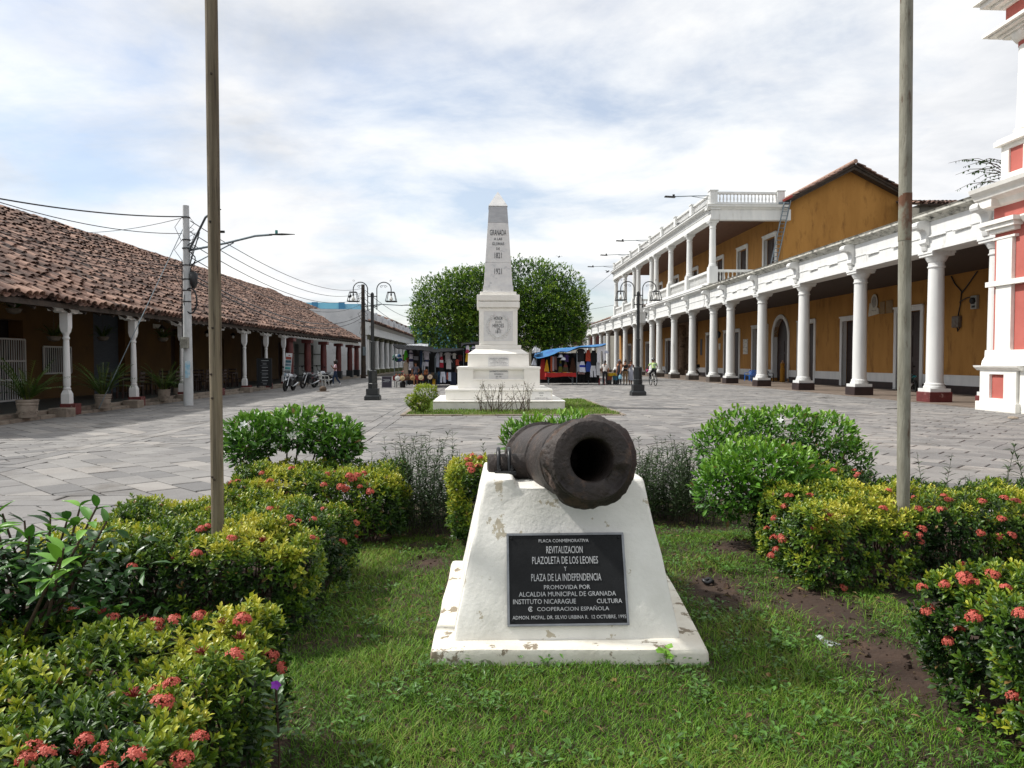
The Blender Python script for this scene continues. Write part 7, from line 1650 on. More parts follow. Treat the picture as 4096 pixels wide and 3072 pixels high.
# motorcycles
def motorcycle(label, loc, rz, tank, lean=.12, box=False):
    root = thing('motorcycle', label, 'motorcycle', loc, rz, 'parked motorcycles'); root.rotation_euler = (0, lean, rz)
    def b(m, name, mat, par=None, **k): return m.build(name, mat, par or root, world=False, **k)
    for y, nm, w in ((-.68, 'front_wheel', .05), (.66, 'rear_wheel', .07)):
        m = MB(); m.lathe([(.22, -w), (.29, -w*.9), (.315, 0), (.29, w*.9), (.22, w), (.215, 0), (.22, -w)], n=24, cap=False); wv = [(v[2], v[0]+y, v[1]+.315) for v in m.v]; m.v = wv; wh = b(m, nm, RUBBER, smooth=50)
        m = MB()
        for k in range(6): a = k*pi/3; m.tube([(0, y, .315), (0, y+.22*cos(a), .315+.22*sin(a))], .014, 4)
        m.lathe([(.05, -.05), (.05, .05)], n=10); m.v = m.v[:-20]+[(v[2], v[0]+y, v[1]+.315) for v in m.v[-20:]]; b(m, 'rim', BLACKMETAL, wh)
    for s in (-1, 1): m = MB(); m.tube([(s*.09, -.70, .32), (s*.085, -.47, .88)], .028, 7); b(m, 'fork', STEEL, smooth=50)
    m = MB(); m.tube([(-.36, -.28, 1.03), (-.2, -.38, 1.02), (0, -.42, .97), (.2, -.38, 1.02), (.36, -.28, 1.03)], .016, 6); hb = b(m, 'handlebar', BLACKMETAL, smooth=50)
    for s in (-1, 1): m = MB(); m.tube([(s*.27, -.35, 1.03), (s*.31, -.40, 1.22)], .008, 4); m.cbox((s*.33, -.40, 1.25), (.13, .03, .08)); b(m, 'mirror', BLACKPL, hb)
    m = MB(); m.lathe([(.02, -.06), (.085, -.02), (.095, .04), (.04, .09)], n=12); m.v = [(v[0], -.58+v[2], .86+v[1]) for v in m.v]; hd = b(m, 'headlight', BLACKPL, smooth=50); m = MB(); m.lathe([(.08, 0), (.06, -.02), (.01, -.03)], n=12); m.v = [(v[0], -.625+v[2], .86+v[1]) for v in m.v]; b(m, 'lens', M('headlamp_lens', C('#c9ced1'), rough=.1), hd, smooth=50)
    m = MB(); m.tube([(0, -.40, .80), (0, -.25, .84), (0, -.02, .82), (0, .10, .74)], [.08, .15, .15, .08], 10, flat=.75); b(m, 'tank', tank, smooth=60)
    m = MB(); m.tube([(0, .06, .77), (0, .3, .76), (0, .62, .84), (0, .78, .86)], [.10, .13, .11, .05], 8, flat=.4); b(m, 'seat', BLACKPL, smooth=60)
    m = MB(); m.tube([(0, .5, .74), (0, .75, .80), (0, .95, .78)], [.09, .10, .04], 8, flat=.6); b(m, 'tail', tank, smooth=60)
    for s in (-1, 1): m = MB(); m.tube([(s*.13, -.40, .72), (s*.16, -.22, .66), (s*.12, -.05, .56)], [.02, .09, .02], 6, flat=.35); b(m, 'shroud', tank, smooth=50)
    m = MB(); m.tube([(0, -.85, .60), (0, -.68, .67), (0, -.45, .60)], [.03, .07, .05], 7, flat=.5); b(m, 'front_fender', tank, smooth=60)
    m = MB(); m.box(-.13, .13, -.22, .16, .30, .58); m.lathe([(.08, .55), (.09, .72)], (0, -.12, 0), 10); b(m, 'engine', M('engine_grey', C('#4a4b4d'), C('#303133'), sc=14, rough=.5, metal=.5), bevel=.03)
    m = MB(); m.tube([(0, -.42, .86), (0, -.25, .55), (0, -.1, .28), (0, .2, .3), (0, .66, .32)], .03, 6); m.tube([(0, -.4, .80), (0, .1, .66), (0, .6, .74)], .028, 6); b(m, 'frame', BLACKMETAL, smooth=50)
    m = MB(); m.tube([(.10, -.2, .35), (.15, .1, .27), (.16, .45, .34), (.17, .85, .44)], [.02, .025, .05, .045], 8); b(m, 'exhaust', STEEL, smooth=50)
    m = MB(); m.tube([(-.1, .1, .28), (-.22, .2, .0)], .014, 5); b(m, 'side_stand', BLACKMETAL)
    if box: m = MB(); m.box(-.2, .2, .55, .95, .88, 1.22); b(m, 'top_box', BLACKPL, bevel=.03)
    return root
MW_ = M('white_fairing', C('#d0d4d8'), C('#8f959b'), sc=5, rough=.3, coat=.3); MD_ = M('dark_grey_fairing', C('#3a3c40'), C('#26282b'), sc=6, rough=.35); MT_ = M('teal_fairing', C('#1f7f86'), C('#17666c'), sc=6, rough=.3)
p = G(286, 391.5); motorcycle('white and black motorcycle parked by the photo stand', (p.x, p.y+.6, 0), rad(-3), MW_)
p = G(306, 388.5); motorcycle('dark grey motorcycle parked between the white one and the chairs', (p.x, p.y+.6, 0), rad(-16), MD_)
p = G(324, 385.5); motorcycle('silver motorcycle parked behind the walking person', (p.x-.3, p.y+1.0, 0), rad(-25), MW_)
motorcycle('dark motorcycle with top box parked before the stone portal', (21.2, 74.2, .04), rad(200), MW_, .1, True)
motorcycle('teal motorcycle in the dark doorway behind the metal pole', (21.8, 36.9, .04), rad(165), MT_, .12)
# cyclist seen from behind
p = G(653, 385.7); by_ = thing('bicycle', 'white mountain bicycle ridden away under the cyclist with number 19', 'bicycle', (p.x, p.y, 0), rad(184))
for y, nm in ((-.52, 'front_wheel'), (.52, 'rear_wheel')):
    m = MB(); m.tube([(0, y+.33*cos(a), .35+.33*sin(a)) for a in np.linspace(0, 2*pi, 29)], .028, 7, cap=False); wh = m.build(nm, RUBBER, by_, world=False, smooth=60)
    m = MB()
    for k in range(10): a = k*pi/5; m.tube([(0, y, .35), (0, y+.31*cos(a), .35+.31*sin(a))], .003, 3)
    m.build('spokes', STEEL, wh, world=False, kind='stuff')
WFR = M('white_frame', C('#d9d9d4'), rough=.35)
m = MB(); m.tube([(0, -.42, .85), (0, -.05, .35), (0, .2, .80), (0, -.40, .80)], .022, 6); m.tube([(0, .2, .82), (0, .52, .35), (0, -.05, .35)], .014, 5); m.tube([(0, .17, .72), (0, .24, .95)], .016, 5); m.build('frame', WFR, by_, world=False)
m = MB(); m.tube([(0, -.42, .9), (0, -.44, .75), (.05, -.5, .5), (.05, -.52, .35)], .018, 5); m.tube([(0, -.44, .75), (-.05, -.5, .5), (-.05, -.52, .35)], .018, 5); m.build('fork', WFR, by_, world=False)
m = MB(); m.tube([(-.33, -.36, 1.0), (0, -.42, .98), (.33, -.36, 1.0)], .014, 6); m.build('handlebar', BLACKMETAL, by_, world=False)
m = MB(); m.tube([(0, .10, .96), (0, .22, .97), (0, .36, .98)], [.02, .05, .075], 7, flat=.4); m.build('saddle', BLACKPL, by_, world=False, smooth=60)
m = MB(); m.tube([(-.16, -.12, .26), (-.08, -.10, .27), (-.03, -.05, .35), (.08, .0, .44), (.16, .02, .45)], .012, 5); m.build('pedals', BLACKMETAL, by_, world=False)
cy = person('cyclist in pale green shirt with number 19 seen from behind', (p.x, p.y, 0), rad(184), dict(pelvis=(0,.24,1.02), spine=(0,.20,1.17), chest=(0,.08,1.36), neck=(0,-.02,1.52), head0=(0,-.05,1.60), head1=(0,-.06,1.70), Lhip=(.10,.2,.98), Lknee=(.14,-.16,.78), Lank=(.16,.02,.47), Ltoe=(.16,-.12,.42), Rhip=(-.10,.2,.98), Rknee=(-.14,-.14,.62), Rank=(-.16,-.08,.30), Rtoe=(-.16,-.22,.26), Lsh=(.19,.04,1.46), Lel=(.30,-.10,1.22), Lwr=(.33,-.30,1.06), Lpm=(.33,-.36,1.02), Rsh=(-.19,.04,1.46), Rel=(-.30,-.10,1.22), Rwr=(-.33,-.30,1.06), Rpm=(-.33,-.36,1.02)), cloth('#b9d18a'), BLK, cloth('#2b2b2f'), 'brown', .7, 'helmet', 1.73, 1.0)
hc = Vector(cy['hc']); m = MB(); m.lathe([(.11, -.02), (.118, .04), (.10, .10), (.05, .14), (.002, .15)], (hc.x, hc.y+.015, hc.z+.02), 14); m.build('helmet', M('patterned_helmet', C('#1d1d1f'), C('#b9b9b9'), sc=18, rough=.35, lo=.55, hi=.58), cy, world=False, smooth=60)
obj('lettering', text_mesh('19', .17, .2, .004, cloth('#2c5a86')), cy, loc=(0, .295, 1.34), rot=(pi/2-.35, 0, pi)); q = MB(); q.box(-.1, .1, .345, .352, 1.10, 1.16); q.build('lettering_band', cloth('#2f5f4f'), cy, world=False)
q = MB(); q.lathe([(.03, -.1), (.08, -.06), (.09, .02), (.04, .09)], (.34, -.12, .98), 10); q.build('pink_pouch', cloth('#b13a6a'), cy, world=False, smooth=60)

# ============================================================ MARKET STALLS
TARPB = M('blue_tarpaulin', C('#20528f'), C('#2f78a6'), C('#173a68'), sc=1.6, rough=.6, bump=.3, bsc=6); TARPK = M('black_tarpaulin', C('#1b1c1f'), C('#121315'), C('#2c2e31'), sc=1.6, rough=.85, bump=.4, bsc=5, spec=.1); TARPS = M('silver_tarpaulin', C('#8f9296'), C('#a9acb0'), C('#5f6266'), sc=2.2, rough=.35, bump=.6, bsc=4)
def q1(x, y): return ((1500+x/5.53)/4, (1330+y/5.53)/4)
def q2(x, y): return ((2100+x/5.53)/4, (1330+y/5.53)/4)
def tarp(label, front, back, Yf, Yb, mat, q, folds=.05, nm='tarpaulin'):
    n = 24
    def samp(pl_, Y):
        xs = [a for a, b in pl_]; out = []
        for k in range(n+1):
            x = xs[0]+(xs[-1]-xs[0])*k/n; y = np.interp(x, xs, [b for a, b in pl_]); out.append(W(*q(x, y), Y))
        return out
    A, B = samp(front, Yf), samp(back, Yb); P = []
    for j in range(9):
        t = j/8; row = []
        for k in range(n+1):
            p = A[k].lerp(B[k], t); s = math.sin(pi*t); row.append((p.x, p.y, p.z-.12*s+folds*s*1.4*fbm(k*.55, j*.5, 3)+folds*.4*mn.noise(Vector((k*.9, j*.8, 1)))))
        P.append(row)
    m = MB(); m.grid(P, th=.012); return tag(m.build(nm, mat, smooth=50), label, 'tarpaulin', 'stall tarpaulins')
tarp('black tarpaulin awning over the hat stall left of the monument', [(395,262),(480,345),(700,372),(1000,385),(1290,430)], [(430,255),(700,275),(1100,300),(1300,320)], 44.6, 47.4, TARPK, q1)
tarp('crumpled silver tarpaulin above the hat stall', [(610,290),(800,300),(1120,385)], [(640,280),(960,245),(1180,250)], 47.0, 49.0, TARPS, q1, .16)
tarp('black tarpaulin over the jersey stall beside the monument', [(1290,440),(1420,425),(1700,415),(2000,375)], [(1290,370),(1500,345),(1800,350),(2010,340)], 45.6, 49.0, TARPK, q1)
tarp('raised black tarpaulin just left of the monument die', [(1905,330),(1960,265),(2212,255),(2420,250)], [(1905,235),(2050,225),(2212,205),(2420,195)], 47.5, 49.5, TARPK, q1)
tarp('bright blue tarpaulin awning over the dress stall', [(190,520),(270,580),(560,512),(770,412),(940,424),(1200,312),(1500,318),(1700,295),(1790,252)], [(215,470),(480,385),(740,345),(1000,330),(1250,295),(1500,270),(1790,240)], 49.0, 51.6, TARPB, q2, .06)
tarp('torn grey plastic sheet gathered beside the blue awning', [(150,450),(230,440),(350,425)], [(170,380),(215,305),(345,370)], 50.2, 51.4, TARPS, q2, .2)
def post(label, x, y, z, par=None): 
    m = MB(); m.tube([(x, y, 0), (x, y, z)], .022, 6); return tag(m.build('stall_post', GREYMETAL), label, 'post', 'stall posts')
for k, (sx, Y, q, z) in enumerate(((430, 44.7, q1, 2.25), (1060, 45.2, q1, 2.0), (1330, 45.7, q1, 1.9), (1960, 47.6, q1, 2.4), (700, 47.2, q1, 2.5), (1180, 48.8, q1, 2.6), (240, 49.1, q2, 1.95), (1145, 49.3, q2, 2.4), (1720, 49.3, q2, 2.5), (260, 51.4, q2, 2.3), (1400, 51.4, q2, 2.5))):
    p = W(*q(sx, 600), Y); post('thin metal stall post '+('under the black awning left corner', 'under the black awning right end', 'where the two black tarpaulins meet', 'under the raised black tarpaulin', 'behind the hat stall', 'behind the jersey stall', 'at the left end of the blue awning', 'at the middle front of the blue awning', 'at the right front of the blue awning', 'at the rear left of the blue awning', 'at the rear right of the blue awning')[k], p.x, Y, z)
# dark sheets added in place of the shade deep inside the stalls
for lab, xa, xb, Y, z1, q in (('dark sheet added for the shade inside the hat and jersey stalls', 700, 2420, 49.2, 2.35, q1), ('dark sheet added for the shade inside the dress stall', 140, 1650, 51.7, 2.15, q2)):
    a, b = W(*q(xa, 600), Y), W(*q(xb, 600), Y); n = 50; m = MB(); m.grid([[(a.x+(b.x-a.x)*k/n, Y+.06*sin(k*1.3), z) for k in range(n+1)] for z in (.05, .7, 1.4, z1)]); tag(m.build('shade_sheet', cloth('#141417'), smooth=50), lab, 'cloth')
# garments
def garment(label, q, x0, x1, y0, y1, Y, kind, c, trim=None, cat=None, rz=None, thick=.05):
    A, B = W(*q(x0, y0), Y), W(*q(x1, y1), Y); w, h = abs(B.x-A.x), abs(A.z-B.z); cx = (A.x+B.x)/2; r = random.Random(int(x0*7+y0))
    prof = {'tee': [(0,.30),(.04,.62),(.10,.66),(.5,.64),(1,.68)], 'tank': [(0,.55),(.06,.6),(.22,.72),(.30,.92),(.6,.92),(1,1)], 'dress': [(0,.42),(.08,.5),(.3,.62),(.42,.6),(.7,.85),(1,1)], 'flare': [(0,.25),(.15,.35),(.4,.55),(.7,.85),(1,1)], 'cloth': [(0,.9),(.3,1),(.7,.92),(1,1)], 'short': [(0,.7),(.2,.8),(.45,.95)], 'pants': [(0,.62),(.12,.72),(.28,.8)], 'coat': [(0,.2),(.06,.55),(.2,.75),(.5,.7),(1,.95)]}[kind]
    n = 16; mats = [cloth(c)]+([cloth(trim)] if trim else [])
    def ring(t, ww, ox=0.0, z=None):
        zz = -h*t if z is None else z
        return [(ox+ww/2*cos(a), thick*.5*(1+.9*t)*sin(a)+.03*t*sin(a*3+ox*9+r.random()*.2)+.02*sin(4*t), zz+.015*sin(a*2)*t) for a in np.linspace(0, 2*pi, n, endpoint=False)]
    m = MB(); ts = np.linspace(prof[0][0], prof[-1][0], 10); rr = [ring(t, w*np.interp(t, [p[0] for p in prof], [p[1] for p in prof])) for t in ts]
    if trim:
        m.loft(rr[:4], 0); m.loft(rr[3:6], 1); m.loft(rr[5:], 0)
    else: m.loft(rr)
    if kind in ('tee', 'coat'):
        for s in (-1, 1):
            e = .36 if kind == 'tee' else .62; m.tube([(s*w*.24, 0, -h*.07), (s*w*.38, 0, -h*.17), (s*w*.47, .01, -h*e)], [w*.10, w*.11, w*.09], 8, mi=0, flat=.5)
    if kind in ('short', 'pants'):
        t0 = prof[-1][0]
        for s in (-1, 1): m.loft([ring(t, w*(.40 if kind == 'short' else .36-.08*t), s*w*.24+s*w*.05*t) for t in np.linspace(t0-.03, 1, 6)], 0)
    o = m.build('garment', mats, smooth=55); o.location = (cx, Y, A.z); o.rotation_euler = (0, 0, rz if rz is not None else r.uniform(-.3, .3))
    return tag(o, label, cat or {'tee': 'shirt', 'tank': 'jersey', 'dress': 'dress', 'flare': 'dress', 'cloth': 'cloth', 'short': 'shorts', 'pants': 'trousers', 'coat': 'coat'}[kind], 'clothes hung on the market stalls')
LG = [('white and purple jersey at the top left of the hat stall',745,845,395,540,46.6,'tank','#c9c9d6','#3d3557'), ('white jersey with navy chest band below the top purple one',748,850,480,780,46.4,'tank','#d2d2de','#2c2b52'), ('black jersey with pale trim in the hat stall',848,965,400,780,46.5,'tank','#17171b','#8a8d93'),
 ('navy jacket hanging beside the black jersey',980,1065,390,770,46.3,'tee','#243a58',None), ('white shirt at the top of the jersey stall',1050,1225,400,560,46.4,'tee','#cfcfdb',None), ('white jersey with blue band in the middle of the jersey stall',1085,1205,530,745,46.2,'tee','#d3d3df','#39466b'),
 ('small white shorts under the navy jacket',1035,1112,650,830,46.2,'short','#c6cad6',None), ('light jersey with pale blue tint right of the hanger',1335,1440,440,765,46.5,'tee','#bcc4d6',None), ('red and white striped jersey',1428,1515,530,775,46.4,'tank','#a8283a','#d9d9de'), ('white shirt above the striped jersey',1425,1500,425,560,46.7,'tee','#d6d6dc',None),
 ('upper white blouse near the monument',1520,1700,440,610,46.9,'tee','#c9c7c8',None), ('lower white blouse near the monument',1545,1712,585,805,46.7,'tee','#cccaca',None), ('small printed white shirt beside the black one',1700,1805,455,575,46.8,'tee','#c9c9c4',None), ('black shirt left of the coral top',1685,1785,565,765,46.8,'tee','#17181c',None), ('coral top near the monument',1765,1872,595,725,46.9,'tee','#b8503f',None), ('dark red top near the monument',1820,1945,495,625,47.2,'tee','#5a1f22',None), ('brown trousers low beside the monument',1765,1875,700,890,47.0,'cloth','#4f3d35',None),
 ('white rabbit-eared top under the raised black tarpaulin',2008,2094,285,400,47.6,'tank','#d2ccd6',None), ('second white top under the raised tarpaulin',2135,2225,300,430,47.6,'tank','#bdbac6','#3a3a48'), ('pink skirt above the yellow dress',1990,2095,375,455,47.5,'dress','#b03457',None), ('small yellow dress beside the monument step',1990,2075,458,650,47.4,'dress','#d6a820',None),
 ('white basketball shorts with blue edge low on the rack',1435,1565,870,1110,45.9,'short','#cfd2de',None), ('blue jeans on the left end of the low rack',1375,1440,865,1150,45.8,'pants','#2c4a6a',None), ('blue striped shirt on the low rack',1530,1590,880,1090,46.2,'cloth','#28476a',None), ('coral shirt on the low rack',1578,1625,885,1040,46.2,'cloth','#a5584a',None), ('pale shirt on the low rack',1615,1685,880,1070,46.2,'cloth','#b9c4d4',None), ('dark navy jeans at the right of the low rack',1660,1800,880,1160,46.5,'cloth','#1b2336',None), ('black cloth bag above the white shorts',1415,1515,775,1000,46.0,'cloth','#141418',None), ('neon green strap top at the left of the stall',640,722,395,610,46.8,'tank','#55c21f',None), ('brown leather satchel under the neon straps',690,752,555,660,46.5,'cloth','#6b4126',None), ('maroon hoodie beside the coloured caps',600,690,480,640,46.9,'tee','#5a2a26',None), ('small white folded shirts behind the hat table',735,805,755,825,46.3,'cloth','#d2d2da',None), ('maroon folded cloth behind the hat table',795,895,760,820,46.4,'cloth','#6c1f2c',None), ('beige coat on a stand behind the hat table',620,745,640,935,45.9,'coat','#a89c88',None),
 ('yellow cloth hanging from the black table',1265,1337,1003,1148,45.2,'cloth','#c79a22',None), ('dark navy cloth hanging from the black table',1190,1262,1030,1160,45.2,'cloth','#22262f',None), ('maroon bag hanging under the black table',1085,1165,1080,1190,45.2,'cloth','#4a2327',None), ('black cloth draped at the corner of the hat table',1058,1150,945,1180,45.0,'cloth','#17171a',None)]
for g_ in LG: garment(g_[0], q1, *g_[1:7], g_[7], g_[8])
RG = [('long red dress at the left of the dress stall',310,485,585,1035,50.0,'dress','#9c1f1c',None), ('yellow dress beside the long red dress',428,535,600,865,49.8,'flare','#cf9a1e',None), ('dark green garment between yellow and orange',480,560,560,850,50.3,'cloth','#16231f',None), ('orange shirt third from the left in the dress stall',563,606,530,865,49.9,'cloth','#c05a35',None), ('white narrow shirt beside the orange one',598,645,530,850,50.0,'cloth','#c4bdc4',None), ('dusty pink shirt beside the white narrow one',634,705,530,820,50.1,'cloth','#8c6a68',None), ('black skirt left of the tie-dye dress',678,745,580,850,50.2,'cloth','#19191c',None), ('tie-dye dress with green and yellow hem',735,835,590,875,50.0,'flare','#6a6a22','#2a3b52'), ('purple top above the patterned dress',855,985,490,645,50.0,'tee','#4a3574',None), ('dark patterned dress with reddish stripes',830,965,640,862,49.9,'flare','#4b4630','#7a3b33'), ('wide brown dress in the middle of the stall',958,1155,560,985,50.2,'flare','#4a2c18',None),
 ('large black shirt with white trim under the blue awning',1125,1345,355,645,49.5,'tee','#16171b',None), ('white narrow shirt behind the black trimmed one',1155,1225,480,870,49.7,'cloth','#cfd2da',None), ('white and royal blue jersey shorts',1195,1345,640,875,49.4,'tank','#cdd2e2','#2438a0'), ('pink shirt hem below the blue jersey',1165,1330,860,920,49.6,'cloth','#a98783',None), ('orange red gathered top beside the black shirt',1338,1455,385,635,49.5,'tank','#a03a22',None), ('black long dress under the right of the awning',1425,1615,395,745,49.6,'dress','#101114',None), ('royal blue jersey with pale number',1338,1475,640,865,49.5,'tank','#22408a',None), ('white shorts low beside the blue jersey',1435,1585,735,985,49.4,'short','#cfd1d8',None), ('white shirt low at the right end of the stall',1578,1662,655,945,49.4,'cloth','#d2d3d8',None), ('white trousers hung at an angle on the right corner',1575,1815,310,670,49.2,'pants','#dedee4',None), ('white bundle tied at the left corner of the stall',140,262,575,725,49.9,'flare','#c4c8d2',None), ('black leggings low in the right of the stall',1170,1330,905,1090,50.2,'pants','#131316',None), ('dark brown skirt behind the royal blue jersey',1345,1450,830,1060,50.3,'cloth','#1a1618',None)]
for g_ in RG: garment(g_[0], q2, *g_[1:7], g_[7], g_[8])
# hats and caps
def hat(label, p, r, c, band, face=True):
    t = thing('straw_hat', label, 'hat', p, 0, 'hats hung along the table edge'); t.rotation_euler = (pi/2-.25, 0, R.uniform(-.1, .1)) if face else (pi/2-.3, 0, 1.3)
    m = MB(); m.lathe([(r, 0), (r*1.0, .012), (r*.55, .018), (r*.52, .06), (r*.46, .10), (r*.2, .115), (.005, .11)], n=20); m.build('crown_and_brim', M('straw_'+c[1:], C(c), tuple(x*.8 for x in C(c)), sc=40, rough=.85), t, world=False, smooth=45)
    m = MB(); m.lathe([(r*.545, .02), (r*.53, .045)], n=20, cap=False); m.build('band', cloth(band), t, world=False)
for lab, x, y, c, bd, fc in (('white hat, first facing forward on the table edge',497,1012,'#d9d9d6','#b9b9b6',1), ('cream straw hat second from the left on the table edge',605,1008,'#c9b58a','#8a7550',1), ('dark brown hat in the middle of the table edge',722,1005,'#4a3524','#2c1f16',1), ('tan hat with brown band fourth on the table edge',830,1003,'#a5835a','#4a3320',1), ('cream hat near the black cloth',1018,995,'#c7b48c','#6a5538',1), ('white hat seen edge-on beside the chalk sign',160,1030,'#d6d6d2','#a9a9a6',0)):
    p = W(*q1(x, y), 44.28); hat(lab, p, .155, c, bd, fc)
p = W(*q1(1215, 985), 44.9); t = thing('woven_plate', 'round woven plate with petal pattern on the black table edge', 'plate', p); t.rotation_euler = (pi/2-.2, 0, 0); m = MB(); m.lathe([(.16, 0), (.165, .02), (.1, .03), (.01, .035)], n=18); m.build('plate_body', M('patterned_straw', C('#b79a78'), C('#6a4032'), sc=22, rough=.8, lo=.45, hi=.55), t, world=False)
for k in range(10): m = MB(); a = k*pi/5; m.tube([(.05*cos(a), .05*sin(a), .036), (.11*cos(a), .11*sin(a), .04), (.155*cos(a), .155*sin(a), .03)], [.01, .03, .006], 6, flat=.3); m.build('petal', M('pale_petal_straw', C('#d8c9b0'), rough=.8), t, world=False)
def cap_(label, p, c, s=1.0):
    t = thing('cap', label, 'cap', p, R.uniform(-1, 1), 'caps hung at the stalls'); m = MB(); m.lathe([(.11*s, 0), (.112*s, .05*s), (.085*s, .11*s), (.03*s, .14*s), (.002, .142*s)], n=14); m.build('crown', cloth(c), t, world=False, smooth=60); m = MB(); m.tube([(0, -.08*s, .012), (0, -.15*s, .008), (0, -.2*s, 0)], [.09*s, .085*s, .03*s], 8, flat=.12); m.build('visor', cloth(c), t, world=False, smooth=60)
for lab, x, y, c in (('green cap at the upper left of the cap cluster',440,525,'#1f5a45'), ('white cap in the cap cluster',480,520,'#c3c7cc'), ('blue cap at the upper right of the cap cluster',535,515,'#1f4f7a'), ('dark green cap at the left of the cap cluster',435,585,'#16362c'), ('bright green cap in the lower cap cluster',475,600,'#2a7a4a'), ('navy cap at the bottom of the cap cluster',520,620,'#1f2a52'), ('blue cap at the right of the cap cluster',560,600,'#2c4a86')): cap_(lab, W(*q1(x, y+30), 46.0), c, 1.3)
for lab, x, y, c in (('white cap hanging highest in front of the purple top',790,530,'#d6d8e0'), ('white cap hanging lower in front of the purple top',850,590,'#d9dbe2'), ('pale cap cluster at the right corner of the blue awning',1795,440,'#b9bccb')): cap_(lab, W(*q2(x, y+20), 49.3), c, 1.4)
# tables
def folding_table(label, x0, x1, y0, y1, z, clothc, drop, legc=GREYMETAL):
    t = thing('folding_table', label, 'table', ((x0+x1)/2, (y0+y1)/2, 0), 0, 'stall tables'); hw, hd = (x1-x0)/2, (y1-y0)/2
    m = MB(); m.box(-hw, hw, -hd, hd, z-.04, z); m.build('tabletop', PWHITE, t, world=False, bevel=.01)
    n = 40; P = []; per = [(-hw-.01, -hd-.01), (hw+.01, -hd-.01), (hw+.01, hd+.01), (-hw-.01, hd+.01)]; ring = []
    for k in range(4):
        a, b = per[k], per[(k+1) % 4]
        for j in range(n//2): ring.append((a[0]+(b[0]-a[0])*j/(n//2), a[1]+(b[1]-a[1])*j/(n//2)))
    m = MB(); m.loft([[(x, y, z+.006) for x, y in ring]]+[[(x*(1+.02*s)+.012*s*sin(i*1.1), y*(1+.05*s)+.03*s*sin(i*.9), z+.006-drop*s*(1+.12*sin(i*.35))) for i, (x, y) in enumerate(ring)] for s in (.5, 1.0)], cap=False); m.box(-hw, hw, -hd, hd, z+.002, z+.007); m.build('tablecloth', cloth(clothc), t, world=False, smooth=60)
    for s in (-1, 1):
        for d in (-1, 1): q = MB(); q.tube([(s*hw*.82, d*hd*.7, z-.04), (s*hw*.82, d*hd*.7, .25), (s*hw*.82, d*hd*.55, 0)], .016, 6); q.build('leg', legc, t, world=False, smooth=50)
        q = MB(); q.tube([(s*hw*.82, -hd*.6, .28), (s*hw*.82, hd*.6, .28)], .012, 5); q.tube([(s*hw*.82, 0, .3), (s*hw*.3, 0, z-.05)], .012, 5); q.build('brace', legc, t, world=False)
    return t
a, b = W(*q1(400, 940), 44.4), W(*q1(1060, 930), 44.4); folding_table('hat table with dark red cloth and curled metal legs', a.x, b.x, 44.4, 45.1, .70, '#7a1f22', .26, BLACKMETAL)
a, b = W(*q1(1070, 940), 45.0), W(*q1(1370, 930), 45.0); folding_table('black-clothed table at the right of the hat table', a.x, b.x, 45.0, 45.7, .72, '#17171a', .22, BLACKMETAL)
a, b = W(*q2(470, 890), 49.2), W(*q2(1125, 890), 49.2); folding_table('long folding table with bright red cloth in front of the dresses', a.x, b.x, 49.2, 49.95, .80, '#a81f1c', .26)
a, b = W(*q2(1850, 890), 50.0), W(*q2(2025, 890), 50.0); folding_table('small folding table with yellow cloth beside the customers', a.x, b.x, 50.0, 50.6, .78, '#c9a61f', .2)
# goods on the tables
rr_ = random.Random(3)
for k in range(14):
    x = 480+k*42; p = W(*q2(x, 870), 49.45); q = MB(); w = rr_.uniform(.05, .09); q.box(-w, w, -.06, .06, 0, rr_.uniform(.02, .06)); o = q.build('trinket_box', cloth(rr_.choice(['#8a6a50', '#b9a58c', '#5a2f2a', '#c98a3a', '#9a9a9a'])), bevel=.008); o.location = (p.x, 49.5, .809); tag(o, ORD[k]+' small trinket from the left on the red cloth table', 'trinket', 'trinkets on the red table')
for k in range(12):
    x = 470+k*62; p = W(*q1(x, 920), 44.7); h = rr_.uniform(.06, .16); q = MB(); q.lathe([(.03, 0), (.05, h*.3), (.045, h*.6), (.02, h*.8), (.028, h)], n=10); o = q.build('clay_figurine', M('clay_figure', C('#a5673f'), C('#7a4a2e'), sc=9, rough=.7), smooth=50); o.location = (p.x, 44.75, .709 if x < 1065 else .73); 
    if x > 1065: o.location.y = 45.3
    tag(o, ORD[k]+' small clay figurine from the left on the hat tables', 'figurine', 'figurines on the hat tables')
for k, (dx, dz, s) in enumerate(((0, 0, 1.0), (.16, 0, .9), (.08, .2, .8), (-.02, .19, .6))):
    p = W(*q1(1110, 900), 45.3); q = MB(); q.lathe([(.05*s, 0), (.10*s, .06*s), (.11*s, .12*s), (.06*s, .2*s), (.04*s, .22*s)], n=12); o = q.build('clay_pot', M('clay_figure', None), smooth=50); o.location = (p.x+dx, 45.35, .73+dz); tag(o, ['large clay pot at the left of the pot pile', 'clay pot at the right of the pot pile', 'clay pot on top of the pot pile', 'small clay pot on the left of the pile top'][k], 'pot', 'clay pots on the black table')
for k, (x, c) in enumerate(((1215, '#3a3f4a'), (1280, '#5a4a3a'), (1340, '#2c3a3f'))):
    p = W(*q1(x, 890), 45.3); q = MB(); q.box(-.14, .14, -.12, .12, 0, .09); q.box(-.13, .12, -.11, .1, .092, .16); o = q.build('folded_stack', cloth(c), bevel=.03); o.location = (p.x, 45.35, .73); tag(o, ['grey', 'brown', 'dark teal'][k]+' stack of folded cloth on the black table', 'cloth')
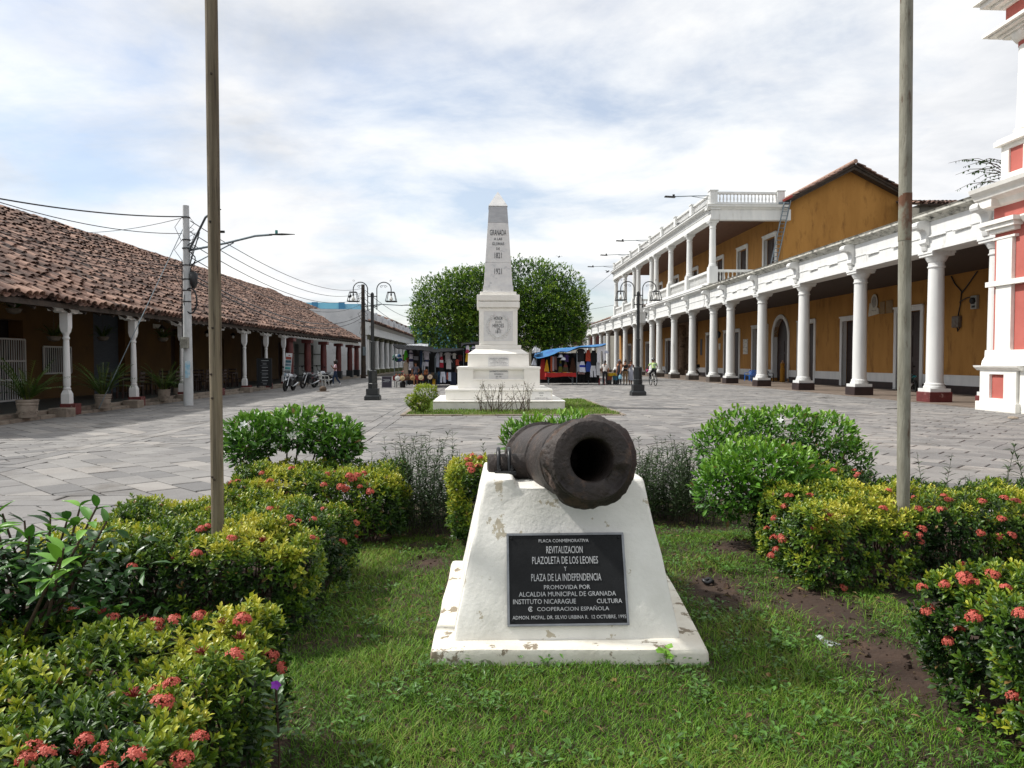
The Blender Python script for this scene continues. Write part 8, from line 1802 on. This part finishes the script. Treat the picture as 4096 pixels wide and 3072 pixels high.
for k, (x, c, nm) in enumerate(((1862, '#a8501f', 'orange'), (2000, '#2f86a8', 'light blue'))):
    p = W(*q2(x, 1000), 50.3); t = thing('storage_tub', nm+' plastic tub under the yellow table', 'tub', (p.x, 50.3, 0)); q = MB(); q.frus(0, 0, .3, .62, .16, .14, .2, .17); q.build('tub_body', M('plastic_'+nm.replace(' ', '_'), C(c), rough=.4), t, world=False, bevel=.02); q = MB(); q.box(-.15, .15, -.12, .12, 0, .3); q.build('crate', BLACKPL, t, world=False, bevel=.01)
p = W(*q2(1700, 1000), 49.9); t = thing('red_stool', 'red plastic stool between the stall and the white-shirted person', 'stool', (p.x, 49.9, 0)); m = MB(); m.box(-.17, .17, -.17, .17, .40, .44); m.build('seat', M('red_plastic', C('#9a1f26'), rough=.4), t, world=False, bevel=.02)
for s in (-1, 1):
    for d in (-1, 1): q = MB(); q.tube([(s*.15, d*.15, .4), (s*.19, d*.19, 0)], .025, 5); q.build('leg', MATS['red_plastic'], t, world=False)
p = G(*q1(285, 1222)); t = thing('chalk_sign', 'dark chalk sign board standing left of the hat table', 'sign', (p.x, 44.0, 0)); t.rotation_euler = (rad(-8), 0, rad(5))
m = MB(); m.wall('x', -.30, .30, -.02, .02, .02, .70, [(-.27, .27, .05, .67)]); m.build('frame', M('grey_sign_frame', C('#77767c'), rough=.6), t, world=False); m = MB(); m.box(-.269, .269, -.01, .015, .051, .669); sl_ = m.build('slate', M('purple_grey_slate', C('#3a3640'), C('#312d37'), sc=5, rough=.8), t, world=False)
for z, a, b in ((.50, -.2, .18), (.44, -.12, .2), (.38, -.24, .0), (.37, .03, .12)): q = MB(); q.box(a, b, -.0125, -.0105, z-.012, z+.012); q.build('chalk_line', CHALK, sl_, world=False)
for s in (-1, 1): q = MB(); q.tube([(s*.28, .02, .6), (s*.28, .3, .0)], .012, 5); q.build('leg', GREYMETAL, t, world=False)
p = G(*q1(770, 1160)); t = thing('backpack', 'black backpack on the ground under the hat table', 'backpack', (p.x, 45.3, 0)); m = MB(); m.tube([(0, 0, .0), (0, 0, .2), (0, 0, .38), (0, 0, .44)], [.17, .18, .15, .05], 10, flat=.7); m.build('pack', BLACKPL, t, world=False, smooth=60); m = MB(); m.tube([(-.05, 0, .42), (0, 0, .5), (.05, 0, .42)], .012, 5); m.build('strap', BLACKPL, t, world=False)
# mannequins
def mannequin(label, loc, c, c2=None):
    t = thing('mannequin', label, 'mannequin', loc); m = MB(); rings = []
    for z, rx, ry in ((.02,.20,.17), (.3,.17,.15), (.7,.165,.14), (.92,.18,.15), (1.1,.13,.11), (1.3,.17,.12), (1.40,.14,.09)): rings.append([(rx*cos(a)*(1+.03*cos(5*a)), ry*sin(a), z) for a in np.linspace(0, 2*pi, 20, endpoint=False)])
    m.loft(rings); m.build('dress', cloth(c), t, world=False, smooth=60)
    m = MB(); m.lathe([(.14, 1.40), (.10, 1.45), (.055, 1.50), (.05, 1.60), (.01, 1.62)], n=14); m.build('bust', M('mannequin_skin', C('#b08a66'), rough=.5), t, world=False, smooth=60)
    m = MB(); m.lathe([(.2, 0), (.2, .015)], n=16); m.build('foot', BLACKMETAL, t, world=False)
mannequin('mannequin in black dress behind the blue chairs', (21.9, 58.3, .04), '#0e0e10'); mannequin('mannequin in mustard dress beside the arched door', (22.1, 54.05, .04), '#a8761f')
# birds
def bird(label, p, rz, wings=False):
    t = thing('pigeon', label, 'bird', p, rz, 'pigeons'); m = MB(); m.tube([(0, .16, .06), (0, .05, .09), (0, -.06, .12), (0, -.12, .18), (0, -.16, .19)], [.012, .06, .07, .035, .012], 8); m.build('body', M('pigeon_grey', C('#2c2d31'), C('#4a4b50'), sc=20, rough=.7), t, world=False, smooth=60)
    for s in (-1, 1):
        m = MB()
        if wings: m.tube([(s*.05, 0, .12), (s*.22, .02, .2), (s*.40, .08, .17)], [.05, .05, .01], 6, flat=.15)
        else: m.tube([(s*.05, -.05, .12), (s*.065, .05, .10), (s*.03, .19, .06)], [.03, .045, .008], 6, flat=.4)
        m.build('wing', M('pigeon_grey', None), t, world=False, smooth=60)
        if not wings: m = MB(); m.tube([(s*.025, 0, .06), (s*.025, -.01, 0)], .006, 4); m.build('foot', M('lip', None), t, world=False)
for k in range(14): bird(ORD[k]+' dark pigeon from the near end of the row on the white colonnade ledge', (-12.25, 88.0+k*.85+R.uniform(-.2, .2), 5.93+R.uniform(-.01, .02)), R.uniform(-2.5, -.5))
bird('pigeon on the near part of the balcony roof cornice', (16.7, 63.5, 13.31), 1.0); bird('pigeon on the far part of the balcony roof cornice', (16.7, 78, 13.31), 1.4)
p = W(607.5, 273, 60); bird('pigeon flying left of the balcony building', p, .8, True); p = W(559, 258, 70); bird('tiny pigeon flying above the right tree', p, .3, True); p = W(350, 298.5, 40); bird('small bird perched on the long wires', p, .5)
# litter, stones and small finds
def litter(name, label, cat, px, py, m, mat, z=.03):
    p = G(px, py, z); o = m.build(name, mat, smooth=60); o.location = p; o.rotation_euler = (0, 0, R.uniform(0, 3)); return tag(o, label, cat)
m = MB(); m.grid([[(.055*(i/5-.5)*2.2+.01*R.random(), .026*(j/3-.5)*2+.01*R.random(), .012+.022*R.random()) for i in range(7)] for j in range(5)], th=.004); litter('plastic_wrapper', 'crumpled white plastic wrapper lying in the lawn by the right hedge', 'litter', 832, 646, m, M('pale_plastic', C('#cfd6d6'), rough=.25, transl=.3), .03)
m = MB(); m.tube([(.035*cos(a), .03*sin(a), .012+.006*sin(a*3)) for a in np.linspace(0, 6, 18)], .014, 7); litter('black_ring', 'small black ring of tape lying on the bare soil', 'litter', 708, 582.5, m, BLACKPL, .035)
m = MB(); m.grid([[(.018*(i-1), .022*(j-1)+.004*R.random(), .03+.02*j+.006*R.random()) for i in range(3)] for j in range(3)], th=.003); litter('paper_scrap', 'small white paper scrap before the pedestal base', 'litter', 490, 672, m, PAPER, .03)
m = MB(); m.tube([(0, 0, .02), (.05, 0, .035), (.11, .01, .03), (.14, .02, .02)], [.02, .035, .035, .012], 8); litter('plastic_bottle', 'small clear plastic cup lying at the foot of the dark weeds', 'litter', 648, 506, m, MATS['pale_plastic'], .04)
for px, py, s, lab in ((724, 541, .05, 'pale flat stone on the soil by the shrub trunk'), (688, 559, .03, 'small pale stone in the weeds left of the shrub trunk'), (1013, 419, .12, 'white stone on the paving near the right edge')):
    m = MB(); m.lathe([(.2*s, 0), (s, .15*s), (s*.9, .45*s), (s*.3, .6*s)], n=9); m.v = [(x*1.2, y*(.8+.2*mn.noise(Vector((x*20, y*20, 1)))), z) for x, y, z in m.v]; litter('stone', lab, 'stone', px, py, m, M('pale_pebble', C('#9a8d7c'), C('#7d7164'), sc=20, rough=.9), .03 if py > 500 else .005)
p = G(323, 391.5); dg_ = thing('straw_hat', 'brown hat lying upside down on the paving before the motorcycles', 'hat', (p.x, p.y, .0)); m = MB(); m.lathe([(.05, 0), (.16, .02), (.19, .12), (.17, .22), (.08, .28), (.01, .29)], n=14); m.build('crown', cloth('#5a4a3c'), dg_, world=False, smooth=50); m = MB(); m.lathe([(.17, .0), (.33, .01), (.34, .02), (.17, .035)], n=16); m.build('brim', cloth('#5a4a3c'), dg_, world=False, smooth=50)
# small green sprig on the pedestal plinth
p = Vector((.93, 3.74, .02)); t = thing('seedling', 'bright green seedling against the front of the pedestal plinth', 'plant', p); m = MB(); m.tube([(0, 0, -.02), (.01, 0, .06), (0, .0, .11)], .003, 5); m.build('stem', M('green_stem', C('#5d7a2c'), rough=.6), t, world=False)
a = np.array([0, 1.2, 2.4, 3.4, 4.4, 5.5]); n = len(a); V, F, kk = leaf_geo(np.c_[np.zeros(n), np.zeros(n), .05+.012*np.arange(n)], np.c_[np.cos(a), np.sin(a)*.8-.2, np.full(n, .25)], np.tile((0, -.6, 1.0), (n, 1)), np.full(n, .05), np.full(n, .042)); obj('foliage', fast_mesh('foliage', V, F, LEAFM, np.tile((.16, .34, .03), (len(V), 1))), t)
